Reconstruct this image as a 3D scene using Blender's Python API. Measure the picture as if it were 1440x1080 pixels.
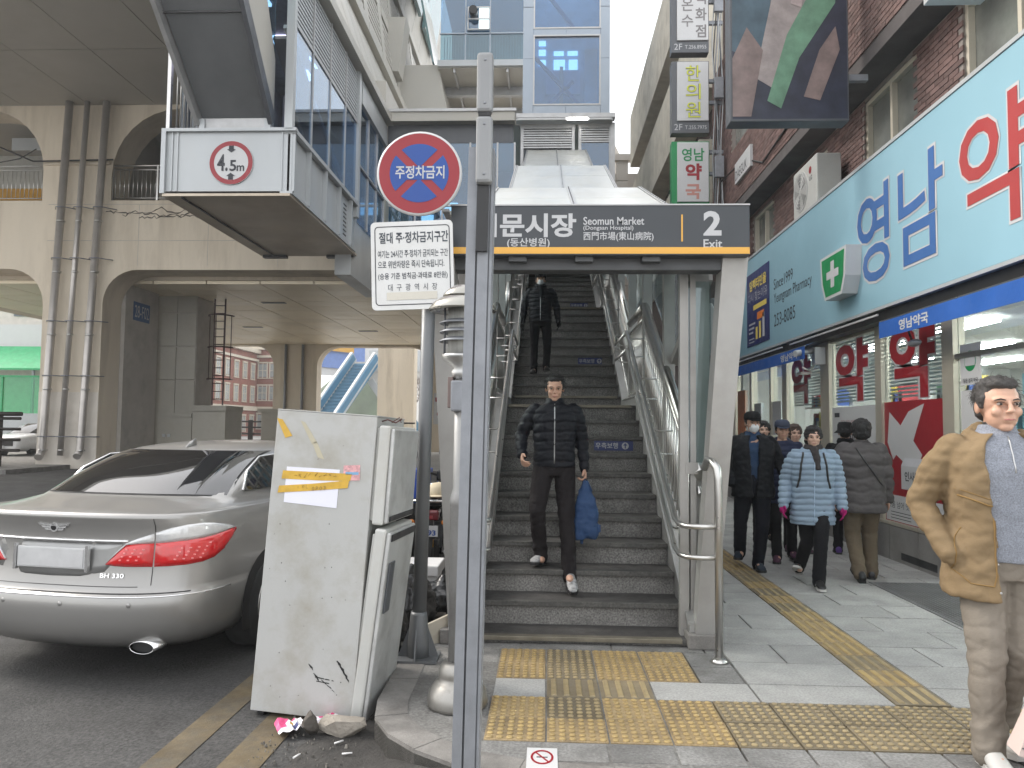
import bpy, bmesh, math, random
from mathutils import Vector, Matrix, noise as mnoise
for o in list(bpy.data.objects): bpy.data.objects.remove(o)
S = bpy.context.scene
COL = S.collection
R = math.radians
random.seed(7)

# ------------------------------------------------------------------ camera
cam_d = bpy.data.cameras.new('camera'); cam = bpy.data.objects.new('camera', cam_d); COL.objects.link(cam)
cam_d.sensor_width = 36; cam_d.lens = 26.875; cam_d.clip_start = .05; cam_d.clip_end = 2500
_p, _y, _r = R(3.2), R(2.56), R(.6)
_f = Vector((-math.sin(_y)*math.cos(_p), math.cos(_y)*math.cos(_p), math.sin(_p)))
_rt = Vector((math.cos(_y), math.sin(_y), 0)); _up = _rt.cross(_f)
_r2 = _rt*math.cos(_r)+_up*math.sin(_r); _u2 = _up*math.cos(_r)-_rt*math.sin(_r)
cam.matrix_world = Matrix(((_r2.x, _u2.x, -_f.x, 0), (_r2.y, _u2.y, -_f.y, 0), (_r2.z, _u2.z, -_f.z, 1.5), (0, 0, 0, 1)))
S.camera = cam

# ------------------------------------------------------------------ sky, sun, exposure
SUN_EL, SUN_AZ = R(40), R(-72)      # azimuth measured clockwise from +Y
W = bpy.data.worlds.new('World'); S.world = W; W.use_nodes = True
nt = W.node_tree; nt.nodes.clear()
sky = nt.nodes.new('ShaderNodeTexSky'); sky.sky_type = 'NISHITA'; sky.sun_disc = False
sky.sun_elevation = SUN_EL; sky.sun_rotation = SUN_AZ; sky.dust_density = 4
mx = nt.nodes.new('ShaderNodeMixRGB'); mx.inputs[0].default_value = .8; mx.inputs[2].default_value = (7.7, 7.75, 7.8, 1)
bg = nt.nodes.new('ShaderNodeBackground'); bg.inputs[1].default_value = .13
wo = nt.nodes.new('ShaderNodeOutputWorld')
nt.links.new(sky.outputs[0], mx.inputs[1]); nt.links.new(mx.outputs[0], bg.inputs[0]); nt.links.new(bg.outputs[0], wo.inputs[0])
sd = bpy.data.lights.new('sun', 'SUN'); sd.energy = 1.5; sd.angle = R(22); sd.color = (1, .95, .88)
so = bpy.data.objects.new('sun', sd); COL.objects.link(so)
_d = Vector((math.sin(SUN_AZ)*math.cos(SUN_EL), math.cos(SUN_AZ)*math.cos(SUN_EL), math.sin(SUN_EL)))
so.rotation_euler = _d.to_track_quat('Z', 'Y').to_euler(); so.location = (0, 0, 60)
S.view_settings.view_transform = 'Standard'; S.view_settings.look = 'None'
S.view_settings.gamma = 1; S.view_settings.use_curve_mapping = False
S.view_settings.exposure = 1.24
S.cycles.use_denoising = True
S.cycles.max_bounces = 8; S.cycles.diffuse_bounces = 5; S.cycles.glossy_bounces = 4; S.cycles.transmission_bounces = 6
S.cycles.transparent_max_bounces = 12; S.cycles.sample_clamp_indirect = 6
S.cycles.caustics_reflective = False; S.cycles.caustics_refractive = False

# ------------------------------------------------------------------ materials
MATS = {}
def mat(name, col, rough=.6, metal=0., var=.12, vscale=2.5, bump=0., bscale=30, spec=.5, dirt=None, dscale=1.2, damt=.5,
        fine=0., fscale=220, stretch=None, emit=None, estr=0, coat=0., island=0., rvar=.1, sheen=0.):
    if name in MATS: return MATS[name]
    m = bpy.data.materials.new(name); m.use_nodes = True; t = m.node_tree; N = t.nodes; L = t.links
    b = N['Principled BSDF']
    b.inputs['Roughness'].default_value = rough; b.inputs['Metallic'].default_value = metal
    b.inputs['Specular IOR Level'].default_value = spec
    b.inputs['Coat Weight'].default_value = coat
    if sheen: b.inputs['Sheen Weight'].default_value = sheen
    geo = N.new('ShaderNodeNewGeometry'); src = geo.outputs['Position']
    if stretch:
        mp = N.new('ShaderNodeMapping'); mp.inputs['Scale'].default_value = stretch; L.new(src, mp.inputs[0]); src = mp.outputs[0]
    def nz(sc, det=5, rg=.6):
        n = N.new('ShaderNodeTexNoise'); n.inputs['Scale'].default_value = sc; n.inputs['Detail'].default_value = det
        n.inputs['Roughness'].default_value = rg; L.new(src, n.inputs['Vector']); return n.outputs['Fac']
    def scaled(sock, lo, hi):
        r = N.new('ShaderNodeMapRange'); r.inputs['From Min'].default_value = .3; r.inputs['From Max'].default_value = .7
        r.inputs['To Min'].default_value = lo; r.inputs['To Max'].default_value = hi; L.new(sock, r.inputs['Value']); return r.outputs[0]
    def mul(a, b_):
        q = N.new('ShaderNodeMath'); q.operation = 'MULTIPLY'; L.new(a, q.inputs[0]); L.new(b_, q.inputs[1]); return q.outputs[0]
    f = scaled(nz(vscale), 1-var, 1+var)
    if fine: f = mul(f, scaled(nz(fscale, 2), 1-fine, 1+fine))
    if island:
        r = N.new('ShaderNodeMapRange'); r.inputs['To Min'].default_value = 1-island; r.inputs['To Max'].default_value = 1+island
        oi = N.new('ShaderNodeObjectInfo'); ad = N.new('ShaderNodeMath'); ad.operation = 'ADD'
        L.new(oi.outputs['Random'], ad.inputs[0]); L.new(geo.outputs['Random Per Island'], ad.inputs[1])
        fr = N.new('ShaderNodeMath'); fr.operation = 'FRACT'; L.new(ad.outputs[0], fr.inputs[0])
        L.new(fr.outputs[0], r.inputs['Value']); f = mul(f, r.outputs[0])
    vm = N.new('ShaderNodeVectorMath'); vm.operation = 'SCALE'; vm.inputs[0].default_value = col[:3]; L.new(f, vm.inputs['Scale'])
    cs = vm.outputs[0]
    if dirt:
        mm = N.new('ShaderNodeMixRGB'); mm.inputs[2].default_value = (*dirt, 1)
        L.new(cs, mm.inputs[1]); rr = N.new('ShaderNodeMapRange'); rr.inputs['From Min'].default_value = .48; rr.inputs['From Max'].default_value = .72
        rr.inputs['To Max'].default_value = damt; L.new(nz(dscale, 8, .68), rr.inputs['Value']); L.new(rr.outputs[0], mm.inputs[0]); cs = mm.outputs[0]
    L.new(cs, b.inputs['Base Color'])
    if rvar: L.new(scaled(nz(vscale*2.3), max(.02, rough*(1-rvar*2)), min(1, rough*(1+rvar*2))), b.inputs['Roughness'])
    if bump:
        bp = N.new('ShaderNodeBump'); bp.inputs['Strength'].default_value = bump; bp.inputs['Distance'].default_value = .01
        L.new(nz(bscale, 6), bp.inputs['Height']); L.new(bp.outputs[0], b.inputs['Normal'])
    if emit:
        b.inputs['Emission Color'].default_value = (*emit, 1); b.inputs['Emission Strength'].default_value = estr
    MATS[name] = m; return m

def glass(name, tint=(.9, .95, .95), refl=.12, rough=.0):
    if name in MATS: return MATS[name]
    m = bpy.data.materials.new(name); m.use_nodes = True; N = m.node_tree.nodes; L = m.node_tree.links
    N.remove(N['Principled BSDF']); out = N['Material Output']
    tr = N.new('ShaderNodeBsdfTransparent'); tr.inputs[0].default_value = (*tint, 1)
    gl = N.new('ShaderNodeBsdfGlossy'); gl.inputs['Roughness'].default_value = rough; gl.inputs[0].default_value = (.9, .95, 1, 1)
    lw = N.new('ShaderNodeLayerWeight'); lw.inputs[0].default_value = .5; pw = N.new('ShaderNodeMath'); pw.operation = 'POWER'; pw.inputs[1].default_value = 4.5; L.new(lw.outputs['Facing'], pw.inputs[0])
    ad = N.new('ShaderNodeMath'); ad.operation = 'MULTIPLY_ADD'; ad.inputs[1].default_value = .6; ad.inputs[2].default_value = refl; ad.use_clamp = True; L.new(pw.outputs[0], ad.inputs[0])
    mi = N.new('ShaderNodeMixShader'); L.new(ad.outputs[0], mi.inputs[0]); L.new(tr.outputs[0], mi.inputs[1]); L.new(gl.outputs[0], mi.inputs[2])
    L.new(mi.outputs[0], out.inputs[0]); MATS[name] = m; return m

def emis(name, col, st):
    return mat(name, (.8, .8, .8), var=0, rvar=0, emit=col, estr=st)

def vcol_mat(name, rough=.5):
    if name in MATS: return MATS[name]
    m = bpy.data.materials.new(name); m.use_nodes = True; N = m.node_tree.nodes
    a = N.new('ShaderNodeVertexColor'); a.layer_name = 'print'
    b = N['Principled BSDF']; b.inputs['Roughness'].default_value = rough
    m.node_tree.links.new(a.outputs[0], b.inputs['Base Color']); MATS[name] = m; return m

# ------------------------------------------------------------------ object helpers
def tag(o, label=None, cat=None, group=None, kind=None):
    if label: o['label'] = label
    if cat: o['category'] = cat
    if group: o['group'] = group
    if kind: o['kind'] = kind
    return o
def empty(name, loc, label=None, cat=None, group=None, kind=None):
    o = bpy.data.objects.new(name, None); COL.objects.link(o); o.location = loc; o['base'] = tuple(loc)
    return tag(o, label, cat, group, kind)
def base_of(o):
    while o is not None:
        if o.get('base') is not None: return Vector(o['base'])
        o = o.parent
    return Vector((0, 0, 0))
def link_mesh(name, me, m, parent=None, label=None, cat=None, group=None, kind=None):
    o = bpy.data.objects.new(name, me); COL.objects.link(o)
    if m is not None and not me.materials:
        for q in (m if isinstance(m, (list, tuple)) else [m]): me.materials.append(q)
    if parent is not None: o.parent = parent
    return tag(o, label, cat, group, kind)
def copy_tree(o, parent=None):
    c = o.copy(); COL.objects.link(c); c.parent = parent
    if parent is None: c['base'] = tuple(o.location)
    for ch in list(o.children): copy_tree(ch, c)
    return c

class MB:
    """mesh builder in world coordinates"""
    def __init__(s): s.v = []; s.f = []; s.mi = []; s.cur = 0; s.sm = []; s.smooth = False
    def add(s, vs, fs):
        n = len(s.v); s.v += [tuple(v) for v in vs]; s.f += [tuple(i+n for i in f) for f in fs]
        s.mi += [s.cur]*len(fs); s.sm += [s.smooth]*len(fs); return s
    def box(s, x0, x1, y0, y1, z0, z1, bev=0):
        x0, x1 = min(x0, x1), max(x0, x1); y0, y1 = min(y0, y1), max(y0, y1); z0, z1 = min(z0, z1), max(z0, z1)
        if bev:
            b = min(bev, (x1-x0)*.45, (y1-y0)*.45, (z1-z0)*.45)
            bm = bmesh.new(); bmesh.ops.create_cube(bm, size=1)
            for v in bm.verts: v.co = Vector(((x0+x1)/2+v.co.x*(x1-x0), (y0+y1)/2+v.co.y*(y1-y0), (z0+z1)/2+v.co.z*(z1-z0)))
            bmesh.ops.bevel(bm, geom=bm.edges[:], offset=b, segments=2, affect='EDGES', profile=.5)
            return s.addbm(bm)
        v = [(x, y, z) for z in (z0, z1) for y in (y0, y1) for x in (x0, x1)]
        return s.add(v, [(0, 2, 3, 1), (4, 5, 7, 6), (0, 1, 5, 4), (2, 6, 7, 3), (0, 4, 6, 2), (1, 3, 7, 5)])
    def addbm(s, bm):
        bm.verts.index_update(); vs = [v.co.copy() for v in bm.verts]; fs = [[v.index for v in f.verts] for f in bm.faces]
        bm.free(); return s.add(vs, fs)
    def hexa(s, p):   # 8 points: bottom 4 ccw, top 4 ccw
        return s.add(p, [(3, 2, 1, 0), (4, 5, 6, 7), (0, 1, 5, 4), (1, 2, 6, 5), (2, 3, 7, 6), (3, 0, 4, 7)])
    def prism(s, pts, d):   # polygon pts extruded by vector d
        n = len(pts); d = Vector(d); a = [Vector(p) for p in pts]; b = [p+d for p in a]
        return s.add(a+b, [tuple(range(n))[::-1], tuple(range(n, 2*n))]+[(i, (i+1) % n, (i+1) % n+n, i+n) for i in range(n)])
    def bar(s, p, q, w, h=None, up=(0, 0, 1)):
        p, q = Vector(p), Vector(q); h = h or w; d = (q-p).normalized(); u = Vector(up)
        if abs(d.dot(u)) > .99: u = Vector((0, 1, 0))
        r = d.cross(u).normalized(); u = r.cross(d)
        c = [r*w/2+u*h/2, -r*w/2+u*h/2, -r*w/2-u*h/2, r*w/2-u*h/2]
        return s.add([p+k for k in c]+[q+k for k in c], [(0, 1, 2, 3), (7, 6, 5, 4), (0, 4, 5, 1), (1, 5, 6, 2), (2, 6, 7, 3), (3, 7, 4, 0)])
    def loft(s, rings, cap=True, closed=True):
        n = len(rings[0]); vs = [v for r_ in rings for v in r_]; fs = []
        for k in range(len(rings)-1):
            for i in range(n if closed else n-1):
                j = (i+1) % n; fs.append((k*n+i, k*n+j, (k+1)*n+j, (k+1)*n+i))
        s.add(vs, fs)
        if cap and closed:
            k0 = len(s.v)-len(vs); L0 = (len(rings)-1)*n
            s.f += [tuple(k0+i for i in range(n))[::-1], tuple(k0+L0+i for i in range(n))]; s.mi += [s.cur]*2; s.sm += [False]*2
        return s
    def tube(s, pts, r, n=10, cap=True):
        P = [Vector(p) for p in pts]; rr = r if isinstance(r, (list, tuple)) else [r]*len(P); rings = []; prev = None
        for i, p in enumerate(P):
            d = (P[min(i+1, len(P)-1)]-P[max(i-1, 0)])
            d = d.normalized() if d.length > 1e-9 else Vector((0, 0, 1))
            if prev is None:
                u = Vector((0, 0, 1)) if abs(d.z) < .9 else Vector((1, 0, 0)); u = (u-d*u.dot(d)).normalized()
            else:
                u = prev-d*prev.dot(d); u = u.normalized() if u.length > 1e-6 else d.orthogonal().normalized()
            prev = u; w = d.cross(u)
            rings.append([p+(u*math.cos(2*math.pi*k/n)+w*math.sin(2*math.pi*k/n))*rr[i] for k in range(n)])
        old = s.smooth; s.smooth = True; s.loft(rings, cap); s.smooth = old; return s
    def cyl(s, p, q, r, n=16, r2=None): return s.tube([p, q], [r, r if r2 is None else r2], n)
    def lathe(s, prof, c=(0, 0, 0), n=28, axis='z'):
        rings = []
        for (r, h) in prof:
            ring = []
            for k in range(n):
                a = 2*math.pi*k/n; x, y = math.cos(a)*r, math.sin(a)*r
                ring.append({'z': (c[0]+x, c[1]+y, c[2]+h), 'y': (c[0]+x, c[1]+h, c[2]-y), 'x': (c[0]+h, c[1]+x, c[2]+y)}[axis])
            rings.append(ring)
        old = s.smooth; s.smooth = True; s.loft(rings, True); s.smooth = old; return s
    def ball(s, c, rx, ry=None, rz=None, n=12):
        ry = ry or rx; rz = rz or rx; rings = []
        for k in range(1, n):
            a = math.pi*k/n-math.pi/2
            rings.append([(c[0]+rx*math.cos(a)*math.cos(2*math.pi*i/(n*2)), c[1]+ry*math.cos(a)*math.sin(2*math.pi*i/(n*2)), c[2]+rz*math.sin(a)) for i in range(n*2)])
        old = s.smooth; s.smooth = True; s.loft(rings, True); s.smooth = old; return s
    def xform(s, M): s.v = [tuple(M @ Vector(v)) for v in s.v]; return s
    def mesh(s, name, base=(0, 0, 0)):
        me = bpy.data.meshes.new(name); b = Vector(base)
        me.from_pydata([tuple(Vector(v)-b) for v in s.v], [], s.f); me.update()
        me.polygons.foreach_set('material_index', s.mi); me.polygons.foreach_set('use_smooth', s.sm)
        return me
    def build(s, name, m, parent=None, label=None, cat=None, group=None, kind=None, fix=False):
        me = s.mesh(name, base_of(parent) if parent is not None else (0, 0, 0))
        if fix:
            bm = bmesh.new(); bm.from_mesh(me); bmesh.ops.recalc_face_normals(bm, faces=bm.faces); bm.to_mesh(me); bm.free()
        return link_mesh(name, me, m, parent, label, cat, group, kind)

def arc(cx, cy, r, a0, a1, n=8):
    return [(cx+r*math.cos(R(a0+(a1-a0)*k/n)), cy+r*math.sin(R(a0+(a1-a0)*k/n))) for k in range(n+1)]

# lettering: flat real glyphs fitted in a box. org = lower-left corner, ux / uy = reading and up directions
def text(body, m, org, ux, uy, w, h, parent, bold=0., name='lettering', lift=.002, spacing=1., linegap=1., align='LEFT', thick=0.):
    c = bpy.data.curves.new('lettering', 'FONT'); c.body = body; c.size = 1; c.offset = bold; c.resolution_u = 3
    c.space_character = spacing; c.space_line = linegap; c.align_x = align; c.fill_mode = 'FRONT' if not thick else 'BOTH'
    c.extrude = 0
    o = bpy.data.objects.new('tmp', c); COL.objects.link(o); bpy.context.view_layer.update()
    me = bpy.data.meshes.new_from_object(o.evaluated_get(bpy.context.evaluated_depsgraph_get()))
    bpy.data.objects.remove(o); bpy.data.curves.remove(c)
    if not len(me.vertices): return None
    xs = [v.co.x for v in me.vertices]; ys = [v.co.y for v in me.vertices]
    x0, x1, y0, y1 = min(xs), max(xs), min(ys), max(ys)
    ux, uy = Vector(ux).normalized(), Vector(uy).normalized(); nn = ux.cross(uy); b = base_of(parent)
    sy = h/(y1-y0); sx = (w/(x1-x0)) if w else sy
    for v in me.vertices:
        v.co = Vector(org)+ux*(v.co.x-x0)*sx+uy*(v.co.y-y0)*sy+nn*lift-b
    me.update()
    me.materials.clear()
    return link_mesh(name, me, m, parent)
def rect(m, org, ux, uy, w, h, parent, name, lift=.001, t=.001, label=None):
    ux, uy = Vector(ux).normalized(), Vector(uy).normalized(); nn = ux.cross(uy); o = Vector(org)+nn*(lift-t)
    return MB().prism([o, o+ux*w, o+ux*w+uy*h, o+uy*h], nn*t).build(name, m, parent, label)
def poly(m, pts, org, ux, uy, parent, name, lift=.001, t=.0012):
    ux, uy = Vector(ux).normalized(), Vector(uy).normalized(); nn = ux.cross(uy); o = Vector(org)+nn*(lift-t)
    return MB().prism([o+ux*a+uy*b for a, b in pts], nn*t).build(name, m, parent)
def colour_print(rows, org, ux, uy, w, h, parent, name='printed_picture', lift=.002, gain=1.):
    """a soft colour print: rows (top first) of hex colours interpolated over the sheet"""
    ux, uy = Vector(ux).normalized(), Vector(uy).normalized(); nn = ux.cross(uy); b = base_of(parent)
    R_, C_ = len(rows), len(rows[0]); vs = []; cols = []
    def lin(c): c = int(c, 16)/255; return (c/12.92 if c < .04045 else ((c+.055)/1.055)**2.4)*gain
    for i, row in enumerate(rows):
        for j, hx in enumerate(row):
            vs.append(tuple(Vector(org)+ux*w*j/(C_-1)+uy*h*(1-i/(R_-1))+nn*lift-b)); cols.append((lin(hx[:2])*.8, lin(hx[2:4])*.8, lin(hx[4:6])*.8, 1))
    me = bpy.data.meshes.new(name)
    me.from_pydata(vs, [], [(i*C_+j, (i+1)*C_+j, (i+1)*C_+j+1, i*C_+j+1) for i in range(R_-1) for j in range(C_-1)])
    at = me.color_attributes.new('print', 'FLOAT_COLOR', 'POINT')
    for k, c in enumerate(cols): at.data[k].color = c
    return link_mesh(name, me, vcol_mat('colour_print'), parent)
X_, Y_, Z_ = (1, 0, 0), (0, 1, 0), (0, 0, 1)
NY = (0, -1, 0)

M_white = mat('white_paint', (.5, .5, .48), .45, var=.05, dirt=(.4, .37, .32), damt=.25)
M_offwhite = mat('aged_white_plastic', (.5, .5, .475), .4, var=.06, dirt=(.42, .38, .3), damt=.35, dscale=3)
M_black = mat('black_plastic', (.015, .015, .016), .45, var=.1)
M_darkgrey = mat('dark_grey_panel', (.085, .09, .1), .4, var=.08)
M_steel = mat('stainless_steel', (.52, .51, .49), .30, .95, var=.05, vscale=6, rvar=.05)
M_brushed = mat('brushed_steel', (.48, .48, .47), .42, .85, var=.08, vscale=5, rvar=.1)
M_galv = mat('galvanised_grey_paint', (.23, .24, .26), .5, .3, var=.12, vscale=9, bump=.1, bscale=120, dirt=(.16, .16, .16), damt=.4, dscale=5)
M_alu = mat('grey_aluminium', (.42, .42, .42), .42, .5, var=.08, vscale=3, dirt=(.22, .2, .18), damt=.3, dscale=2.5)
M_panelwhite = mat('white_metal_panel', (.43, .45, .46), .42, .15, var=.05, vscale=1, dirt=(.4, .38, .34), damt=.25, dscale=.7, stretch=(1, 1, .3))
M_beige = mat('beige_concrete', (.66, .58, .465), .8, var=.09, vscale=.5, bump=.25, bscale=14, dirt=(.34, .28, .21), damt=.6, dscale=.9, stretch=(1, 1, .16))
M_beigelow = mat('pale_repaired_concrete', (.66, .61, .54), .8, var=.07, vscale=1.2, bump=.2, bscale=14, dirt=(.4, .33, .24), damt=.4, dscale=1)
M_red = mat('sign_red', (.27, .012, .02), .35, var=.05)
M_signwhite = mat('sign_white', (.52, .52, .52), .35, var=.03)
M_letter = mat('white_lettering', (.48, .48, .49), .5, var=0)
M_ink = mat('dark_ink', (.03, .032, .04), .6, var=0)
M_yellow = mat('mustard_yellow', (.5, .27, .03), .5, var=.06)
M_green = mat('sign_green', (.01, .22, .07), .4, var=.05)
M_rubber = mat('rubber', (.02, .02, .02), .8, var=.2)
M_chrome = mat('chrome', (.75, .75, .75), .15, .9, var=.02, rvar=0)
# ================================================================== ground
g = MB(); g.add([(-300, -60, -.14), (300, -60, -.14), (300, 600, -.14), (-300, 600, -.14)], [(0, 1, 2, 3)])
M_asphalt = mat('asphalt', (.040, .039, .038), .85, var=.32, vscale=.9, bump=.7, bscale=60, fine=.5, fscale=48, dirt=(.026, .025, .024), damt=.7, dscale=1.3)
g.build('ground', mat('pale_bounce_ground', (.34, .33, .31), .85, var=.15, vscale=.3), kind='structure')  # made pale to bounce extra light up under the viaduct, where the road stops
g = MB(); g.box(-28, -.4, -20, 27.5, -.16, -.12)
g.build('road', M_asphalt, kind='structure')

# sidewalk: bedding body with a kerb outline, pavers laid on it as parts
M_bed = mat('mortar_bed', (.07, .067, .06), .9, var=.2)
M_kerb = mat('dark_kerb_granite', (.19, .18, .168), .75, var=.25, vscale=6, bump=.4, bscale=40, fine=.2, dirt=(.07, .065, .06), damt=.8, dscale=2)
M_pav_light = mat('pale_granite_paver', (.325, .322, .31), .66, var=.12, vscale=3.5, bump=.15, bscale=70, fine=.22, fscale=75, island=.14, dirt=(.17, .17, .165), damt=.6, dscale=1.8)
M_pav_dark = mat('dirty_grey_paver', (.185, .182, .175), .72, var=.22, vscale=4, bump=.3, bscale=60, fine=.3, fscale=70, island=.16, dirt=(.075, .07, .065), damt=.75, dscale=2.3)
kerb_pts = [(-1.42, 140), (-1.38, 9), (-1.12, 6.6), (-.93, 5.3), (-.915, 4.6), (-.91, 4.25), (-.87, 4.0), (-.76, 3.79), (-.60, 3.62), (-.40, 3.48), (-.12, 3.38), (.3, 3.32), (1.2, 3.27), (4.5, 3.25), (4.5, 140)]
sw = empty('sidewalk', (0, 0, 0), kind='structure')
MB().prism([(x, y, -.16) for x, y in kerb_pts], (0, 0, .140)).build('bedding', M_bed, sw, fix=True)
# kerb stones following the edge
def off(pts, d):
    out = []
    for i, p in enumerate(pts):
        a = Vector(pts[max(i-1, 0)]); b = Vector(pts[min(i+1, len(pts)-1)]); t = (b-a).normalized(); n = Vector((-t.y, t.x)); out.append(Vector(p)+n*d)
    return out
kc = kerb_pts[1:14]; ki = off(kc, .17)
if (ki[3]-Vector((0, 5))).length > (Vector(kc[3])-Vector((0, 5))).length: ki = off(kc, -.17)
for i in range(len(kc)-1):
    a, b, c, d = Vector(kc[i]), Vector(kc[i+1]), ki[i+1], ki[i]
    n = max(1, round((b-a).length/.75))
    for k in range(n):
        t0, t1 = k/n+.006, (k+1)/n-.006
        q = [a.lerp(b, t0), a.lerp(b, t1), d.lerp(c, t1), d.lerp(c, t0)]
        z = random.uniform(-.003, .003)
        MB().prism([(v.x, v.y, -.15) for v in q], (0, 0, .152+z)).build('kerbstone', M_kerb, sw, fix=True)
fillp = [tuple(v) for v in ki if v.y < 9]
MB().prism([(x, y, -.03) for x, y in fillp]+[(.9, 3.6, -.03), (.9, 5.4, -.03), (-.6, 5.4, -.03), (-.75, 8.5, -.03)], (0, 0, .0265)).build('corner_slab', mat('cracked_corner_concrete', (.17, .165, .155), .8, var=.25, vscale=3, bump=.5, bscale=30, fine=.3, fscale=60, dirt=(.06, .055, .05), damt=.85, dscale=2.2), sw, fix=True)
PAV = {}
def piece(name, w, d, x, y, z, m, parent, h=.03, bev=.003):
    key = (name, round(w, 3), round(d, 3), m.name)
    if key not in PAV:
        me = MB().box(-w/2, w/2, -d/2, d/2, -h, 0, bev=bev).mesh(name); me.materials.append(m); PAV[key] = me
    o = bpy.data.objects.new(name, PAV[key]); COL.objects.link(o); o.parent = parent
    o.location = Vector((x, y, z))-base_of(parent); return o
def inside_kerb(x, y):
    pts = [tuple(v) for v in ki]
    if y > 9: return x > -1.2
    c = False; P = pts+[(4.5, 9.5), (-1.2, 9.5)]
    for i in range(len(P)):
        x1, y1 = P[i]; x2, y2 = P[i-1]
        if (y1 > y) != (y2 > y) and x < (x2-x1)*(y-y1)/(y2-y1)+x1: c = not c
    return c
def inbox(x, y, b): return b[0] < x < b[1] and b[2] < y < b[3]
T = .304
bandA = (-.29, -.29+4*T, 4.66, 4.66+2*T)
bandM = (.014, .014+2*T, 4.355, 4.66)
bandB = (-.29, -.29+12*T, 3.745, 3.745+2*T)
strip = (1.93, 1.93+T, 4.37, 19)
# tactile tiles
M_tac = mat('yellow_tactile_tile', (.29, .215, .115), .7, var=.16, vscale=5, bump=.25, bscale=70, fine=.2, fscale=70, island=.14, dirt=(.13, .10, .065), damt=.95, dscale=3.4)
M_tac2 = mat('worn_tactile_tile', (.175, .142, .09), .72, var=.25, vscale=6, bump=.3, bscale=70, island=.16, dirt=(.13, .115, .09), damt=.9, dscale=3)
M_tacd = mat('tactile_dome_yellow', (.36, .26, .11), .6, var=.12, vscale=8, island=.08, dirt=(.22, .17, .1), damt=.6, dscale=5)
M_tacd2 = mat('tactile_dome_worn', (.30, .235, .125), .6, var=.15, vscale=8, island=.1, dirt=(.17, .14, .1), damt=.7, dscale=5)
def tile_mesh(kind, m):
    b = MB(); e = T/2-.004; b.box(-e, e, -e, e, -.025, 0, bev=.003); b.cur = 1
    if kind == 'dot':
        for i in range(6):
            for j in range(6):
                x = (i-2.5)*.049; y = (j-2.5)*.049
                rr = []
                for (r, h) in ((.0175, -.001), (.0145, .0058), (.0085, .0072)):
                    rr.append([(x+r*math.cos(a*math.pi/4), y+r*math.sin(a*math.pi/4), h) for a in range(8)])
                b.smooth = True; b.loft(rr); b.smooth = False
    else:
        for i in range(4):
            x = (i-1.5)*.072
            b.hexa([(x-.017, -.135, -.001), (x+.017, -.135, -.001), (x+.017, .135, -.001), (x-.017, .135, -.001),
                    (x-.011, -.128, .0068), (x+.011, -.128, .0068), (x+.011, .128, .0068), (x-.011, .128, .0068)])
    me = b.mesh('tactile_tile'); me.materials.append(m); me.materials.append(M_tacd if m is M_tac else M_tacd2); return me
TM = {(k, j): tile_mesh(k, mm) for k in ('dot', 'bar') for j, mm in enumerate((M_tac, M_tac2))}
def tac(box, kind, wornf):
    nx = round((box[1]-box[0])/T); ny = round((box[3]-box[2])/T)
    for i in range(nx):
        for j in range(ny):
            o = bpy.data.objects.new('tactile_tile', TM[(kind, 1 if wornf(i, j) else 0)]); COL.objects.link(o); o.parent = sw
            o.location = (box[0]+(i+.5)*T, box[2]+(j+.5)*T, random.uniform(-.0015, .0015)+.001)
            o.rotation_euler = (random.uniform(-.004, .004), random.uniform(-.004, .004), random.uniform(-.006, .006))
tac(bandA, 'dot', lambda i, j: random.random() < .25)
tac(bandM, 'bar', lambda i, j: True)
tac(bandB, 'dot', lambda i, j: i in (4, 5) or random.random() < .2)
tac(strip, 'bar', lambda i, j: random.random() < .3)
BX = [bandA, bandM, bandB]
def pave(x0, x1, y0, y1, w, d, m, stagger, gap=.012, avoid=BX):
    j = 0; y = y0
    while y < y1-.02:
        dd = min(d, y1-y); x = x0-(w*stagger if j % 2 else 0)
        while x < x1-.02:
            a, b = max(x, x0), min(x+w, x1)
            # cut against the tactile bands along x
            segs = [(a, b)]
            for bx in avoid:
                if y+dd/2 > bx[2] and y+dd/2 < bx[3]:
                    ns = []
                    for (p, q) in segs:
                        if q <= bx[0] or p >= bx[1]: ns.append((p, q))
                        else:
                            if p < bx[0]-.03: ns.append((p, bx[0]))
                            if q > bx[1]+.03: ns.append((bx[1], q))
                    segs = ns
            for (p, q) in segs:
                cx, cy = (p+q)/2, y+dd/2
                if q-p > .04 and inside_kerb(p+.02, cy) and inside_kerb(q-.02, cy-dd/3):
                    piece('paver', q-p-gap, dd-gap, cx, cy, random.uniform(-.0015, .0015), m, sw)
            x += w
        y += d; j += 1
# rows aligned with the tactile bands
pave(-1.4, 4.06, 3.33, 3.745, .31, .2075, M_pav_dark, .5, avoid=[])
pave(-1.4, -.29, 3.745, 4.66, .55, .305, M_pav_dark, .5)
pave(-.29, 1.2, 4.353, 4.66, .75, .307, M_pav_light, 0)
pave(1.2, 4.06, 4.353, 4.66, .73, .307, M_pav_light, 0, avoid=[strip])
pave(3.358, 4.06, 3.745, 4.353, .7, .304, M_pav_light, 0)
pave(-1.4, -.29, 4.66, 5.268, .55, .304, M_pav_dark, .5)
pave(.926, 1.2, 4.66, 5.268, .27, .304, M_pav_dark, 0)
pave(-1.4, 1.2, 5.268, 5.42, .62, .152, M_pav_dark, 0)
pave(-1.3, -.6, 5.42, 8.5, .6, .44, M_pav_dark, .5)
pave(1.2, strip[0], 4.66, 18.6, .73, .425, M_pav_light, .5)
pave(strip[1], 4.06, 4.66, 18.6, .62, .425, M_pav_light, .5)
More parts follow.
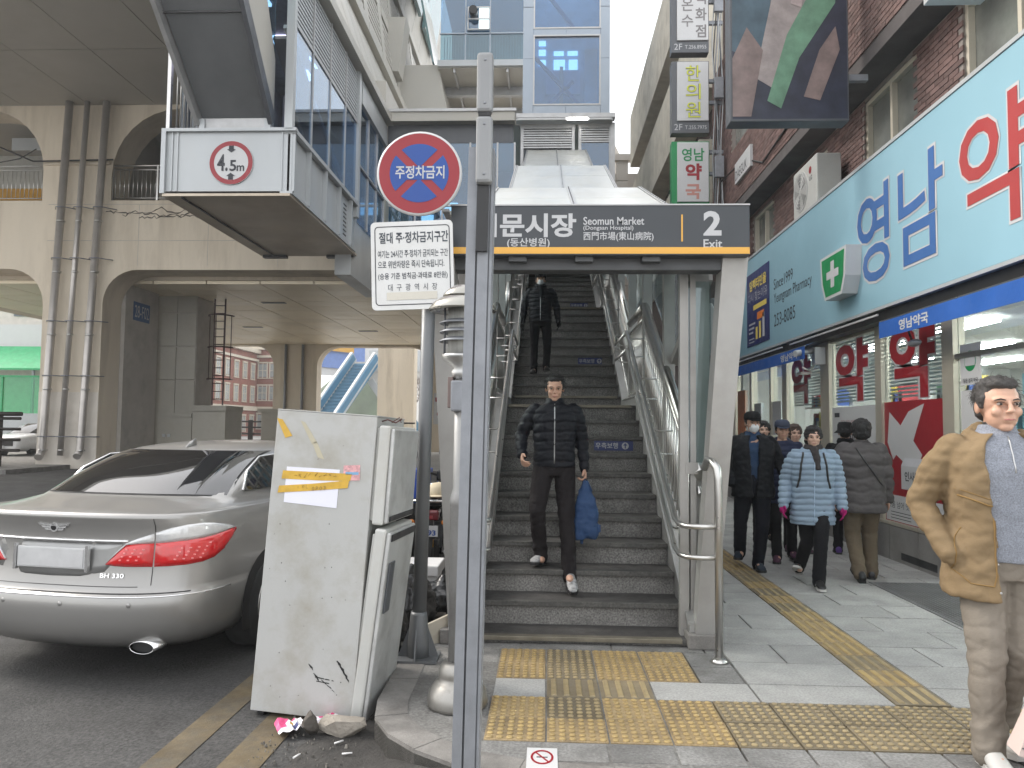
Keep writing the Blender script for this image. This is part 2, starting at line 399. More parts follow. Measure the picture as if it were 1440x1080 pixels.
MB().box(-1.25, -.6, 8.5, 60, -.03, -.002).box(1.2, 4.5, 18.6, 60, -.03, -.003).box(4.06, 4.5, 3.3, 18.6, -.03, -.002).build('far_paving', M_pav_light, sw)

# steel entrance grate in front of the pharmacy
M_grate = mat('dark_steel_grate', (.20, .20, .20), .5, .5, var=.15)
gr = empty('entrance_grate', (3.6, 6.9, 0), 'dark steel lattice foot grate lying on the pavement at the pharmacy door', 'floor grate')
b = MB()
b.box(3.2, 4.03, 5.9, 5.93, -.001, .008).box(3.2, 4.03, 7.77, 7.8, -.001, .008).box(3.2, 3.23, 5.93, 7.77, -.001, .008).box(4.0, 4.03, 5.93, 7.77, -.001, .008)
b.build('rim', M_grate, gr)
b = MB()
for i in range(19): b.box(3.25+i*.04, 3.262+i*.04, 5.93, 7.77, .0005, .006)
for i in range(46): b.box(3.23, 4.0, 5.95+i*.04, 5.962+i*.04, .0003, .0075)
b.build('lattice', M_grate, gr, kind='stuff')
MB().box(3.21, 4.02, 5.91, 7.79, -.0006, .0002).build('pit_floor', mat('pit_grey', (.05, .05, .05), .8), gr)

# yellow road lines at the kerb (old, patchy), asphalt patch
M_line = mat('worn_yellow_road_paint', (.105, .08, .045), .85, var=.35, vscale=4, bump=.4, bscale=60, dirt=(.06, .055, .045), damt=1., dscale=3)
def lineq(name, x0, y0, x1, y1, w, m=M_line, z=-.1155):
    p, q = Vector((x0, y0, z)), Vector((x1, y1, z)); n = Vector((q.y-p.y, p.x-q.x, 0)).normalized()*w/2
    return MB().prism([p-n-Vector((0, 0, .003)), p+n-Vector((0, 0, .003)), q+n-Vector((0, 0, .003)), q-n-Vector((0, 0, .003))], (0, 0, .003)).build(name, m, kind='structure', fix=True)
lineq('road_line', -1.82, 2.2, -1.72, 16, .17)
lineq('road_line', -1.46, 2.2, -1.38, 7, .2)
lineq('road_line', -9.4, 2, -9.2, 60, .15)
M_patch = mat('dirty_gutter_asphalt', (.04, .037, .034), .95, var=.4, vscale=5, bump=1, bscale=45, fine=.3)
b = MB(); n = 40
for i in range(n):
    for j in range(12):
        pass
vs = []; fs = []
nx, ny = 14, 34
for j in range(ny+1):
    y = 2.9+j*.09
    for i in range(nx+1):
        x = -1.28+i*.055
        h = .012*mnoise.noise(Vector((x*6, y*6, 1)))+.006*mnoise.noise(Vector((x*22, y*22, 4)))
        e = min(i, j, ny-j)/2
        z = -.112+h+(.0 if e >= 1 else -.014*(1-e))
        if x > -1.0 and y < 3.75: z += .05*max(0, 1-((x+.62)**2/.09+(y-3.45)**2/.12))
        vs.append((x, y, z))
for j in range(ny):
    for i in range(nx): fs.append((j*(nx+1)+i, j*(nx+1)+i+1, (j+1)*(nx+1)+i+1, (j+1)*(nx+1)+i))
b = MB(); b.smooth = True; b.add(vs, fs); b.build('gutter_ground', M_patch, kind='structure')
# ================================================================== subway exit: stairs, railings, canopy
SX0, SX1 = -.47, 1.0
M_granite = mat('stair_granite_riser', (.185, .178, .166), .7, var=.22, vscale=3, bump=.25, bscale=70, fine=.55, fscale=75, dirt=(.08, .075, .07), damt=.75, dscale=2.6)
M_tread = mat('worn_stair_tread', (.052, .05, .048), .5, var=.3, vscale=4, bump=.2, bscale=60, fine=.3, dirt=(.12, .115, .11), damt=.5, dscale=3)
M_nose = mat('stair_nosing_metal', (.20, .18, .14), .45, .4, var=.2, vscale=8, dirt=(.1, .08, .05), damt=.5, dscale=6)
st = empty('staircase', (.27, 5.4, 0), 'grey granite stairs climbing under the canopy of exit 2', 'staircase')
RUN, RISE = .318, .17
noses = []
y, z = 5.4, .05
for n in range(11): noses.append((y+n*RUN, .05+n*RISE))
y2 = noses[-1][0]+1.72
for n in range(1, 12): noses.append((y2+(n-1)*RUN, .05+10*RISE+n*RISE))
y3 = noses[-1][0]+1.72; z3 = noses[-1][1]
for n in range(1, 12): noses.append((y3+(n-1)*RUN, z3+n*RISE))
y4 = noses[-1][0]+1.72; z4 = noses[-1][1]
for n in range(1, 12): noses.append((y4+(n-1)*RUN, z4+n*RISE))
def step_mesh(depth, rise):
    b = MB(); b.box(SX0, SX1, .016, depth+.05, -rise-.002, -.032, bev=.003); return b
cache = {}
M_edge = mat('worn_tread_edge', (.085, .082, .075), .55, var=.3, vscale=9, fine=.4, fscale=60, dirt=(.04, .04, .038), damt=.7, dscale=5)
for i, (y, z) in enumerate(noses):
    nxt = noses[i+1][0] if i+1 < len(noses) else y+3
    rise = z-(noses[i-1][1] if i else 0); depth = nxt-y
    k = (round(depth, 3), round(rise, 3))
    if k not in cache:
        a = step_mesh(*k).mesh('step', (.27, 0, 0)); a.materials.append(M_granite)
        tb = MB().box(SX0+.001, SX1-.001, -.004, depth+.018, -.034, 0, bev=.004); tb.cur = 1; tb.box(SX0+.002, SX1-.002, -.014, .008, -.036, .0012, bev=.003); t = tb.mesh('tread', (.27, 0, 0)); t.materials.append(M_tread); t.materials.append(M_edge)
        cache[k] = (a, t)
    o = bpy.data.objects.new('step', cache[k][0]); COL.objects.link(o); o.parent = st; o.location = (0, y-5.4, z)
    t = bpy.data.objects.new('tread', cache[k][1]); COL.objects.link(t); t.parent = o
    if i in (0, 10, 11, 21, 22):
        MB().box(SX0+.05, SX1-.05, y-.02, y+.045, z-.028, z+.003, bev=.004).build('nosing_strip', M_nose, st)
# underside so the flight is a solid ramp
MB().prism([(SX0, 5.6, -.1), (SX0, 22.5, -.1), (SX0, 22.5, noses[-1][1]-.3), (SX0, y4, z4-.4), (SX0, y3+3.3, z4-.4), (SX0, y3, z3-.4), (SX0, y2+3.3, z3-.4), (SX0, y2, 1.4), (SX0, 8.5, 1.4)], (SX1-SX0, 0, 0)).build('underside', M_alu, st, fix=True)
# keep-right notices on the risers
M_notice = mat('keep_right_notice_blue', (.03, .045, .16), .45, var=.12, dirt=(.1, .1, .1), damt=.3)
for (i, x) in ((8, .50), (15, .48), (24, .49)):
    y, z = noses[i]
    nt_ = MB().box(x, x+.40 if i == 8 else x+.36, y+.008, y+.0155, z-.145, z-.045).build('keep_right_notice', M_notice, st)
    text('우측보행', M_letter, (x+.015, y+.008, z-.125), X_, Z_, .23, .062, nt_, bold=.012)
    ring = [(.30+.036*math.cos(a*math.pi/12), -.095+.036*math.sin(a*math.pi/12)) for a in range(24)]
    poly(M_letter, ring, (x+.02, y+.008, z), X_, Z_, nt_, 'arrow_disc', lift=.002)
    poly(M_notice, [(.294, -.122), (.306, -.122), (.306, -.092), (.322, -.092), (.30, -.066), (.278, -.092), (.294, -.092)], (x+.02, y+.008, z), X_, Z_, nt_, 'arrow', lift=.0035)

# ---- slope helper: height of the nosing line at y, with landings
def nz_at(y):
    pts = [(5.1, .05)]+[(5.4, .05), (noses[10][0], noses[10][1]), (noses[11][0]-.3, noses[10][1]), (noses[21][0], noses[21][1]), (noses[22][0]-.3, noses[21][1]),
           (noses[32][0], noses[32][1]), (noses[33][0]-.3, noses[32][1]), (noses[43][0], noses[43][1]), (noses[43][0]+3, noses[43][1])]
    for (a, b) in zip(pts, pts[1:]):
        if a[0] <= y <= b[0]: return a[1]+(b[1]-a[1])*(y-a[0])/(b[0]-a[0])
    return pts[-1][1] if y > 5.4 else .05
KN = [5.4, noses[10][0], noses[11][0]-.3, noses[21][0], noses[22][0]-.3, noses[32][0], noses[33][0]-.3, noses[43][0], noses[43][0]+2]
# stringers
for sx, s in ((SX1, 1), (SX0, -1)):
    sg = empty('stair_stringer', (sx, 5.4, 0), ('bright metal stringer plate along the right edge of the stairs' if s > 0 else 'bright metal stringer plate along the left edge of the stairs'), 'stringer')
    for a, b in zip(KN, KN[1:]):
        za, zb = nz_at(a), nz_at(b)
        x0, x1 = (sx+.001, sx+.05*s)
        lo = .34
        MB().prism([(x0, a, max(za-lo, -.05)), (x0, b, zb-lo), (x0, b, zb+.10), (x0, a, za+.10)], (x1-x0, 0, 0)).build('stringer_plate', M_brushed, sg, fix=True)
        MB().prism([(sx-.012*s, a, za+.102), (sx-.012*s, b, zb+.102), (sx-.012*s, b, zb+.118), (sx-.012*s, a, za+.118)], (.10*s, 0, 0)).build('cap_flange', M_brushed, sg, fix=True)
# handrails (double tube) each side
for x, s in ((.90, 1), (-.385, -1)):
    hr = empty('handrail', (x, 5.1, 0), ('stainless double handrail curving round to a post on the right of the stairs' if s > 0 else 'stainless double handrail on the left of the stairs'), 'handrail')
    for dz, r in ((.83, .019), (.63, .017)):
        pts = []
        for a, b in zip(KN, KN[1:]):
            pts += [(x, a, nz_at(a)+dz), (x, b, nz_at(b)+dz)]
        if s > 0: pts = [(1.14, 5.07, dz+.035), (1.02, 5.07, dz+.032), (.93, 5.11, dz+.03), (x, 5.22, dz+.03)]+pts
        else: pts = [(-.52, 5.2, dz+.03), (-.43, 5.21, dz+.03), (x, 5.27, dz+.03)]+pts
        MB().tube(pts, r, 10).build('rail_tube', M_steel, hr)
    yy = 5.7
    while yy < 19:
        zz = nz_at(yy)
        for dz in (.83, .63):
            MB().tube([(x, yy, zz+dz), (x, yy, zz+dz-.05), (x+.06*s, yy, zz+dz-.07), (x+.2*s, yy, zz+dz-.07)], .008, 6).build('bracket', M_steel, hr)
        yy += .95
    if s > 0:
        MB().tube([(1.085, 5.30, 1.235), (1.085, 5.2, 1.29), (1.10, 5.12, 1.285), (1.12, 5.07, 1.24), (1.125, 5.06, 1.17), (1.127, 5.06, 0)], .026, 14).build('end_post', M_steel, hr)
        MB().lathe([(.055, 0), (.055, .012), (.034, .03)], (1.127, 5.06, 0)).build('post_flange', M_steel, hr)
    else:
        MB().tube([(-.52, 5.2, 1.0), (-.52, 5.2, 0)], .026, 14).build('end_post', M_steel, hr)

def roof_z(y): return 3.0+max(0, y-6.1)*.4 if y < 11 else 4.45+(y-11.3)*.49
# balustrade walls outside the handrail
M_frame = mat('canopy_grey_frame', (.36, .35, .335), .45, .35, var=.07, dirt=(.2, .18, .15), damt=.4, dscale=2)
G_clear = glass('clear_panel_glass', (.86, .92, .92), .05)
for x, s in ((1.13, 1), (-.60, -1)):
    bl = empty('balustrade', (x, 5.5, 0), ('grey posts, bars and thick rails forming the right balustrade of the stairs' if s > 0 else 'grey posts, bars and rails forming the left balustrade of the stairs'), 'balustrade')
    for yy in (5.62, 7.1, 8.6, 10.1, 11.6, 13.2, 14.8, 16.4):
        zz = nz_at(yy); top = roof_z(yy)-.22
        MB().box(x-.05, x+.05, yy-.05, yy+.05, max(zz-.4, 0), top).build('post', M_frame, bl)
    for a, b in zip(KN[:5], KN[1:6]):
        za, zb = nz_at(a), nz_at(b)
        MB().tube([(x-.03*s, a+.1, za+1.12), (x-.03*s, b, zb+1.12)], .045, 12).build('top_rail', M_steel, bl)
        MB().tube([(x-.03*s, a+.1, za+.98), (x-.03*s, b, zb+.98)], .02, 10).build('rail_tube', M_steel, bl)
        MB().tube([(x-.03*s, a+.1, za+.18), (x-.03*s, b, zb+.18)], .02, 10).build('rail_tube', M_steel, bl)
    yy = 5.75
    me = None
    while yy < 17.5:
        zz = nz_at(yy)
        if me is None:
            me = MB().cyl((0, 0, .18), (0, 0, .98), .011, 8).mesh('bar'); me.materials.append(M_steel)
        o = bpy.data.objects.new('bar', me); COL.objects.link(o); o.parent = bl; o.location = Vector((x-.03*s, yy, zz))-base_of(bl)
        yy += .125

# canopy: posts, header beam, soffit, roof modules, side glass
M_hdr = mat('shaded_header_dark', (.075, .078, .082), .5, .2)  # near-black tone puts the shade below the sign into the colour
cn = empty('exit_canopy', (.3, 5.3, 0), 'grey metal canopy with stepped white roof over the exit 2 stairs', 'canopy')
# slanted front pillars
for s, xb, xt in ((1, 1.10, 1.27), (-1, -.60, -.72)):
    wb, wt = .13, .17
    MB().hexa([(xb-wb/2, 5.36, .1), (xb+wb/2, 5.36, .1), (xb+wb/2, 5.50, .1), (xb-wb/2, 5.50, .1),
               (xt-wt/2, 5.16, 2.66), (xt+wt/2, 5.16, 2.66), (xt+wt/2, 5.34, 2.66), (xt-wt/2, 5.34, 2.66)]).build('slanted_pillar', M_frame, cn, fix=True)
    MB().box(xb-.12, xb+.10, 5.33, 5.53, 0, .10, bev=.008).build('pillar_base', M_kerb, cn)
    xi = .985*s if s > 0 else -.50
    MB().box(xi-.03, xi+.03, 5.50, 5.57, .05, 2.66).build('inner_post', M_frame, cn)
    MB().box(xi+.045*s, xi+.085*s, 5.51, 5.57, .05, 2.66).build('inner_post', M_frame, cn)
    MB().box(min(xi, xb)+.01, max(xi, xb)-.02, 5.49, 5.54, 1.18, 1.26).build('cross_rail', M_frame, cn)
    MB().box(min(xi, xb)+.0, max(xi, xt), 5.515, 5.522, 1.26, 2.56).build('front_pane', G_clear, cn)
MB().box(-.74, 1.33, 5.19, 5.33, 2.573, 2.662, bev=.006).build('header_beam', M_hdr, cn)
for x in (-.2, .25, .7):
    MB().box(x-.06, x+.06, 5.12, 5.19, 2.62, 2.655).build('bracket', M_hdr, cn)
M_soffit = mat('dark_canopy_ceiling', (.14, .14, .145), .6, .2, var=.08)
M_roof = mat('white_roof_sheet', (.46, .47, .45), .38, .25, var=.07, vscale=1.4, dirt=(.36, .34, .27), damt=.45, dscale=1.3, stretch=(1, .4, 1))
mods = [(5.3, 2.99, 6.1, 3.02, 2.02), (6.1, 3.02, 10.75, 4.88, 2.02), (11.3, 4.52, 17.2, 7.44, 2.0), (17.4, 6.9, 26.0, 11.05, 2.0)]
cx = .29
for (ya, za, yb, zb, w) in mods:
    n = max(1, round((yb-ya)/1.5))
    d = Vector((0, yb-ya, zb-za)); nn = Vector((0, -d.z, d.y)).normalized()
    for k in range(n):
        for s in (-1, 1):
            p = Vector((0, ya, za))+d*(k/n)+d.normalized()*.006; q = Vector((0, ya, za))+d*((k+1)/n)-d.normalized()*.006
            x0, x1 = (cx+.02*s, cx+(w/2-.03)*s)
            pts = [(x0, p.y, p.z), (x1, p.y, p.z), (x1, q.y, q.z), (x0, q.y, q.z)]
            MB().prism(pts, nn*.03).build('roof_panel', M_roof, cn, fix=True)
    p = Vector((0, ya, za)); q = Vector((0, yb, zb))
    b = MB()
    for x in (cx, cx-w/2, cx+w/2):
        a0 = p+nn*.034+Vector((x, 0, 0)); a1 = q+nn*.034+Vector((x, 0, 0)); b.bar(a0, a1, .05, .02, up=nn)
    b.build('ridge_strip', M_alu, cn)
    b = MB(); m_ = int(d.length/.16)
    for x in (cx, cx-w/2, cx+w/2):
        for k in range(m_):
            c = p+d*((k+.5)/m_)+nn*.047+Vector((x, 0, 0)); b.box(c.x-.008, c.x+.008, c.y-.008, c.y+.008, c.z-.004, c.z+.004)
    b.build('rivet', M_darkgrey, cn, kind='stuff')
    pts = [(cx-w/2+.03, ya+.02, za-.01), (cx+w/2-.03, ya+.02, za-.01), (cx+w/2-.03, yb, zb-.01), (cx-w/2+.03, yb, zb-.01)]
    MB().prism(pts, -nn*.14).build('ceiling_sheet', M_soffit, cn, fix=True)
    if ya > 6: MB().box(cx-w/2, cx+w/2, yb-.03, yb+.04, zb-.25, zb+.02).build('end_fascia', M_roof, cn)
# upper side glazing with diagonal frames
for x, s in ((1.2, 1), (-.68, -1)):
    for a, b_ in zip([5.62, 7.1, 8.6, 10.1, 11.6, 13.2, 14.8], [7.1, 8.6, 10.1, 11.6, 13.2, 14.8, 16.4]):
        za, zb = nz_at(a)+1.2, nz_at(b_)+1.2; ta, tb = roof_z(a)-.3, roof_z(b_)-.3
        MB().prism([(x, a+.05, za), (x, b_-.05, zb), (x, b_-.05, max(tb, zb+.1)), (x, a+.05, max(ta, za+.1))], (.012*s, 0, 0)).build('side_pane', G_clear, cn, fix=True)
        MB().bar((x, a, ta), (x, b_, tb), .07, .10).build('eaves_rail', M_frame, cn)
    MB().bar((x-.02*s, 5.62, 2.62), (x-.02*s, 7.1, nz_at(7.1)+1.15), .07, .07).build('diagonal_brace', M_frame, cn)
# side posts to ground below the flights
for yy in (8.6, 11.6, 14.8, 18, 21):
    for x in (1.18, -.66):
        MB().box(x-.07, x+.07, yy-.07, yy+.07, -.02, nz_at(yy)-.3).build('support_post', M_frame, cn)
# light side cladding of the upper flights (closed stair tube above)
M_side = mat('grey_side_cladding', (.3, .3, .29), .55, .2, var=.08)
for x, s in ((1.25, 1), (-.73, -1)):
    MB().prism([(x, 16.4, nz_at(16.4)-.3), (x, 26, 9.0), (x, 26, 10.8), (x, 16.4, 6.9)], (.03*s, 0, 0)).build('side_cladding', M_side, cn, fix=True)
MB().box(-.7, 1.25, 22.5, 26, 7.4, 7.6).build('top_landing', M_tread, cn)

# ---- exit sign banner
M_banner = mat('charcoal_sign_face', (.038, .043, .05), .38, var=.04)
ex = empty('exit_sign', (.35, 5.1, 2.65), 'charcoal subway exit sign reading exit 2 with amber stripe above the stairs', 'exit sign')
SY = 5.08
MB().box(-.652, 1.344, SY, SY+.10, 2.652, 2.99, bev=.004).build('sign_face', M_banner, ex)
MB().box(-.655, 1.347, SY-.006, SY+.106, 2.989, 2.999).build('trim_edge', M_alu, ex)
MB().box(-.650, 1.342, SY-.0045, SY, 2.662, 2.706).build('amber_stripe', mat('amber_stripe', (.72, .38, .06), .4, var=.03), ex)
def pxX(x): return -.652+(x-635)/418*1.996
def pxZ(y): return 2.99-(y-290)/68.5*.336
def btext(s, x0, x1, y0, y1, bold): text(s, M_letter, (pxX(x0), SY, pxZ(y1)), X_, Z_, pxX(x1)-pxX(x0), pxZ(y0)-pxZ(y1), ex, bold=bold, lift=.002)
btext('서문시장', 668, 812, 301, 334, .03)
btext('(동산병원)', 715, 775, 335, 349, .015)
btext('Seomun Market', 822, 907, 306, 317, .012)
btext('(Dongsan Hospital)', 822, 892, 318, 325.5, .008)
btext('西門市場(東山病院)', 822, 920, 326.5, 340, .01)
btext('2', 989, 1014, 298, 332, .035)
btext('Exit', 989, 1015, 337, 349, .015)
MB().box(pxX(958.4), pxX(960.6), SY-.003, SY, pxZ(340), pxZ(303)).build('amber_divider', MATS['amber_stripe'], ex)
# fluorescent tube under the station eave is in the station part
# ================================================================== elevated station building on the left
M_clad = mat('cream_metal_cladding', (.42, .405, .365), .5, .05, var=.05, vscale=.4, dirt=(.42, .38, .31), damt=.4, dscale=.35, stretch=(1, 1, .4), bump=.05, bscale=3)
M_blueglass_dark = mat('blue_glazing', (.06, .13, .25), .06, .0, var=.25, vscale=.5, spec=1, rvar=0)
G_blue = glass('blue_tinted_glass', (.42, .60, .76), .10)
G_teal = glass('teal_tinted_glass', (.42, .60, .66), .09)
M_inner = mat('station_interior_wall', (.30, .32, .34), .7, var=.1)
M_innerdark = mat('station_interior_dark', (.12, .14, .16), .7, var=.2)
E_shop = emis('shop_tube_light', (1, .98, .94), 26)
E_panel = emis('ceiling_light_violet', (.75, .72, 1.0), 2.2)
E_white = emis('tube_light_white', (1, .97, .9), 9)
E_day = emis('far_window_day_glow', (.75, .95, 1.0), .9)  # own glow put in where daylight would show through far glass
sb = empty('station_building', (-6.5, 20, 0), 'elevated station with blue glass, cream cladding and louvres', 'station')
XG = -5.63
def P(o, name, m, b, **k): return b.build(name, m, o, fix=True, **k)
ysec = [16.31, 17.6, 19.05, 20.56, 21.85]
# corner column and mullions
P(sb, 'corner_column', M_panelwhite, MB().box(XG-.16, XG+.02, 16.2, 16.36, 8.0, 14))
P(sb, 'corner_column', M_panelwhite, MB().box(XG-.12, XG+.06, 21.86, 22.1, 7.6, 12))
P(sb, 'corner_column', M_panelwhite, MB().box(XG-.5, XG-.08, 22.1, 22.35, 6.5, 12))
for yy in ysec[1:4]: P(sb, 'mullion', M_alu, MB().box(XG-.04, XG+.02, yy-.03, yy+.03, 8.05, 11.9))
for a, b_ in zip(ysec, ysec[1:]):
    P(sb, 'glass_pane', G_blue, MB().box(XG-.02, XG-.006, a+.05, b_-.03, 8.06, 10.36))
    P(sb, 'transom', M_alu, MB().box(XG-.04, XG+.02, a+.03, b_-.03, 10.37, 10.43))
    me = MB().box(-.03, -.01, a+.04, b_-.04, -.03, .03).mesh('louvre_slat', (0, 0, 0)); me.materials.append(M_panelwhite)
    for k in range(13):
        o = bpy.data.objects.new('louvre_slat', me); COL.objects.link(o); o.parent = sb
        o.location = Vector((XG+.0, 0, 10.49+k*.112))-base_of(sb); 
    P(sb, 'louvre_backing', M_innerdark, MB().box(XG-.14, XG-.1, a, b_, 10.4, 11.95))
# second glazed stretch by the corner
for a, b_ in zip([22.35, 23.6, 24.8], [23.6, 24.8, 25.95]):
    P(sb, 'glass_pane', G_blue, MB().box(XG-.1, XG-.09, a+.04, b_-.04, 7.6, 11.2))
    P(sb, 'mullion', M_alu, MB().box(XG-.13, XG-.04, b_-.04, b_+.03, 7.6, 11.9))
P(sb, 'transom', M_panelwhite, MB().box(XG-.14, XG+.03, 22.35, 25.95, 11.2, 11.9))
P(sb, 'transom', M_alu, MB().box(XG-.13, XG-.03, 22.35, 25.95, 9.3, 9.36))
# floor slab girder with stiffeners (white) along the wall
P(sb, 'girder_web', M_panelwhite, MB().box(XG-.10, XG-.05, 16.3, 21.9, 6.62, 7.9))
P(sb, 'girder_flange', M_panelwhite, MB().box(XG-.25, XG+.08, 16.28, 21.95, 7.92, 8.02))
P(sb, 'girder_flange', M_panelwhite, MB().box(XG-.25, XG+.03, 16.28, 21.95, 6.56, 6.62))
for yy in (16.33, 17.45, 18.8, 20.1, 21.3): P(sb, 'stiffener', M_panelwhite, MB().box(XG-.05, XG+.06, yy-.02, yy+.04, 6.62, 7.92))
for k in range(8): P(sb, 'vent_slot', M_black, MB().box(XG-.049, XG-.04, 20.75, 21.05, 6.8+k*.12, 6.84+k*.12))
P(sb, 'corner_pier', M_panelwhite, MB().box(XG-.6, XG-.12, 21.96, 25.9, 5.9, 7.9))
# front box with the height limit sign
P(sb, 'front_panel', M_panelwhite, MB().box(-8.45, XG+.0, 16.3, 16.36, 6.62, 7.95))
P(sb, 'edge_flange', M_panelwhite, MB().box(-8.55, XG+.1, 16.22, 16.36, 7.95, 8.02))
P(sb, 'edge_flange', M_panelwhite, MB().box(-8.55, -8.45, 16.22, 16.5, 6.56, 7.95))
for x in (-8.32, -5.85, -8.2): P(sb, 'panel_rib', M_panelwhite, MB().box(x-.015, x+.015, 16.27, 16.3, 6.62, 7.95))
M_under = mat('stained_steel_underside', (.50, .43, .34), .42, .3, var=.15, vscale=.6, dirt=(.30, .22, .15), damt=.5, dscale=.5, rvar=.1)
P(sb, 'underside_plate', M_under, MB().box(-8.5, XG-.01, 16.25, 22.2, 6.5, 6.56))
P(sb, 'far_panel', M_panelwhite, MB().box(-8.5, XG-.3, 22.1, 22.2, 6.56, 7.9))
P(sb, 'side_panel', M_panelwhite, MB().box(-8.5, -8.44, 16.4, 22.1, 6.56, 7.95))
P(sb, 'drip_gutter', M_black, MB().box(-8.1, -8.06, 16.3, 22.2, 6.47, 6.5))
P(sb, 'hook_strip', M_black, MB().box(-8.4, -7.7, 22.0, 22.2, 6.42, 6.5))
P(sb, 'hook_strip', M_black, MB().box(-6.5, -5.75, 22.0, 22.2, 6.42, 6.5))
# concourse floor and interior
P(sb, 'concourse_floor', M_inner, MB().box(-8.45, XG-.3, 16.4, 25.9, 7.95, 8.0))
P(sb, 'interior_wall', M_innerdark, MB().box(-8.6, -8.5, 17.2, 25.9, 8, 12))
P(sb, 'concourse_ceiling', M_innerdark, MB().box(-8.6, XG-.15, 16.6, 25.9, 11.95, 12.05))
for (x, yy) in ((-7.2, 17.9), (-7.2, 20.0), (-7.4, 22), (-8.0, 18.9), (-6.5, 21.2)):
    P(sb, 'ceiling_light', E_panel, MB().box(x-.3, x+.3, yy-.3, yy+.3, 11.88, 11.95))
for (yy, zz, w) in ((18.5, 9.4, 1.0), (20.3, 9.2, 1.3), (22.6, 9.1, 1.4), (21.2, 10.2, .7), (23.8, 10, 1.2)):
    P(sb, 'far_window', E_day, MB().box(-8.49, -8.46, yy, yy+w*.6, zz, zz+.25))
    P(sb, 'far_window', E_day, MB().box(-8.49, -8.46, yy+.1, yy+w*.5, zz+.35, zz+.5))
for k in range(6): P(sb, 'interior_column', M_inner, MB().box(-8.4, -8.25, 17.3+k*1.5, 17.42+k*1.5, 8, 11.9))
P(sb, 'interior_diagonal', M_panelwhite, MB().bar((-5.9, 16.4, 10.4), (-5.9, 21.8, 8.4), .08, .1))
P(sb, 'interior_diagonal', M_darkgrey, MB().bar((-5.95, 16.5, 10.2), (-5.95, 20.6, 7.9), .5, .12))
# ledge and cream cladding above, panels with open joints
P(sb, 'ledge', M_clad, MB().box(XG-.3, XG+.22, 14.2, 26.0, 11.97, 12.22))
yy = 13.0
while yy < 37:
    b = MB().hexa([(XG-.02, yy, 12.24), (XG-.3, yy, 12.24), (XG-.3, yy+1.56, 12.24), (XG-.02, yy+1.56, 12.24), (-6.95, yy, 16.2), (-7.2, yy, 16.2), (-7.2, yy+1.56, 16.2), (-6.95, yy+1.56, 16.2)])
    P(sb, 'cladding_panel', M_clad, b); yy += 1.6
yy = 18.
while yy < 37:
    P(sb, 'ledge_panel', M_clad, MB().box(-7.3, -6.7, yy, yy+2.35, 16.2, 16.55)); yy += 2.38
# upper louvred wall
M_slatw = mat('cream_louvre_slat', (.45, .43, .39), .5, var=.06)
P(sb, 'louvre_backing', M_innerdark, MB().hexa([(-7.3, 20, 16.5), (-7.5, 20, 16.5), (-7.5, 56, 16.5), (-7.3, 56, 16.5), (-8.3, 20, 23.7), (-8.5, 20, 23.7), (-8.5, 56, 23.7), (-8.3, 56, 23.7)]))
yy = 22.
k = 0
while yy < 55:
    P(sb, 'cladding_panel', M_clad, MB().hexa([(-7.05, yy, 16.5), (-7.3, yy, 16.5), (-7.3, yy+.8, 16.5), (-7.05, yy+.8, 16.5), (-8.05, yy, 23.7), (-8.3, yy, 23.7), (-8.3, yy+.8, 23.7), (-8.05, yy+.8, 23.7)]))
    for c0, c1 in ((16.6, 19.9), (20.3, 23.4)):
        n = 11
        for q in range(n):
            z = c0+(c1-c0)*q/n; x = -7.08-(z-16.5)/7.2
            P(sb, 'louvre_slat', M_slatw, MB().box(x-.1, x, yy+.82, yy+3.35, z, z+.13))
    P(sb, 'cladding_panel', M_clad, MB().box(-7.75, -7.5, yy+.82, yy+3.35, 19.9, 20.28))
    yy += 3.4; k += 1
P(sb, 'ledge', M_clad, MB().box(-8.5, -7.9, 22, 60, 23.7, 24.1))
for yy in (27.2, 34.5, 43): P(sb, 'downpipe_box', M_clad, MB().hexa([(-7.0, yy, 18), (-7.3, yy, 18), (-7.3, yy+1.1, 18), (-7.0, yy+1.1, 18), (-6.7, yy, 20.6), (-7.9, yy, 20.6), (-7.9, yy+1.1, 20.6), (-6.7, yy+1.1, 20.6)]))
yy = 24.
while yy < 62:
    P(sb, 'cladding_panel', M_clad, MB().hexa([(-7.95, yy, 24.12), (-8.3, yy, 24.12), (-8.3, yy+2.3, 24.12), (-7.95, yy+2.3, 24.12), (-6.6, yy, 31), (-7, yy, 31), (-7, yy+2.3, 31), (-6.6, yy+2.3, 31)])); yy += 2.34
for k, yy in enumerate((38, 43.2)):
    P(sb, 'slanted_window', mat('teal_glazing', (.10, .19, .20), .08, var=.3, vscale=.7, spec=.9, rvar=0), MB().hexa([(-7.4, yy+1, 25.3), (-7.6, yy+1, 25.3), (-7.6, yy+5, 25.3), (-7.4, yy+5, 25.3), (-6.55, yy, 30), (-6.9, yy, 30), (-6.9, yy+4, 30), (-6.55, yy+4, 30)]))
P(sb, 'end_wall', M_clad, MB().box(-9, -5.6, 41.8, 42.2, 15.3, 21))
P(sb, 'end_wall', M_clad, MB().hexa([(-4.9, 36.4, 16.6), (-7.5, 36.4, 16.6), (-7.5, 41.5, 16.6), (-4.9, 41.5, 16.6), (-5.4, 36.4, 19.2), (-8, 36.4, 19.2), (-8, 41.5, 19.2), (-5.4, 41.5, 19.2)]))
for a, b_ in ((36.2, 38.6), (38.65, 41.3)): P(sb, 'slanted_window', mat('teal_glazing', (.10, .19, .20), .08, var=.3, vscale=.7, spec=.9, rvar=0), MB().hexa([(-5.6, a, 19.25), (-5.7, a, 19.25), (-5.7, b_, 19.25), (-5.6, b_, 19.25), (-6.9, a, 26), (-7, a, 26), (-7, b_, 26), (-6.9, b_, 26)]))
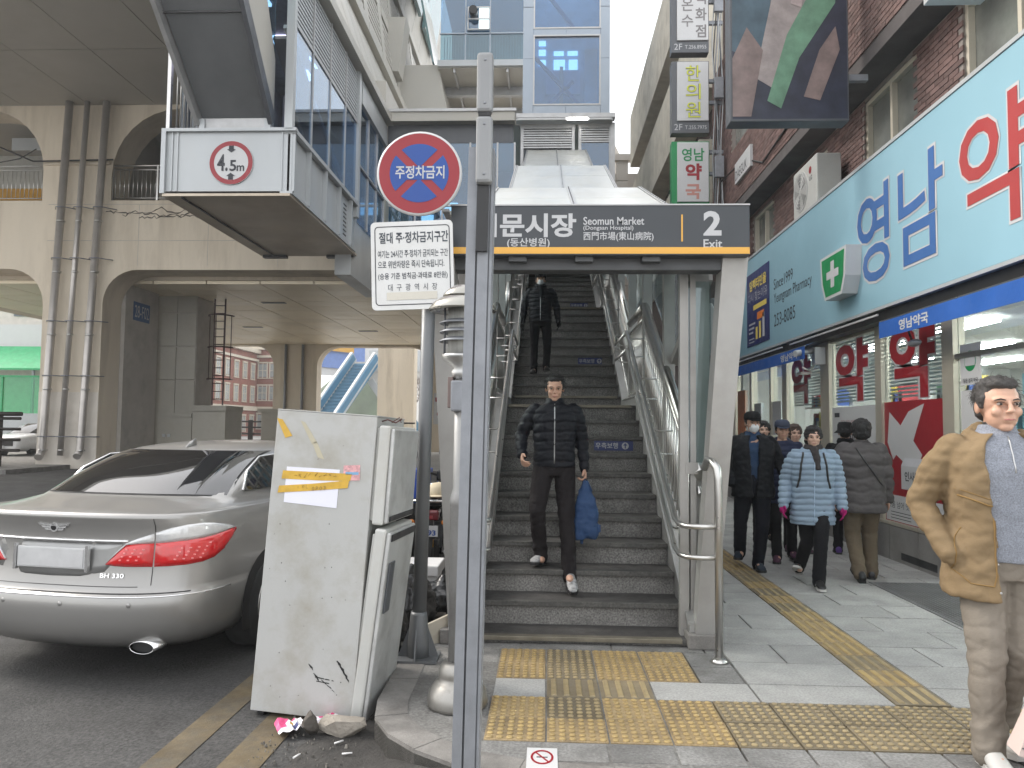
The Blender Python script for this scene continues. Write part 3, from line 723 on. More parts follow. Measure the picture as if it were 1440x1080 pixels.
# cross facade (Y=26) between the wall and the tower
Yc = 26.0
P(sb, 'parapet', M_clad, MB().box(-5.7, -1.15, Yc-.35, Yc+.1, 12.0, 12.32))
P(sb, 'parapet', M_alu, MB().box(-5.7, -1.1, Yc-.4, Yc-.3, 12.32, 12.42))
P(sb, 'dark_fascia', M_darkgrey, MB().box(-5.6, -1.2, Yc, Yc+.1, 11.35, 12.0))
xs = [-5.55, -4.6, -3.65, -2.7, -1.75, -1.15]
for a, b_ in zip(xs, xs[1:]):
    P(sb, 'glass_pane', G_blue, MB().box(a+.03, b_-.03, Yc+.02, Yc+.04, 8.0, 11.35))
    P(sb, 'mullion', M_alu, MB().box(b_-.03, b_+.03, Yc-.03, Yc+.08, 7.9, 11.35))
P(sb, 'transom', M_alu, MB().box(-5.55, -1.15, Yc-.02, Yc+.06, 9.1, 9.18))
P(sb, 'interior_wall', M_inner, MB().box(-5.6, 2.2, 31, 31.1, 8, 12))
P(sb, 'concourse_floor', M_inner, MB().box(-5.9, 2.2, 26.1, 31, 7.8, 7.95))
P(sb, 'roof_slab', M_clad, MB().box(-5.6, 2.2, 26.1, 34, 12.0, 12.3))
for x, z, w, h in ((-5.2, 10.6, .6, .25), (-5.2, 9.9, .5, .3), (-4.4, 10.2, .7, .5), (-3.3, 9.4, .9, .7), (-2.35, 10.1, .9, .35), (-2.35, 9.55, .9, .3), (-2.3, 10.75, .8, .2), (-1.6, 9.3, .3, .6), (-5.0, 8.6, .8, .3)):
    P(sb, 'far_window', E_day, MB().box(x, x+w, 30.93, 30.98, z, z+h))
# the stretch with louvres under the tower
P(sb, 'parapet', M_alu, MB().box(-1.1, 2.28, Yc-.45, Yc-.05, 12.05, 12.2))
P(sb, 'eave_plate', M_panelwhite, MB().box(-1.1, 2.2, Yc-.4, Yc-.05, 11.97, 12.05))
tl = MB().cyl((.65, Yc-.42, 12.0), (1.35, Yc-.42, 12.0), .035, 8); P(sb, 'tube_light', E_white, tl)
P(sb, 'tube_light_off', M_signwhite, MB().box(-1.05, .6, Yc-.46, Yc-.42, 11.96, 12.03)); P(sb, 'tube_light_off', M_signwhite, MB().box(1.4, 2.15, Yc-.46, Yc-.42, 11.96, 12.03))
for x0, x1 in ((-.85, .82), (1.15, 2.1)):
    P(sb, 'frame', M_alu, MB().box(x0-.12, x1+.12, Yc-.02, Yc+.1, 11.85, 11.97)); 
    for x in (x0-.1, x1): P(sb, 'frame', M_alu, MB().box(x, x+.1, Yc-.02, Yc+.1, 8, 11.85))
    zz = 11.15 if x0 < 0 else 11.35
    P(sb, 'louvre_backing', M_innerdark, MB().box(x0, x1, Yc+.12, Yc+.14, 10, 11.9))
    k = 0
    while zz+k*.085 < 11.85:
        P(sb, 'louvre_slat', M_alu, MB().box(x0, x1, Yc+.0, Yc+.09, zz+k*.085, zz+k*.085+.05)); k += 1
P(sb, 'glass_pane', G_blue, MB().box(1.15, 2.1, Yc+.03, Yc+.05, 8, 11.33))
for z, h in ((10.9, .2), (10.5, .25), (10.0, .3)): P(sb, 'far_window', E_day, MB().box(1.25, 2.0, 30.93, 30.98, z, z+h))
P(sb, 'corner_pier', M_alu, MB().box(2.14, 2.3, Yc-.1, Yc+.2, 0, 12.0))
P(sb, 'lower_wall', M_side, MB().box(-1.15, 2.2, Yc+.05, Yc+.1, -.1, 8.0))

# ---- elevator tower
M_tower = mat('pale_blue_grey_cladding', (.33, .38, .44), .45, .2, var=.05, vscale=.5, dirt=(.35, .36, .36), damt=.2)
et = empty('elevator_tower', (.6, 28, 12.3), 'pale blue panelled elevator tower with large blue windows', 'tower')
tx0, tx1, ty0, ty1 = -.9, 2.13, 26.05, 30
for z0, z1 in ((12.32, 14.35), (14.36, 16.2), (16.22, 18.2), (18.22, 20)):
    P(et, 'corner_panel', M_tower, MB().box(tx0, tx0+.36, ty0, ty0+.3, z0, z1)); P(et, 'corner_panel', M_tower, MB().box(tx1-.32, tx1, ty0, ty0+.3, z0, z1))
for z0, z1 in ((12.32, 12.68), (15.2, 15.42), (18.1, 18.4)):
    P(et, 'spandrel_panel', M_tower, MB().box(tx0+.37, .6, ty0, ty0+.28, z0, z1)); P(et, 'spandrel_panel', M_tower, MB().box(.61, tx1-.33, ty0, ty0+.28, z0, z1))
for z0, z1 in ((12.68, 15.2), (15.42, 18.1)):
    w = MB().box(tx0+.36, tx1-.32, ty0+.04, ty0+.055, z0, z1).build('window_glass', G_blue, et)
    b = MB(); x0, x1 = tx0+.36, tx1-.32
    b.box(x0, x1, ty0-.02, ty0+.06, z0, z0+.05).box(x0, x1, ty0-.02, ty0+.06, z1-.05, z1).box(x0, x0+.05, ty0-.02, ty0+.06, z0+.05, z1-.05).box(x1-.05, x1, ty0-.02, ty0+.06, z0+.05, z1-.05)
    b.build('window_frame', M_signwhite, w)
P(et, 'side_wall', M_tower, MB().box(tx0, tx0+.1, ty0+.3, ty1, 12.32, 20)); P(et, 'side_wall', M_tower, MB().box(tx1-.1, tx1, ty0+.3, ty1, 12.32, 20))
P(et, 'shaft_back', mat('shaft_blue_wall', (.25, .42, .62), .5, var=.15), MB().box(tx0+.1, tx1-.1, ty1-.1, ty1, 12.32, 20))
for (p, q) in (((-.5, 27.5, 15.1), (1.5, 27.5, 12.9)), ((-.5, 27.5, 12.8), (.9, 27.5, 14.2)), ((-.3, 27.8, 18), (1.2, 27.8, 16))): P(et, 'shaft_brace', mat('shaft_steel', (.12, .22, .38), .5, .3), MB().bar(p, q, .1, .12))
P(et, 'elevator_car', mat('pale_blue_panel', (.35, .55, .85), .4), MB().box(-.1, 1.2, 28.6, 28.7, 14.2, 15.15)); P(et, 'guide_rail', M_panelwhite, MB().box(.42, .55, 28.2, 28.3, 12.4, 15.1))
P(et, 'curtain', mat('pale_curtain', (.5, .55, .62), .8), MB().box(1.3, 1.75, 27, 27.05, 12.75, 15.15))
for x, z, w, h in ((-.4, 17.0, .28, .18), (-.4, 16.6, .28, .22), (-.4, 16.2, .28, .2), (.2, 16.6, .4, .15), (.75, 16.6, .4, .15), (.2, 15.9, .45, .5), (.8, 15.95, .35, .45)):
    P(et, 'far_window', E_day, MB().box(x, x+w, 29.8, 29.88, z-.25, z+h-.25))

# ---- glass footbridge to the tower
fb = empty('glass_footbridge', (-3.2, 36, 19), 'blue glazed footbridge joining the station and the elevator tower', 'footbridge')
P(fb, 'edge_beam', M_panelwhite, MB().box(-5.4, -1.1, 36, 36.15, 18.95, 19.25))
for a, b_ in ((-5.3, -4.05), (-4.05, -2.85), (-2.85, -1.1)):
    P(fb, 'glass_pane', G_teal, MB().box(a+.03, b_-.03, 36.05, 36.07, 19.28, 20.55)); P(fb, 'glass_pane', G_blue, MB().box(a+.03, b_-.03, 36.05, 36.07, 20.6, 23.5)); P(fb, 'mullion', M_tower, MB().box(b_-.03, b_+.03, 36, 36.1, 19.25, 23.5))
P(fb, 'transom', M_tower, MB().box(-5.3, -1.1, 36, 36.1, 20.54, 20.6))
me = MB().box(-.02, .02, 36.25, 36.29, 19.3, 20.5).mesh('baluster', (0, 0, 0)); me.materials.append(M_panelwhite)
for k in range(30):
    o = bpy.data.objects.new('baluster', me); COL.objects.link(o); o.parent = fb; o.location = Vector((-5.1+k*.135, 0, 0))-base_of(fb)
P(fb, 'lit_strip', E_day, MB().box(-4.8, -1.2, 41.2, 41.25, 19.6, 19.95))
b = MB().box(-3.95, -3.9, 35.9, 36, 20.7, 21.85).box(-2.9, -2.85, 35.9, 36, 20.7, 21.85).box(-3.9, -2.9, 35.9, 36, 21.8, 21.85).box(-3.9, -2.9, 35.9, 36, 21.22, 21.28).box(-3.9, -2.9, 35.9, 36, 20.7, 20.75)
P(fb, 'vent_window_frame', M_signwhite, b)
P(fb, 'vent_window_light', E_day, MB().box(-3.4, -2.92, 36.0, 36.02, 20.75, 21.8))
P(fb, 'exhaust_duct', M_black, MB().cyl((-3.65, 35.5, 21.5), (-3.65, 36, 21.5), .2, 20))
P(fb, 'floor_slab', M_clad, MB().box(-5.4, -1.1, 36.15, 42, 18.9, 19.1)); P(fb, 'back_wall', M_inner, MB().box(-5.4, -1.1, 41.3, 41.4, 19.1, 23.5)); P(fb, 'roof_slab', M_tower, MB().box(-5.4, -1.1, 36, 42, 23.5, 23.8))
for yy in (38.2, 40.9): P(fb, 'cross_beam', M_alu, MB().box(-5.3, -1.1, yy, yy+.3, 18.45, 18.9))
for x in (-4.6, -3.2, -2.0): P(fb, 'rib', M_alu, MB().box(x-.05, x+.05, 36.2, 42, 18.72, 18.9))

# ---- height limit sign
hs = empty('height_limit_sign', (-6.97, 16.25, 7.3), 'round red ringed height limit sign reading 4.5m on the white box', 'road sign')
hx, hz = -6.98, 7.25
def disc(r0, r1, m, org, par, name, lift, n=40, y=16.3):
    b = MB()
    vs = []; fs = []
    for k in range(n):
        a = 2*math.pi*k/n; vs += [(org[0]+math.cos(a)*r0, y-lift, org[1]+math.sin(a)*r0), (org[0]+math.cos(a)*r1, y-lift, org[1]+math.sin(a)*r1)]
    for k in range(n): j = (k+1) % n; fs.append((2*k, 2*k+1, 2*j+1, 2*j))
    if r0 == 0: vs = [(org[0], y-lift, org[1])]+vs[1::2]; fs = [(0, k+1, (k+1) % n+1) for k in range(n)]
    return b.add(vs, fs).build(name, m, par)
MB().lathe([(.49, 0), (.49, .03), (.0001, .03)][::-1], (hx, 16.27, hz), 40, 'y').build('sign_plate', M_signwhite, hs)
disc(.385, .485, M_red, (hx, hz), hs, 'red_ring', .033)
text('4.', M_ink, (hx-.31, 16.265, hz-.19), X_, Z_, .24, .38, hs, bold=.02); text('5', M_ink, (hx-.03, 16.265, hz-.19), X_, Z_, .15, .25, hs, bold=.02); text('m', M_ink, (hx+.13, 16.265, hz-.19), X_, Z_, .17, .13, hs, bold=.02)
for s in (1, -1):
    poly(M_ink, [(-.055, .38*s), (.055, .38*s), (.055, .30*s), (.10, .30*s), (0, .225*s), (-.10, .30*s), (-.055, .30*s)][::s], (hx, 16.265, hz), X_, Z_, hs, 'arrow', lift=.003)

# ---- inclined escalator box coming down toward the street
es = empty('escalator_enclosure', (-7, 15.5, 8), 'grey steel underside of the inclined escalator box overhead', 'escalator')
M_dkst = mat('dark_steel_soffit', (.23, .24, .25), .35, .6, var=.12, vscale=.7)
a = [(-7.68, 16.35, 8.25), (-6.15, 16.35, 8.25), (-6.1, 11.8, 12.6), (-7.95, 11.8, 12.6)]
P(es, 'soffit_plate', M_dkst, MB().prism(a, (0, .2, .2)))
P(es, 'edge_plate', M_alu, MB().bar((-7.75, 16.35, 8.2), (-8.05, 11.8, 12.6), .10, .3)); P(es, 'edge_plate', M_darkgrey, MB().bar((-6.12, 16.35, 8.2), (-6.05, 11.8, 12.6), .10, .3))
P(es, 'soffit_joint', M_black, MB().box(-7.8, -6.1, 14.68, 14.71, 9.78, 9.82))
P(es, 'side_panel', M_clad, MB().prism([(-6.08, 16.35, 8.3), (-6.08, 11.8, 12.7), (-6.08, 11.8, 15.5), (-6.08, 14.4, 13.2), (-6.08, 16.35, 9.6)], (-.05, 0, 0)))
P(es, 'side_glass', G_teal, MB().prism([(-6.1, 16.35, 9.65), (-6.1, 14.4, 13.2), (-6.1, 14.4, 16), (-6.1, 16.35, 13)], (-.015, 0, 0)))
P(es, 'end_plate', M_alu, MB().box(-7.75, -6.1, 16.3, 16.4, 8.02, 8.26)); P(es, 'end_cap', M_panelwhite, MB().box(-7.72, -7.6, 16.25, 16.3, 8.02, 8.24)); P(es, 'end_cap', M_panelwhite, MB().box(-6.25, -6.12, 16.25, 16.3, 8.02, 8.24))
for k in range(7): P(es, 'baluster', M_steel, MB().cyl((-7.9-k*.085, 16.6, 8.05), (-7.9-k*.085, 16.6, 10.8), .022, 6))
P(es, 'corner_post', M_steel, MB().box(-8.6, -8.52, 16.5, 16.6, 8.0, 11.0))
P(es, 'interior_rail', M_steel, MB().tube([(-6.0, 16.3, 12.5), (-5.95, 14, 15), (-5.95, 12, 17)], .03, 6)); P(es, 'interior_rail', M_steel, MB().tube([(-6.0, 16.3, 12.0), (-5.5, 16.3, 12.1)], .03, 6))
# ================================================================== concrete viaduct frame
M_deckpanel = mat('deck_soffit_panel', (.44, .42, .38), .5, .15, var=.05, vscale=.3, dirt=(.2, .18, .16), damt=.3, dscale=.3)
M_warmpanel = mat('cream_ceiling_panel', (.88, .78, .60), .42, .25, var=.08, vscale=.25, dirt=(.42, .34, .24), damt=.4, dscale=.25, island=.05)
M_shadow = mat('shaded_concrete', (.45, .42, .38), .8, var=.08, vscale=.8, bump=.2, bscale=14, dirt=(.22, .2, .17), damt=.5, dscale=.9)  # darker copy of the beige concrete, shade mixed into the colour; also form joints
va = empty('viaduct', (-16, 26, 0), 'beige concrete viaduct with rounded arches and two decks over the road', 'viaduct')
def plate_with_holes(name, m, y0, y1, outer, holes, parent):
    """wall in the XZ plane with rounded openings, extruded from y0 to y1"""
    c = bpy.data.curves.new('outline', 'CURVE'); c.dimensions = '2D'; c.fill_mode = 'BOTH'; c.extrude = abs(y1-y0)/2
    for pts in [outer]+holes:
        s = c.splines.new('POLY'); s.points.add(len(pts)-1)
        for i, (x, z) in enumerate(pts): s.points[i].co = (x, z, 0, 1)
        s.use_cyclic_u = True
    o = bpy.data.objects.new('tmp', c); COL.objects.link(o); bpy.context.view_layer.update()
    me = bpy.data.meshes.new_from_object(o.evaluated_get(bpy.context.evaluated_depsgraph_get())); bpy.data.objects.remove(o)
    b = base_of(parent); ym = (y0+y1)/2
    for v in me.vertices: x, z, d = v.co; v.co = Vector((x, ym-d, z))-b
    me.materials.clear(); me.update(); return link_mesh(name, me, m, parent)
def ropen(x0, x1, z0, z1, r, r0=0, n=8):
    p = [(x0, z0), (x1, z0)] if not r0 else arc(x0+r0, z0+r0, r0, 180, 270, n)+arc(x1-r0, z0+r0, r0, 270, 360, n)
    return p+arc(x1-r, z1-r, r, 0, 90, n)+arc(x0+r, z1-r, r, 90, 180, n)
plate_with_holes('portal_frame', M_beige, 26, 27.2, [(-28, -.2), (-.9, -.2), (-.9, 7.75), (-5.7, 7.75), (-5.7, 12.8), (-28, 12.8)],
    [ropen(-26, -17.75, -.19, 6.9, 1.3), ropen(-15.6, -2.6, -.19, 6.87, 1.2), ropen(-26, -17.95, 9.35, 12.9-.25, 2.2), ropen(-15.45, -7, 9.35, 12.9-.25, 2.4)], va)
MB().box(-15.598, -15.45, 27.21, 29.6, 0, 6.8).build('pier_side', M_shadow, va)
MB().box(-17.76, -15.6, 27.2, 29.6, -.2, 12.8).build('pier', M_shadow, va)
MB().box(-17.748, -15.61, 25.985, 26.001, -.13, 2.55).build('repair_coat', M_beigelow, va)
MB().box(-17.0, -15.3, 25.9, 26, 9.25, 9.4).build('ledge', M_beige, va) if False else None
for x0, x1 in ((-17.95, -15.45),): MB().box(x0+.05, x1-.05, 25.93, 26, 10.62, 10.78).build('capital_band', M_beige, va)
for zz_ in (9.2, 7.9): MB().box(-17.7, -6, 25.994, 26.001, zz_, zz_+.018).build('form_joint', M_shadow, va)
for xx_ in (-14.4, -11.9, -9.4): MB().box(xx_, xx_+.015, 25.995, 26.001, 7.0, 9.19).build('form_joint', M_shadow, va)
# cracks patch under rail
M_crack = mat('exposed_crack', (.08, .07, .06), .9, var=.3)
random.seed(3)
for sx, ex_, z0 in ((-15.6, -12.2, 8.95),):
    for q in range(3):
        pts = []; x = sx+q*.6; z = z0-q*.12
        while x < ex_: pts.append((x, 25.995, z)); x += random.uniform(.05, .16); z += random.uniform(-.09, .085)+(z0-q*.1-z)*.2
        MB().tube(pts, [random.uniform(.006, .026) for _ in pts], 5).build('crack', M_crack, va)
# big deck soffit overhead (panels with joints running along the road)
MB().box(-31, -7.5, 16.2, 26, 13.0, 13.6).build('deck_slab', M_deckpanel, va)
MB().box(-31, -5.7, 26, 52, 12.8, 13.6).build('deck_slab', M_deckpanel, va)
pm = MB().box(.012, 2.43, .012, 3.98, 12.8, 12.98).mesh('soffit_panel'); pm.materials.append(M_deckpanel)
for i in range(10):
    for j in range(8, 10):
        o = bpy.data.objects.new('soffit_panel', pm); COL.objects.link(o); o.parent = va; o.location = Vector((-31+i*2.44, -14+j*4.0, 0))-base_of(va)
# lower ceiling between the portals
MB().box(-26, -1.0, 27.25, 48, 6.75, 7.0).build('lower_slab', M_beige, va)
pm = MB().box(.02, 1.98, .02, 1.28, 6.62, 6.74).mesh('ceiling_panel'); pm.materials.append(M_warmpanel)
for i in range(16):
    for j in range(16):
        if (3 < i < 15): 
            o = bpy.data.objects.new('ceiling_panel', pm); COL.objects.link(o); o.parent = va; o.location = Vector((-32.5+i*2.0+(.0 if i < 99 else 0), 27.3+j*1.3, random.uniform(-.004, .004)))-base_of(va)
for x, yy in ((-11.5, 31.5), (-15.5, 39.5), (-9.7, 41)): MB().box(x-.5, x+.5, yy-.15, yy+.15, 6.6, 6.64).build('ceiling_vent', M_black, va)
# far portal
plate_with_holes('far_portal_frame', M_beige, 48, 49, [(-32, -.2), (-1, -.2), (-1, 6.85), (-32, 6.85)],
    [ropen(-30, -17.4, -.19, 6.55, 1.4), ropen(-14.6, -7.4, -.19, 6.5, 1.3), ropen(-6.3, -2.2, -.19, 6.3, 1.3)], va)
for x in (-16.6, -15.5): MB().cyl((x, 47.9, 0), (x, 47.9, 6.6), .09, 8).build('drain_pipe', M_galv, va)
MB().box(-17.2, -14.8, 46.8, 48, -.2, 4.2).build('pillar_plinth', M_beige, va) if False else None
# rear concrete columns and walkway beyond
for x, yy, w in ((-12.3, 62, 3.0), (-7.8, 60, 1.6)):
    MB().box(x-w/2, x+w/2, yy, yy+1.5, -.2, 9).build('far_column', M_beige, va)
# upper level rooms behind the arches
MB().box(-26, -7, 27.2, 40, 9.1, 9.3).build('upper_floor', M_shadow, va)
MB().box(-26, -18.2, 31, 31.2, 9.3, 12.8).build('upper_wall', mat('pale_upper_wall', (.5, .5, .47), .7), va)
MB().box(-34, -18.4, 30.9, 31, 10.85, 11.35).build('orange_stripe', mat('orange_stripe', (.6, .32, .04), .5), va)
MB().box(-15.4, -7, 33, 33.2, 9.3, 12.8).build('upper_wall', M_innerdark, va)
MB().box(-14.4, -11, 30, 30.3, 11.7, 12.2).build('cable_tray', M_panelwhite, va); MB().box(-21, -18.8, 28.5, 29, 12.1, 12.6).build('cable_tray', M_panelwhite, va)
MB().box(-15.0, -9, 29.5, 31, 11.2, 11.6).build('duct', M_alu, va)
# tiled inner pier, low wall
pt = mat('grey_stone_cladding', (.40, .38, .33), .7, var=.08, vscale=1.2, dirt=(.26, .22, .17), damt=.5, island=.07)
MB().box(-15.7, -14.05, 30.03, 31.5, -.2, 6.6).build('inner_pier', M_shadow, va)
for k in range(5):
    for j in range(2):
        MB().box(-15.65+j*.8, -14.87+j*.8, 29.97, 30.03, 2.25+k*1.35-.35, 3.57+k*1.35-.37, bev=.01).build('cladding_stone', pt, va)
MB().box(-15.75, -14.1, 29.9, 31.6, -.2, 1.75).build('low_wall', pt, va); MB().box(-15.8, -14.1, 29.85, 31.6, 1.75, 1.9).build('wall_coping', pt, va)
MB().box(-14.08, -12.75, 29.92, 31.6, -.2, 2.0).build('low_wall', pt, va); MB().box(-14.1, -12.7, 29.85, 31.6, 2.0, 2.22).build('wall_coping', pt, va)
MB().box(-16.6, -14.7, 44, 46, -.2, 2.2).build('low_wall', pt, va); MB().box(-16.8, -14.6, 43.9, 46.1, 2.2, 2.4).build('wall_coping', pt, va)
for x in (-15.2, -15.0): MB().box(x-.06, x+.06, 29.86, 29.9, .95, 1.07).build('switch_box', M_panelwhite, va)
# blue plate
MB().box(-15.33, -15.0, 27, 27.01, 5, 5.5) 
pl = MB().prism([(-15.45, 27.75, 5.35), (-15.45, 28.9, 5.35), (-15.45, 28.9, 6.05), (-15.45, 27.75, 6.05)], (.02, 0, 0)).build('pier_number_plate', mat('plate_blue', (.03, .09, .22), .5, var=.15), va, fix=True)
text('28-F02', M_letter, (-15.43, 27.83, 5.47), Y_, Z_, 1.0, .46, pl)
# railings of the upper openings
def railing(x0, x1, y, z0, h, name_label):
    rl = empty('railing', ((x0+x1)/2, y, z0), name_label, 'railing')
    MB().tube([(x0, y, z0+h), (x1, y, z0+h)], .035, 8).build('top_rail', M_steel, rl); MB().tube([(x0, y, z0+h*.88), (x1, y, z0+h*.88)], .02, 8).build('rail_tube', M_steel, rl); MB().tube([(x0, y, z0+.08), (x1, y, z0+.08)], .02, 8).build('rail_tube', M_steel, rl)
    me = MB().cyl((0, 0, .08), (0, 0, h*.88), .012, 6).mesh('bar'); me.materials.append(M_steel)
    x = x0+.1
    while x < x1:
        o = bpy.data.objects.new('bar', me); COL.objects.link(o); o.parent = rl; o.location = (x-(x0+x1)/2, 0, 0); x += .16
    x = x0
    while x <= x1+.01: MB().box(x-.03, x+.03, y-.03, y+.03, z0, z0+h).build('post', M_steel, rl); x += (x1-x0)/max(1, round((x1-x0)/1.8))
railing(-21.5, -17.95, 26.1, 9.38, 1.25, 'steel railing in the arch opening left of the drain pipes')
railing(-15.45, -12.2, 26.1, 9.38, 1.25, 'steel railing in the arch opening beside the white box')
b = MB().bar((-14, 27.5, 10.3), (-11.5, 27.5, 10.6), .08).bar((-13.5, 27.6, 9.5), (-12.3, 27.6, 10.5), .06)
tag(b.build('scaffold_tube', M_yellow), 'yellow tubes standing behind the arch railing', 'scaffold')
M_pipe = mat('dull_steel_pipe', (.46, .43, .40), .38, .5, var=.1, rvar=.05)
# drain pipes on the pier
for x, r, zb, lab in ((-17.35, .13, .3, 'leftmost of the three steel drain pipes on the concrete pier'), (-16.7, .095, .1, 'thin middle drain pipe on the concrete pier'), (-16.0, .125, .35, 'rightmost of the three steel drain pipes on the concrete pier')):
    dp = empty('drain_pipe', (x, 25.7, 0), lab, 'pipe')
    lean = .35
    pts = [(x+.45, 25.7, 12.8), (x, 25.7, zb+.25)]
    if r > .1: pts += [(x-.02, 25.66, zb+.08), (x+.02, 25.5, zb-.02)]
    MB().tube(pts, r, 14).build('pipe', M_pipe, dp)
    for z in (1.0, 3.1, 5.0, 7.2, 9.0):
        xx = x+.45*(z-zb)/(12.8-zb); MB().tube([(xx-.3, 25.85, z), (xx-.1, 25.55, z), (xx+.15, 25.55, z), (xx+.5, 25.95, z)], .018, 6).build('clamp', M_galv, dp)
        MB().cyl((xx, 25.7, z-.5), (xx, 25.7, z-.44), r+.012, 14).build('joint_band', M_steel, dp)
cb = MB().tube([(-22, 25.9, 12.0), (-19.4, 25.8, 11.2), (-18.2, 25.8, 10.7), (-15.3, 25.8, 10.75)], .03, 5).tube([(-19.8, 25.8, 10.6), (-18.7, 25.8, 10.8), (-18.1, 25.8, 11.15)], .02, 5)
tag(cb.build('cable', M_black), 'dark cable sagging across the arches to the pipes', 'cable')
# caged ladder
ld = empty('caged_ladder', (-13.3, 30.6, 2.4), 'dark red caged ladder hanging from the ceiling above the low wall', 'ladder')
M_oxide = mat('dark_oxide_paint', (.06, .03, .03), .6, var=.2)
for x in (-13.62, -13.18): MB().box(x-.025, x+.025, 30.6, 30.65, 2.25, 6.65).build('side_rail', M_oxide, ld)
for k in range(13): MB().cyl((-13.6, 30.62, 2.5+k*.32), (-13.2, 30.62, 2.5+k*.32), .018, 6).build('rung', M_oxide, ld)
for z in (3.3, 4.6, 5.9): MB().tube([(-13.62+.42*(1-math.cos(a*math.pi/10)) if False else -13.40+.5*math.cos(math.pi+a*math.pi/10)+.1, 30.6-.55*math.sin(a*math.pi/10), z) for a in range(11)], .03, 6).build('hoop', M_oxide, ld)
for a in (3, 5, 7, 9): MB().cyl((-13.3+.5*math.cos(math.pi+a*math.pi/10), 30.6-.55*math.sin(a*math.pi/10), 3.3), (-13.3+.5*math.cos(math.pi+a*math.pi/10), 30.6-.55*math.sin(a*math.pi/10), 5.9), .018, 6).build('cage_bar', M_oxide, ld)

# ================================================================== left roadside beyond
M_dkrail = mat('dark_brown_rail', (.035, .028, .024), .5, var=.2)
rl = empty('roadside_railing', (-19, 24.5, 0), 'dark horizontal rail barrier at the kerb beside the pier', 'railing')
for k, z in enumerate((.55, .9, 1.25, 1.6)): MB().cyl((-26, 24.5, z), (-17.3, 24.5, z), .05, 8).build('rail_tube', M_dkrail, rl)
MB().cyl((-26, 24.4, 1.75), (-17.2, 24.4, 1.75), .07, 8).build('top_rail', M_dkrail, rl)
for x in (-18.1, -21.2, -24.4): MB().box(x-.13, x+.13, 24.35, 24.62, -.14, 1.72, bev=.02).build('post', M_dkrail, rl)
rl = empty('roadside_railing', (-17, 46, 0), 'dark horizontal rail barrier across the far road', 'railing')
for z in (.5, .9, 1.3, 1.65): MB().cyl((-24, 46.5, z), (-8, 46.5, z), .05, 8).build('rail_tube', M_dkrail, rl)
for x in (-23, -20.6, -18.2, -12.8, -10.4): MB().box(x-.12, x+.12, 46.4, 46.6, -.14, 1.75).build('post', M_dkrail, rl)
MB().box(-34, -16.5, 22.8, 60, -.14, .02).build('median_island', M_kerb, kind='structure')
# white car nose behind the barrier
M_carwhite = mat('white_car_paint', (.72, .73, .74), .25, var=.02, coat=.6)
wc = empty('parked_car', (-21, 34, 0), 'white car with dark grille parked behind the roadside barrier', 'car')
b = MB(); sec = []
for (y, w, z0, z1) in ((31.8, .78, .3, .72), (32.0, .9, .2, .85), (33.2, .95, .18, .98), (33.6, .95, .18, 1.02), (35.8, .95, .2, 1.05), (36.2, .85, .3, .95)):
    sec.append([(-23.4+w*math.copysign(abs(math.cos(t))**.45, math.cos(t)), y, (z0+z1)/2+(z1-z0)/2*math.copysign(abs(math.sin(t))**.5, math.sin(t))) for t in [2*math.pi*k/24 for k in range(24)]])
b.smooth = True; b.loft(sec); b.build('body', M_carwhite, wc)
b = MB(); b.smooth = True; sec = []
for (y, w, z1) in ((33.3, .8, 1.0), (34.0, .68, 1.42), (35.2, .66, 1.44), (36, .75, 1.0)):
    sec.append([(-23.4+w*math.copysign(abs(math.cos(t))**.6, math.cos(t)), y, .9+(z1-.9)*max(0, math.sin(t))**.6) for t in [math.pi*k/14 for k in range(15)]])
b.loft(sec, closed=False); b.build('cabin', mat('car_glass_dark', (.02, .022, .025), .08, spec=.9, var=0, rvar=0), wc)
MB().box(-24.05, -22.75, 31.76, 31.82, .45, .72, bev=.02).build('grille', M_black, wc); MB().box(-23.7, -23.1, 31.72, 31.76, .35, .47).build('number_plate', M_signwhite, wc)
for x in (-24.1, -22.7): MB().ball((x, 31.9, .72), .16, .1, .07).build('headlight', M_chrome, wc); MB().cyl((x, 32.9, .3), (x+.18, 32.9, .3), .33, 16).build('wheel', M_rubber, wc)
# green fence and green awning stall at far left
M_greenmesh = mat('green_mesh_sheet', (.03, .33, .13), .6, var=.15)
gf = empty('green_fence', (-31, 45, 0), 'translucent green fence panel on a white base wall', 'fence')
MB().box(-45, -26.5, 45, 45.04, 2.0, 4.2).build('glass_panel', glass('green_translucent', (.35, .85, .55), .06), gf)
for x in (-43, -40.5, -38, -35.5, -33, -30.5, -28, -26.6): MB().box(x-.05, x+.05, 44.93, 45, .9, 4.25).build('post', M_greenmesh, gf)
MB().box(-45, -26.5, 44.9, 45.1, 4.2, 4.3).build('top_rail', M_greenmesh, gf); MB().box(-45, -26.5, 44.9, 45.2, -.14, 2.0).build('base_wall', M_panelwhite, gf)
ga = empty('market_stall', (-45, 58, 0), 'market stall front with green awning and white name board behind the fence', 'stall')
MB().hexa([(-56, 56, 5.4), (-34, 56, 5.4), (-34, 59, 7.3), (-56, 59, 7.3), (-56, 56, 5.55), (-34, 56, 5.55), (-34, 59, 7.5), (-56, 59, 7.5)]).build('awning', M_greenmesh, ga, fix=True)
MB().box(-56, -34, 59.3, 59.5, 7.4, 9.3).build('name_board', M_signwhite, ga)
text('인삼 홍삼', M_ink, (-45.5, 59.3, 7.7), X_, Z_, 9, 1.2, ga) if False else None
b = MB()
for k, x in enumerate((-39.8, -37.2, -34.9)):
    b.smooth = True
text('인 으 믕', M_ink, (-40, 59.3, 7.7), X_, Z_, 5.6, 1.1, ga) if False else None
MB().box(-56, -34, 59.6, 66, -.14, 13).build('building_wall', mat('pale_plaster', (.55, .52, .47), .8), ga)
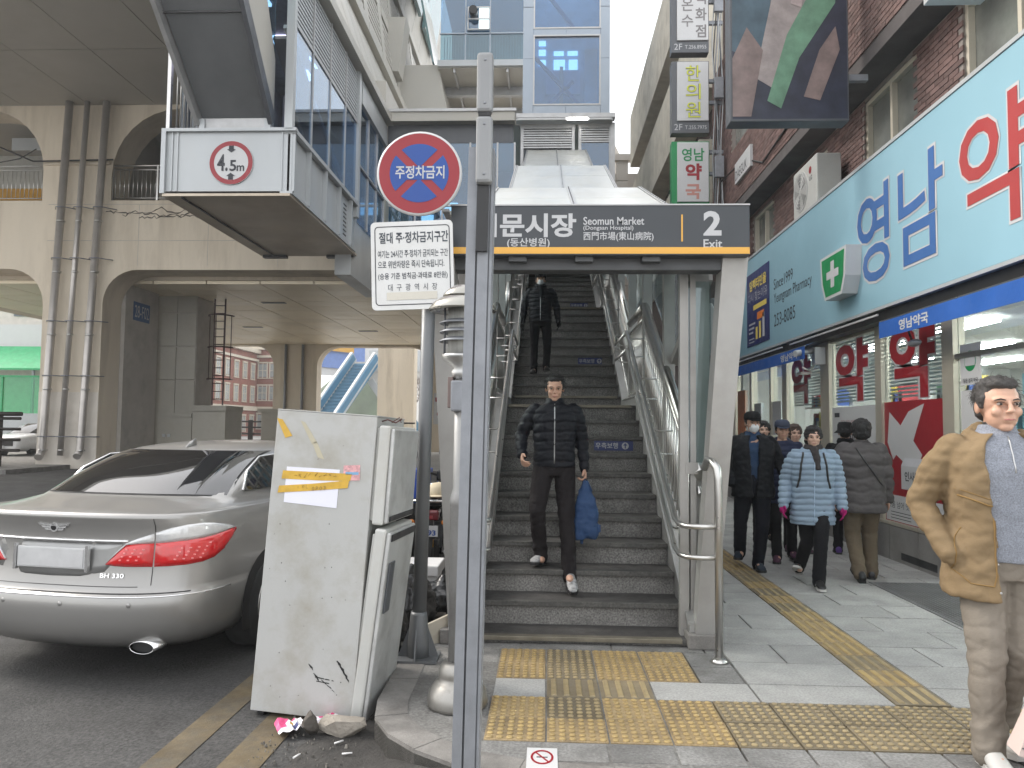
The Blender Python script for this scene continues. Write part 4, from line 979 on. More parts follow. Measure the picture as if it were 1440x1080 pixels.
for x in range(-55, -35, 3): MB().box(x, x+1.6, 59.5, 59.6, 10, 11.8).build('window', M_innerdark, ga)
for x in range(-55, -35, 4): MB().box(x, x+.15, 56.2, 56.4, 0, 5.4).build('support_pole', M_galv, ga)
gp = empty('green_truss_gantry', (-30, 50, 0), 'pale steel gantry with ribbed beam beyond the left arch', 'gantry')
MB().box(-38, -24, 50, 50.5, 9.2, 10.6).build('ribbed_beam', M_alu, gp)
for k in range(20): MB().box(-38+k*.7, -37.9+k*.7, 49.9, 50, 9.3, 10.5).build('rib', M_alu, gp)
MB().cyl((-27.4, 50.2, 0), (-27.4, 50.2, 9.2), .5, 14).build('column', M_alu, gp); MB().cyl((-29.6, 47.5, 0), (-29.6, 47.5, 7.6), .2, 8).build('dark_post', M_dkrail, gp)
MB().box(-40, -20, 49, 52, 11.2, 12.2).build('deck_slab', M_beige, gp)

# ================================================================== far buildings seen under the viaduct
M_farbrick = mat('orange_brick', (.22, .085, .06), .85, var=.12, vscale=.6)
M_fartrim = mat('cream_stone_trim', (.5, .45, .37), .8, var=.05)
M_farwin = mat('pale_far_window', (.25, .27, .27), .3, var=.2)
bb = empty('brick_building', (-46, 100, 0), 'long orange brick building with cream cornices and paired windows', 'building')
bxw = -40
MB().box(-70, bxw, 70, 104, -.2, 11.2).build('wall', M_farbrick, bb); MB().box(-70, bxw+3, 104, 122, -.2, 11.8).build('wall', M_farbrick, bb)
for (xx, y0, y1, zt) in ((bxw, 69.9, 104.1, 11.2), (bxw+3, 103.8, 122, 11.8)):
    MB().box(-70, xx+.5, y0-.3, y1, zt, zt+.5).build('cornice', M_fartrim, bb); MB().box(-70, xx+.25, y0-.1, y1, zt-1.1, zt-.8).build('cornice', M_fartrim, bb)
    MB().box(-70, xx+.2, y0-.1, y1, 3.3, 3.9).build('string_course', M_fartrim, bb)
wm = MB().box(-.06, .04, -.55, .55, -.9, .9).mesh('window'); wm.materials.append(M_farwin)
wf = MB().box(-.06, .10, -.7, -.55, -1.0, 1.0).box(-.06, .10, .55, .7, -1.0, 1.0).box(-.06, .12, -.75, .75, -1.12, -1.0).box(-.06, .12, -.75, .75, 1.0, 1.2).box(-.06, .07, -.04, .04, -1, 1).box(-.06, .07, -.55, .55, -.04, .04).mesh('window_frame'); wf.materials.append(M_fartrim)
for z in (1.6, 5.5, 8.6):
    for k in range(12):
        yy = 72.0+k*2.75
        o = bpy.data.objects.new('window', wm); COL.objects.link(o); o.parent = bb; o.location = Vector((bxw+.03, yy, z))-base_of(bb)
        f = bpy.data.objects.new('window_frame', wf); COL.objects.link(f); f.parent = o
    for x in (-38.7, ):
        pass
    for k in range(2):
        o = bpy.data.objects.new('window', wm); COL.objects.link(o); o.parent = bb; o.rotation_euler.z = -math.pi/2; o.location = Vector((-39.2+k*1.6, 103.97, z+.3))-base_of(bb)
        f = bpy.data.objects.new('window_frame', wf); COL.objects.link(f); f.parent = o
    for k in range(5):
        o = bpy.data.objects.new('window', wm); COL.objects.link(o); o.parent = bb; o.location = Vector((bxw+3.03, 106+k*3, z+.3))-base_of(bb)
        f = bpy.data.objects.new('window_frame', wf); COL.objects.link(f); f.parent = o
# street level walkway, escalator stair, footbridge
M_ebl = mat('blue_escalator_panel', (.04, .15, .25), .4, var=.1)
esb = empty('outdoor_stair', (-23, 90, 0), 'bright blue stair with white side rails going up to the footbridge', 'stair')
MB().hexa([(-26.5, 84, .5), (-23.8, 84, .5), (-20.5, 92, 8.6), (-23.4, 92, 8.6), (-26.5, 84, .9), (-23.8, 84, .9), (-20.5, 92, 9.0), (-23.4, 92, 9.0)]).build('stair_surface', M_ebl, esb, fix=True)
for dx in (0, 2.8): MB().bar((-26.6+dx, 83.9, 1.4), (-23.5+dx, 92, 9.9), .35, 1.3).build('side_rail', M_panelwhite, esb); MB().bar((-26.4+dx, 83.5, 1.5), (-23.3+dx, 91.5, 9.8), .12, .8).build('side_panel', M_ebl, esb)
for k in range(20): t = k/20; MB().box(-26.5+3.2*t, -23.8+3.2*t, 84+8*t-.05, 84+8*t+.05, .9+8.1*t, 1.1+8.1*t).build('step', M_ebl, esb)
pb = empty('pedestrian_bridge', (-12, 96, 0), 'pale concrete footbridge crossing above the street', 'footbridge')
M_pale = mat('pale_concrete', (.52, .51, .48), .8, var=.05)
MB().box(-22, 8, 94, 97, 6.8, 8.2).build('deck', M_pale, pb); MB().box(-22, 8, 93.8, 94, 8.2, 10.8).build('parapet_panel', M_panelwhite, pb)
for x in (-19, -4): MB().box(x-.8, x+.8, 94.5, 96.5, -.2, 6.8).build('pier', M_pale, pb)
MB().bar((-21.5, 92.5, 7), (-17, 92.5, .5), .4, .8).build('stair_side', M_panelwhite, pb); MB().bar((-19.6, 92, 7), (-15, 92, .5), .15, .9).build('stair_side', M_ebl, pb)
MB().box(-24, -21.5, 93, 96, 8.6, 9.3).build('stair_head', M_pale, pb)
bl_ = empty('billboard', (-27, 100, 0), 'large white and blue billboard on the wall beyond the arch', 'billboard')
MB().hexa([(-29.5, 98, 8), (-22.5, 108, 8), (-22.5, 108.4, 8), (-29.5, 98.4, 8), (-29.5, 98, 15.5), (-22.5, 108, 13.6), (-22.5, 108.4, 13.6), (-29.5, 98.4, 15.5)]).build('board', M_signwhite, bl_, fix=True)
MB().hexa([(-29.3, 97.9, 9), (-25, 104, 9), (-25, 104.1, 9), (-29.3, 98, 9), (-29.3, 97.9, 14.6), (-25, 104, 13.8), (-25, 104.1, 13.8), (-29.3, 98, 14.6)]).build('blue_print', mat('print_blue', (.12, .2, .45), .5), bl_, fix=True)
MB().hexa([(-28.8, 97.85, 11.2), (-26, 101.9, 11.2), (-26, 102, 11.2), (-28.8, 97.9, 11.2), (-28.8, 97.85, 12.4), (-26, 101.9, 12.2), (-26, 102, 12.2), (-28.8, 97.9, 12.4)]).build('yellow_print', M_yellow, bl_, fix=True)
MB().cyl((-27, 100.5, 0), (-27, 100.5, 8), .3, 8).build('pole', M_galv, bl_)
M_hill = mat('green_hillside', (.05, .075, .04), .95, var=.35, vscale=.3)
M_far1 = mat('haze_pale_wall', (.60, .58, .55), .85, var=.04)  # paleness of the far blocks stands in for part of the haze
M_far2 = mat('far_window_grid', (.32, .35, .38), .6, var=.1)
def tower(x, y, w, d, h, lab, m=M_far1, nx=6, nz_=18):
    t = empty('apartment_tower', (x, y, 0), lab, 'tower block', 'tower blocks in the haze beyond the viaduct')
    MB().box(x-w/2, x+w/2, y, y+d, -.2, h).build('wall', m, t)
    MB().box(x-w/4, x+w/4, y+d*.2, y+d*.8, h, h+3).build('roof_house', m, t)
    me = MB().box(-w/nx*.3, w/nx*.3, -.12, .05, -.8, .8).mesh('window'); me.materials.append(M_far2)
    z0 = max(2, h-nz_*3.1)
    for i in range(nx):
        for k in range(int((h-z0)/3.1)):
            o = bpy.data.objects.new('window', me); COL.objects.link(o); o.parent = t; o.location = Vector((x-w/2+w*(i+.5)/nx, y, z0+1.5+k*3.1))-base_of(t)
tower(-56, 290, 16, 14, 52, 'wide pale tower block left of the construction crane', nx=7, nz_=14)
tower(-70, 300, 10, 12, 44, 'narrow pale tower block beside the billboard', nx=4, nz_=12)
tower(-40, 330, 9, 12, 58, 'slim tall tower block right of the wide one', nx=3, nz_=14)
tower(-29, 350, 12, 12, 46, 'bluish tower block nearest the concrete column', mat('bluish_tower', (.5, .55, .6), .8), nx=5, nz_=12)
tower(-46, 250, 22, 12, 22, 'low wide block in front of the towers', nx=9, nz_=5)
cr = empty('tower_crane', (-52, 220, 0), 'thin red lattice mast standing among the far towers', 'crane')
MB().box(-52.3, -51.7, 220, 220.6, 0, 36).build('mast', mat('crane_red', (.4, .2, .16), .7), cr); MB().box(-54, -50, 220, 220.3, 33, 33.4).build('jib', MATS['crane_red'], cr)
hl = MB(); vs = []; fs = []
for i in range(25):
    for j in range(5):
        x = -95+i*2.6; vs.append((x, 150+j*6, -.2+(10+6*math.sin(i*.35)+2*mnoise.noise(Vector((i*.6, j, 2))))*math.sin(j*math.pi/4*.9)))
for i in range(24):
    for j in range(4): fs.append((i*5+j, i*5+j+1, i*5+j+6, i*5+j+5))
hl.smooth = True; hl.add(vs, fs); hl.build('hill', M_hill, kind='structure')
# street shop block far right under the arch + small trees
fs_ = empty('shop_building', (-6, 120, 0), 'low shop building with red and blue signs beyond the street', 'building')
MB().box(-14, 14, 118, 128, -.2, 16).build('wall', mat('far_shop_wall', (.5, .47, .44), .8), fs_)
MB().box(-12.5, -10, 117.9, 118, 12.2, 14).build('red_sign', M_red, fs_); MB().box(-9.8, -8, 117.9, 118, 12.2, 14).build('blue_sign', M_notice, fs_)
for k in range(6): MB().box(-13+k*3, -11+k*3, 117.9, 118, 6, 9).build('window', M_far2, fs_)
MB().box(-14, 10, 117.85, 118, 3.2, 4.6).build('shop_sign', mat('far_sign_mix', (.5, .25, .22), .6, var=.4, vscale=.5), fs_)
M_twig = mat('bare_branch', (.16, .12, .10), .9, var=.2)
def bare_tree(x, y, h, seed, lab):
    t = empty('street_tree', (x, y, 0), lab, 'tree', 'bare trees along the far street'); rnd = random.Random(seed)
    tk = MB(); tk.tube([(x, y, -.14), (x+.05, y, h*.4)], [.14, .1], 7); tk.build('trunk', M_twig, t)
    b = MB()
    def br(p, d, l, r, n):
        q = p+d*l; b.tube([p, q], [r, r*.6], 4)
        if n == 0: return
        for k in range(3):
            nd = (d+Vector((rnd.uniform(-.8, .8), rnd.uniform(-.8, .8), rnd.uniform(-.1, .6)))).normalized(); br(q, nd, l*.72, r*.6, n-1)
    for k in range(4): br(Vector((x+.05, y, h*.38)), Vector((rnd.uniform(-.6, .6), rnd.uniform(-.6, .6), 1)).normalized(), h*.22, .06, 4)
    b.build('branches', M_twig, t)
for i, (x, y, h) in enumerate(((-10.2, 66, 6), (-6.6, 70, 6.5), (-14.2, 80, 7), (-4.4, 64, 5.5), (-9.4, 84, 7))):
    bare_tree(x, y, h, i+4, ['bare tree just right of the wide far column', 'bare tree seen between the sign pole and lamp post', 'bare tree below the footbridge left of the column', 'bare tree behind the lamp post', 'small bare tree farthest down the street'][i])
nsn = empty('street_notice', (-6.1, 44, 0), 'small white and red notice board on a pole down the street', 'road sign')
MB().box(-6.5, -5.7, 44, 44.05, 1.6, 3.4).build('board', M_signwhite, nsn); MB().box(-6.4, -5.8, 43.97, 44, 2.9, 3.15).build('red_band', M_red, nsn); disc(.13, .2, M_red, (-6.1, 2.2), nsn, 'red_ring', .01, y=44.0); MB().cyl((-6.1, 44.03, -.14), (-6.1, 44.03, 1.6), .04, 6).build('pole', M_galv, nsn)
# ================================================================== right side: brick building and pharmacy
M_brick = mat('purple_brown_brick', (.15, .092, .082), .85, var=.15, vscale=1.5, bump=.3, bscale=80, island=.28, dirt=(.1, .07, .06), damt=.5, dscale=1)
M_mortar = mat('grey_mortar', (.24, .21, .19), .9, var=.1)
M_darkcon = mat('dark_stained_concrete', (.09, .08, .078), .8, var=.25, vscale=1.2)
M_cyan = mat('sky_blue_sign_board', (.26, .44, .52), .35, var=.04, vscale=.8)
M_ivory = mat('ivory_window_frame', (.52, .47, .38), .5, var=.07)
M_blueawn = mat('blue_awning_fabric', (.012, .09, .36), .65, var=.1, bump=.2, bscale=40)
br = empty('brick_shop_building', (4.4, 11, 4.7), 'purple brown brick upper storeys above the pharmacy', 'building')
XW = 4.4
def wall_stuff(y0, y1, z0, z1, holes, xw, name='brickwork', cut=None):
    b = MB(); z = z0; r = 0; rnd = random.Random(5)
    while z+.055 <= z1:
        y = y0-(.1 if r % 2 else 0)
        while y < y1:
            a, c = max(y, y0), min(y+.19, y1)
            if c-a > .03 and not any(h[0] < (a+c)/2 < h[1] and h[2] < z+.03 < h[3] for h in holes):
                d = rnd.uniform(0, .006)
                v = [(xw-.012-d, a, z), (xw-.012-d, c, z), (xw-.012-d, c, z+.057), (xw-.012-d, a, z+.057)]; w = [(xw+.002, q[1], q[2]) for q in v]
                b.add(v+w, [(0, 3, 2, 1), (3, 7, 6, 2), (0, 1, 5, 4), (0, 4, 7, 3), (1, 2, 6, 5)])
            y += .2
        z += .067; r += 1
    return b.build(name, M_brick, br, kind='stuff')
wins = [(14.8, 16.3, 4.3, 6.0), (12.0, 13.5, 4.3, 5.95), (9.1, 10.65, 4.95, 6.05), (4.5, 8.12, 4.7, 6.05)]
def wallgrid(xw, th, y0, y1, z0, z1, holes, m, name):
    ys = sorted(set([y0, y1]+[h[0] for h in holes]+[h[1] for h in holes])); zs = sorted(set([z0, z1]+[h[2] for h in holes]+[h[3] for h in holes]))
    ys = [v for v in ys if y0 <= v <= y1]; zs = [v for v in zs if z0 <= v <= z1]; b = MB()
    for a, c in zip(ys, ys[1:]):
        for e, f in zip(zs, zs[1:]):
            if not any(h[0] <= (a+c)/2 <= h[1] and h[2] <= (e+f)/2 <= h[3] for h in holes): b.box(xw, xw+th, a, c, e, f)
    return b.build(name, m, br)
wallgrid(XW, .25, 3.0, 18.4, 3.9, 6.1, wins, M_mortar, 'wall')
wall_stuff(3.0, 18.4, 4.0, 6.1, wins, XW)
MB().box(XW, 12, 18.15, 18.4, -.1, 14).build('wall', M_mortar, br)
for (y0, y1, z0, z1) in wins:
    w = MB().box(XW+.10, XW+.12, y0+.05, y1-.05, z0+.05, z1-.05).build('window', mat('dusty_window_glass', (.16, .165, .15), .15, var=.3, vscale=1.5, spec=.8), br)
    b = MB(); n = 2 if y1-y0 < 2 else 4
    b.box(XW+.03, XW+.13, y0, y1, z0, z0+.06).box(XW+.03, XW+.13, y0, y1, z1-.06, z1)
    for k in range(n+1):
        yy = y0+(y1-y0-.06)*k/n; b.box(XW+.03, XW+.13, yy, yy+.06, z0+.06, z1-.06)
    b.build('window_frame', M_ivory, w)
# overhang, fascia and upper brick
MB().box(4.0, 5.2, 3.0, 18.4, 6.1, 6.3).build('overhang_slab', M_darkcon, br)
wallgrid(4.0, .2, 3.0, 18.4, 6.3, 10, [(4.5, 8.0, 7.5, 9.4), (9.2, 12, 7.5, 9.4), (13.5, 16.5, 7.5, 9.4)], M_mortar, 'wall')
wall_stuff(3.0, 18.4, 6.3, 10, [(4.5, 8.0, 7.5, 9.4), (9.2, 12, 7.5, 9.4), (13.5, 16.5, 7.5, 9.4)], 4.0)
for (y0, y1) in ((4.5, 8), (9.2, 12), (13.5, 16.5)): MB().box(4.08, 4.1, y0, y1, 7.5, 9.4).build('window', MATS['dusty_window_glass'], br)
# end face bricks toward the signs
b = MB(); 
MB().box(3.98, 4.6, 17.0, 17.2, 4.8, 6.1).build('end_pier', M_brick, br)

# ground floor: sign board band
XS = 3.85
pn = empty('pharmacy_shopfront', (4.1, 9, 0), 'pharmacy front with sky blue fascia, steel framed windows and lit interior', 'shop front')
MB().box(XS, 4.4, 3.0, 17.2, 2.93, 4.72, bev=.01).build('fascia_board', M_cyan, pn)
MB().box(XS-.012, XS+.05, 3.0, 17.2, 4.72, 4.76).build('fascia_trim', M_panelwhite, pn); MB().box(XS-.01, XS+.04, 3.0, 17.2, 2.895, 2.93).build('fascia_trim', M_panelwhite, pn)
MB().box(XS+.05, 4.3, 3.0, 17.2, 2.78, 2.893).build('shutter_box', M_black, pn)
MB().box(XS-.02, XS+.0, 9.0, 12.2, 2.83, 2.85).build('light_strip', M_signwhite, pn)
MB().box(XS-.02, XS+.0, 12.6, 16.2, 2.83, 2.85).build('light_strip', M_signwhite, pn)
U = (0, -1, 0)
def stext(s, y, z, w, h, m=M_ink, par=None, bold=0., x=XS, **k): return text(s, m, (x, y, z), U, Z_, w, h, par or pn, bold=bold, **k)
stext('Since1999', 13.05, 3.86, 1.0, .18); stext('Yeungnam Pharmacy', 13.05, 3.57, 1.85, .22); stext('253-8085', 13.05, 3.23, 1.1, .21)
# colour field of the large lettering area (unreadable in the photo)
R1 = ["9a8a80 8f8478 8a8578 8d8070 857468 7a6a62 7f7f80 6f9aa8 86b8c8 8aa0b0 b88a90 c08080".split(),
      "8a8a80 8a8a7c 86887a 857c6e 86a0a4 92b8c4 8fb4c2 b07078 b89a98 c07074 b87a78 c88a8a".split(),
      "80aebb 8ab0b8 7fa4b4 8fb0c0 8aaed0 9cb4cc b8909c b87a78 b0807a b86a6c c0686a bfaead".split(),
      "7fb0b8 86a6cc 84a0c4 8aa0d0 6a86c4 98a8c0 9fb0b8 b0666a a87a78 b06464 b09494 c8b4b4".split(),
      "7a9cc8 7088c0 7a90c0 6f8fc0 5874b4 8a9cb8 94b0b4 7fa0a8 6a8a98 76848c 84949c 66707a".split(),
      "86a8c8 6c88b8 7a92bc 84acc8 5f80b4 7494ac 80b4c0 70a8c0 6aa8bc 68a4b8 74b0c4 5a8aa0".split(),
      "8cc0cc 74a0b8 80b0c4 7cb4c8 6ea0b4 74aabc 70b0c4 6cb0c8 70b0c4 70b0c4 6eaabc 4a6474".split()]
M_bigblue = mat('big_letter_blue', (.05, .13, .33), .4, var=.05); M_bigred = mat('big_letter_red', (.36, .05, .05), .4, var=.05)
for q_, y_, w_, m_ in (('영남', 9.55, 2.05, M_bigblue), ('약국', 7.2, 2.2, M_bigred)):
    stext(q_, y_+.03, 3.22, w_+.06, 1.16, M_letter, bold=.03, lift=.004); stext(q_, y_, 3.25, w_, 1.10, m_, bold=.012, lift=.008)
MB().box(XS-.012, XS, 13.30, 14.75, 3.05, 4.42, bev=.004).build('poster_panel', mat('poster_navy', (.02, .03, .13), .4, var=.15), pn)
M_y2 = mat('poster_yellow', (.75, .58, .12), .5, var=0)
stext('임팩타민을', 14.55, 4.08, 1.1, .2, M_y2, bold=.03, x=XS-.013); stext('다시 찾는이유', 14.65, 3.86, 1.25, .18, M_letter, x=XS-.013)
rect(M_y2, (XS-.012, 14.3, 3.70), U, Z_, .85, .09, pn, 'yellow_band'); rect(mat('poster_orange', (.7, .2, .03), .5), (XS-.012, 14.05, 3.50), U, Z_, .45, .13, pn, 'orange_band')
for k in range(3): rect(M_letter, (XS-.012, 14.6, 3.44-k*.08), U, Z_, .42-.07*k, .035, pn, 'print_line')
for k, hh in enumerate((.12, .2, .33)): rect(M_y2 if k < 2 else M_letter, (XS-.012, 14.15-k*.22, 3.15), U, Z_, .13, hh+.1, pn, 'print_block')
for k in range(2): rect(M_letter, (XS-.012, 14.6, 3.17-k*.06), U, Z_, .35, .02, pn, 'print_line')
# green cross shield
cs = empty('pharmacy_cross_sign', (3.7, 9.9, 3.3), 'green shield shaped sign with white cross projecting from the blue fascia', 'pharmacy sign')
pts = [(-.40, .30), (.40, .30), (.36, -.1), (.26, -.33), (-.26, -.33), (-.36, -.1)]
org = (3.66, 9.88, 3.50)
MB().prism([(3.66, 9.88+a*1.12, 3.50+b_*.92) for a, b_ in pts], (.19, 0, 0)).build('shield_box', M_signwhite, cs, fix=True)
poly(M_green, [(a*.86*1.12, b_*.8) for a, b_ in pts][::-1], org, U, Z_, cs, 'green_face', lift=.003, t=.002)
poly(M_letter, [(a*1.2, b_) for a, b_ in [(-.05, -.17), (.05, -.17), (.05, -.05), (.17, -.05), (.17, .05), (.05, .05), (.05, .17), (-.05, .17), (-.05, .05), (-.17, .05), (-.17, -.05), (-.05, -.05)]], org, U, Z_, cs, 'white_cross', lift=.006)
# round dark projecting sign near pillar
rs = empty('round_shop_sign', (3.5, 16.2, 3.6), 'dark rimmed round white sign projecting behind the canopy pillar', 'shop sign')
MB().cyl((3.45, 16.2, 3.6), (3.85, 16.2, 3.6), .65, 24).build('sign_drum', M_darkgrey, rs); MB().cyl((3.43, 16.2, 3.6), (3.45, 16.2, 3.6), .55, 24).build('sign_face', M_signwhite, rs)
# storefront glazing
XF = 4.1
G_shop = glass('shop_window_glass', (.86, .92, .92), .10)
mull = [(11.16, 11.5), (9.45, 9.62), (7.80, 8.02), (6.45, 6.55), (13.1, 13.35), (14.0, 14.1), (15.3, 15.45), (16.6, 16.9), (5.0, 5.1)]
for a, c in mull: MB().box(XF-.04, XF+.08, a, c, .42, 2.8).build('window_post', mat('brass_tinted_steel', (.50, .46, .38), .35, .4, var=.06, rvar=.05), pn)
MB().box(XF-.03, XF+.07, 3.2, 17, 2.74, 2.80).build('head_rail', MATS['brass_tinted_steel'], pn)
M_plinth = mat('grey_granite_plinth', (.21, .20, .19), .5, var=.15, fine=.25, island=.08, dirt=(.1, .09, .085), damt=.5)
yy = 7.85
while yy < 17:
    MB().box(XF-.06, XF+.2, yy+.003, yy+.69, -.02, .40, bev=.004).build('plinth_stone', M_plinth, pn); yy += .70
MB().box(XF-.065, XF+.1, 7.85, 17, .405, .44).build('window_sill', MATS['brass_tinted_steel'], pn)
MB().box(XF-.062, XF-.05, 8.15, 8.95, .04, .12).build('drain_slot', M_black, pn)
for a, c in ((9.62, 11.16), (8.02, 9.45), (11.5, 13.1), (13.35, 14.0), (14.1, 15.3), (15.45, 16.6)): MB().box(XF+.01, XF+.02, a, c, .44, 2.74).build('window_glass', G_shop, pn)
for a, c in ((6.55, 7.80), (5.1, 6.45), (3.3, 5.0)): MB().box(XF+.01, XF+.02, a, c, .04, 2.74).build('door_glass', G_shop, pn)
MB().tube([(XF-.03, 6.62, 2.35), (XF-.03, 5.2, 2.35)], .03, 8).build('door_rail', M_steel, pn); MB().box(XF-.03, XF+.05, 6.5, 7.8, 2.22, 2.27).build('door_header', M_steel, pn)
MB().tube([(XF-.06, 6.7, .8), (XF-.06, 6.7, 1.5)], .02, 8).build('door_handle', M_steel, pn)
# blinds behind glass
for a, c, z0 in ((9.65, 11.14, 1.9), (8.05, 9.43, 1.9), (11.6, 13.0, 1.9)):
    me = MB().box(XF+.05, XF+.055, a, c, -.013, .013).mesh('blind_slat', (0, 0, 0)); me.materials.append(M_signwhite); z = z0
    while z < 2.72:
        o = bpy.data.objects.new('blind_slat', me); COL.objects.link(o); o.parent = pn; o.location = Vector((0, 0, z))-base_of(pn); z += .045
def yak(yc, h, z0, w):
    """the syllable for medicine as cut vinyl: red with white outline"""
    for m, bold, lift in ((M_letter, .035, .004), (M_red, .0, .008)):
        e = 0 if bold else .018
        text('약', m, (XF-.0, yc-e, z0+e), U, Z_, w-2*e, h-2*e, pn, bold=bold+.032, lift=lift)
yak(11.0, .86, 1.87, 1.12); yak(9.3, .92, 1.85, 1.1); yak(12.95, .8, 1.9, .95)
# posters
ps = MB().box(XF-.012, XF-.008, 9.66, 11.12, .46, 1.82).build('window_poster', M_signwhite, pn)
text('세계가', M_ink, (XF-.012, 10.82, 1.22), U, Z_, .75, .24, ps, bold=.01); text('잇고 이은 이야기', M_red, (XF-.012, 10.8, 1.56), U, Z_, .55, .08, ps)
rect(M_ink, (XF-.012, 11.03, 1.68), U, Z_, .18, .06, ps, 'print_mark')
for k in range(3): rect(M_ink, (XF-.012, 10.3, .62+k*.07), U, Z_, .5, .012, ps, 'print_line')
ps = MB().box(XF-.012, XF-.008, 8.04, 9.44, .44, 1.84).build('window_poster', M_red, pn)
poly(M_signwhite, [(.08, .92), (.22, .72), (.30, .78), (.72, .60), (.92, .80), (.72, .95), (.98, 1.36), (.62, 1.28), (.42, 1.12), (.14, 1.28)], (XF-.012, 9.44, .44), U, Z_, ps, 'paper_ribbon')
rect(M_signwhite, (XF-.012, 9.42, .45), U, Z_, 1.36, .30, ps, 'white_foot'); rect(M_signwhite, (XF-.0135, 9.02, .80), U, Z_, .78, .30, ps, 'carton_front', label=None)
poly(mat('carton_top', (.6, .6, .62), .5), [(.42, 1.10-.44+.44), (1.2, 1.10), (1.10, 1.2), (.50, 1.19)], (XF-.012, 9.44, 0), U, Z_, ps, 'carton_top', lift=.003)
text('인사돌', M_ink, (XF-.0145, 8.93, .93), U, Z_, .34, .11, ps, bold=.02); rect(M_red, (XF-.0145, 9.02, .80), U, Z_, .78, .035, ps, 'carton_stripe')
text('잇몸 넘어 잇몸뼈까지', M_ink, (XF-.0135, 9.36, .60), U, Z_, .9, .08, ps)
for k in range(3): rect(M_ink, (XF-.0135, 9.3, .48+k*.035), U, Z_, .5, .008, ps, 'print_line')
# small posters near the door and notices
for (yc, z0, w, h, mm) in ((7.72, 1.95, .36, .40, M_signwhite), (7.72, 1.52, .36, .38, M_signwhite), (7.75, 1.0, .42, .48, M_signwhite), (14.0, 1.4, .5, .6, M_signwhite), (15.2, 1.3, .45, .7, M_panelwhite), (13.9, .6, .5, .6, M_notice), (16.5, .8, .6, 1.5, mat('orange_sign', (.55, .16, .05), .5))):
    MB().box(XF-.014, XF-.008, yc-w, yc, z0, z0+h).build('notice_sheet', mm, pn)
ntc = MB().box(XF-.016, XF-.014, 7.40, 7.68, 1.99, 2.31).build('notice_print', M_signwhite, pn)
disc2 = [(.14+.10*math.cos(a*math.pi/12), .19+.10*math.sin(a*math.pi/12)) for a in range(24)]
poly(M_green, disc2, (XF-.016, 7.68, 1.99), U, Z_, ntc, 'round_logo'); poly(M_signwhite, [(x*.92+.011, max(y, .14)*.92+.016) for x, y in disc2], (XF-.016, 7.68, 1.99), U, Z_, ntc, 'round_logo', lift=.0025)
text('담은 성지 약국', M_ink, (XF-.016, 7.66, 1.97), U, Z_, .25, .045, ntc, bold=.02)
# interior
M_shopin = mat('shop_interior_wall', (.5, .5, .48), .7, var=.05)
MB().box(4.3, 12, 3.2, 17.2, 2.86, 2.92).build('shop_ceiling', M_shopin, pn); MB().box(4.3, 12, 3.2, 17.2, -.02, .02).build('shop_floor', mat('shop_floor', (.4, .39, .36), .3), pn)
MB().box(10, 10.1, 3.2, 17.2, 0, 2.9).build('shop_wall', M_shopin, pn); MB().box(4.4, 10, 3.1, 3.2, 0, 2.9).build('shop_wall', M_shopin, pn); MB().box(4.3, 10, 16.9, 17, 0, 2.9).build('shop_wall', M_shopin, pn)
for x in (5.2, 6.8, 8.4):
    for yy in (4.5, 6.8, 9.2, 11.6, 14): MB().box(x, x+.15, yy, yy+1.2, 2.80, 2.85).build('ceiling_tube_light', E_shop, pn)
rnd = random.Random(9)
M_box = [mat('medicine_box_'+n, c, .5, var=.1) for n, c in (('white', (.7, .7, .7)), ('blue', (.05, .12, .4)), ('red', (.5, .04, .05)), ('yellow', (.65, .5, .08)), ('green', (.1, .35, .15)), ('teal', (.15, .4, .5)))]
SHL = ['medicine shelf behind the red poster window', 'medicine shelf behind the white poster window', 'medicine shelf behind the window with the third red letter', 'medicine shelf just inside the pharmacy door', 'medicine shelf at the far window near the canopy pillar', 'medicine shelf deep inside the pharmacy behind the others']
def shelf(x, y0, y1, n=4):
    sh = empty('display_shelf', (x, (y0+y1)/2, 0), SHL.pop(0), 'shelf', 'shelf units inside the pharmacy')
    MB().box(x+.35, x+.38, y0, y1, 0, 2.1).build('back_board', M_signwhite, sh)
    for k in range(n+1): MB().box(x, x+.35, y0, y1, .3+k*.4, .33+k*.4).build('shelf_board', M_signwhite, sh)
    for mi in range(6):
        b = MB(); yy = y0+rnd.uniform(0, .1)
        for k in range(n+1):
            yy = y0+.02
            while yy < y1-.15:
                w = rnd.uniform(.07, .16); h = rnd.uniform(.12, .3)
                if rnd.randrange(6) == mi: b.box(x+.05, x+.3, yy, yy+w-.01, .331+k*.4, .331+k*.4+h)
                yy += w
        if b.v: b.build('medicine_box', M_box[mi], sh, kind='stuff')
for x, a, c in ((5.4, 8.2, 9.3), (5.4, 9.7, 11), (5.4, 11.7, 13.0), (6.2, 5.2, 6.8), (5.0, 13.6, 15.0), (7.5, 6.9, 8.2)): shelf(x, a, c)
MB().box(7.0, 7.05, 4.6, 7.6, 2.25, 2.45).build('aisle_banner', M_red, pn); text('건강식품', M_letter, (7.0, 6.9, 2.29), U, Z_, 1.0, .13, pn, bold=.02)
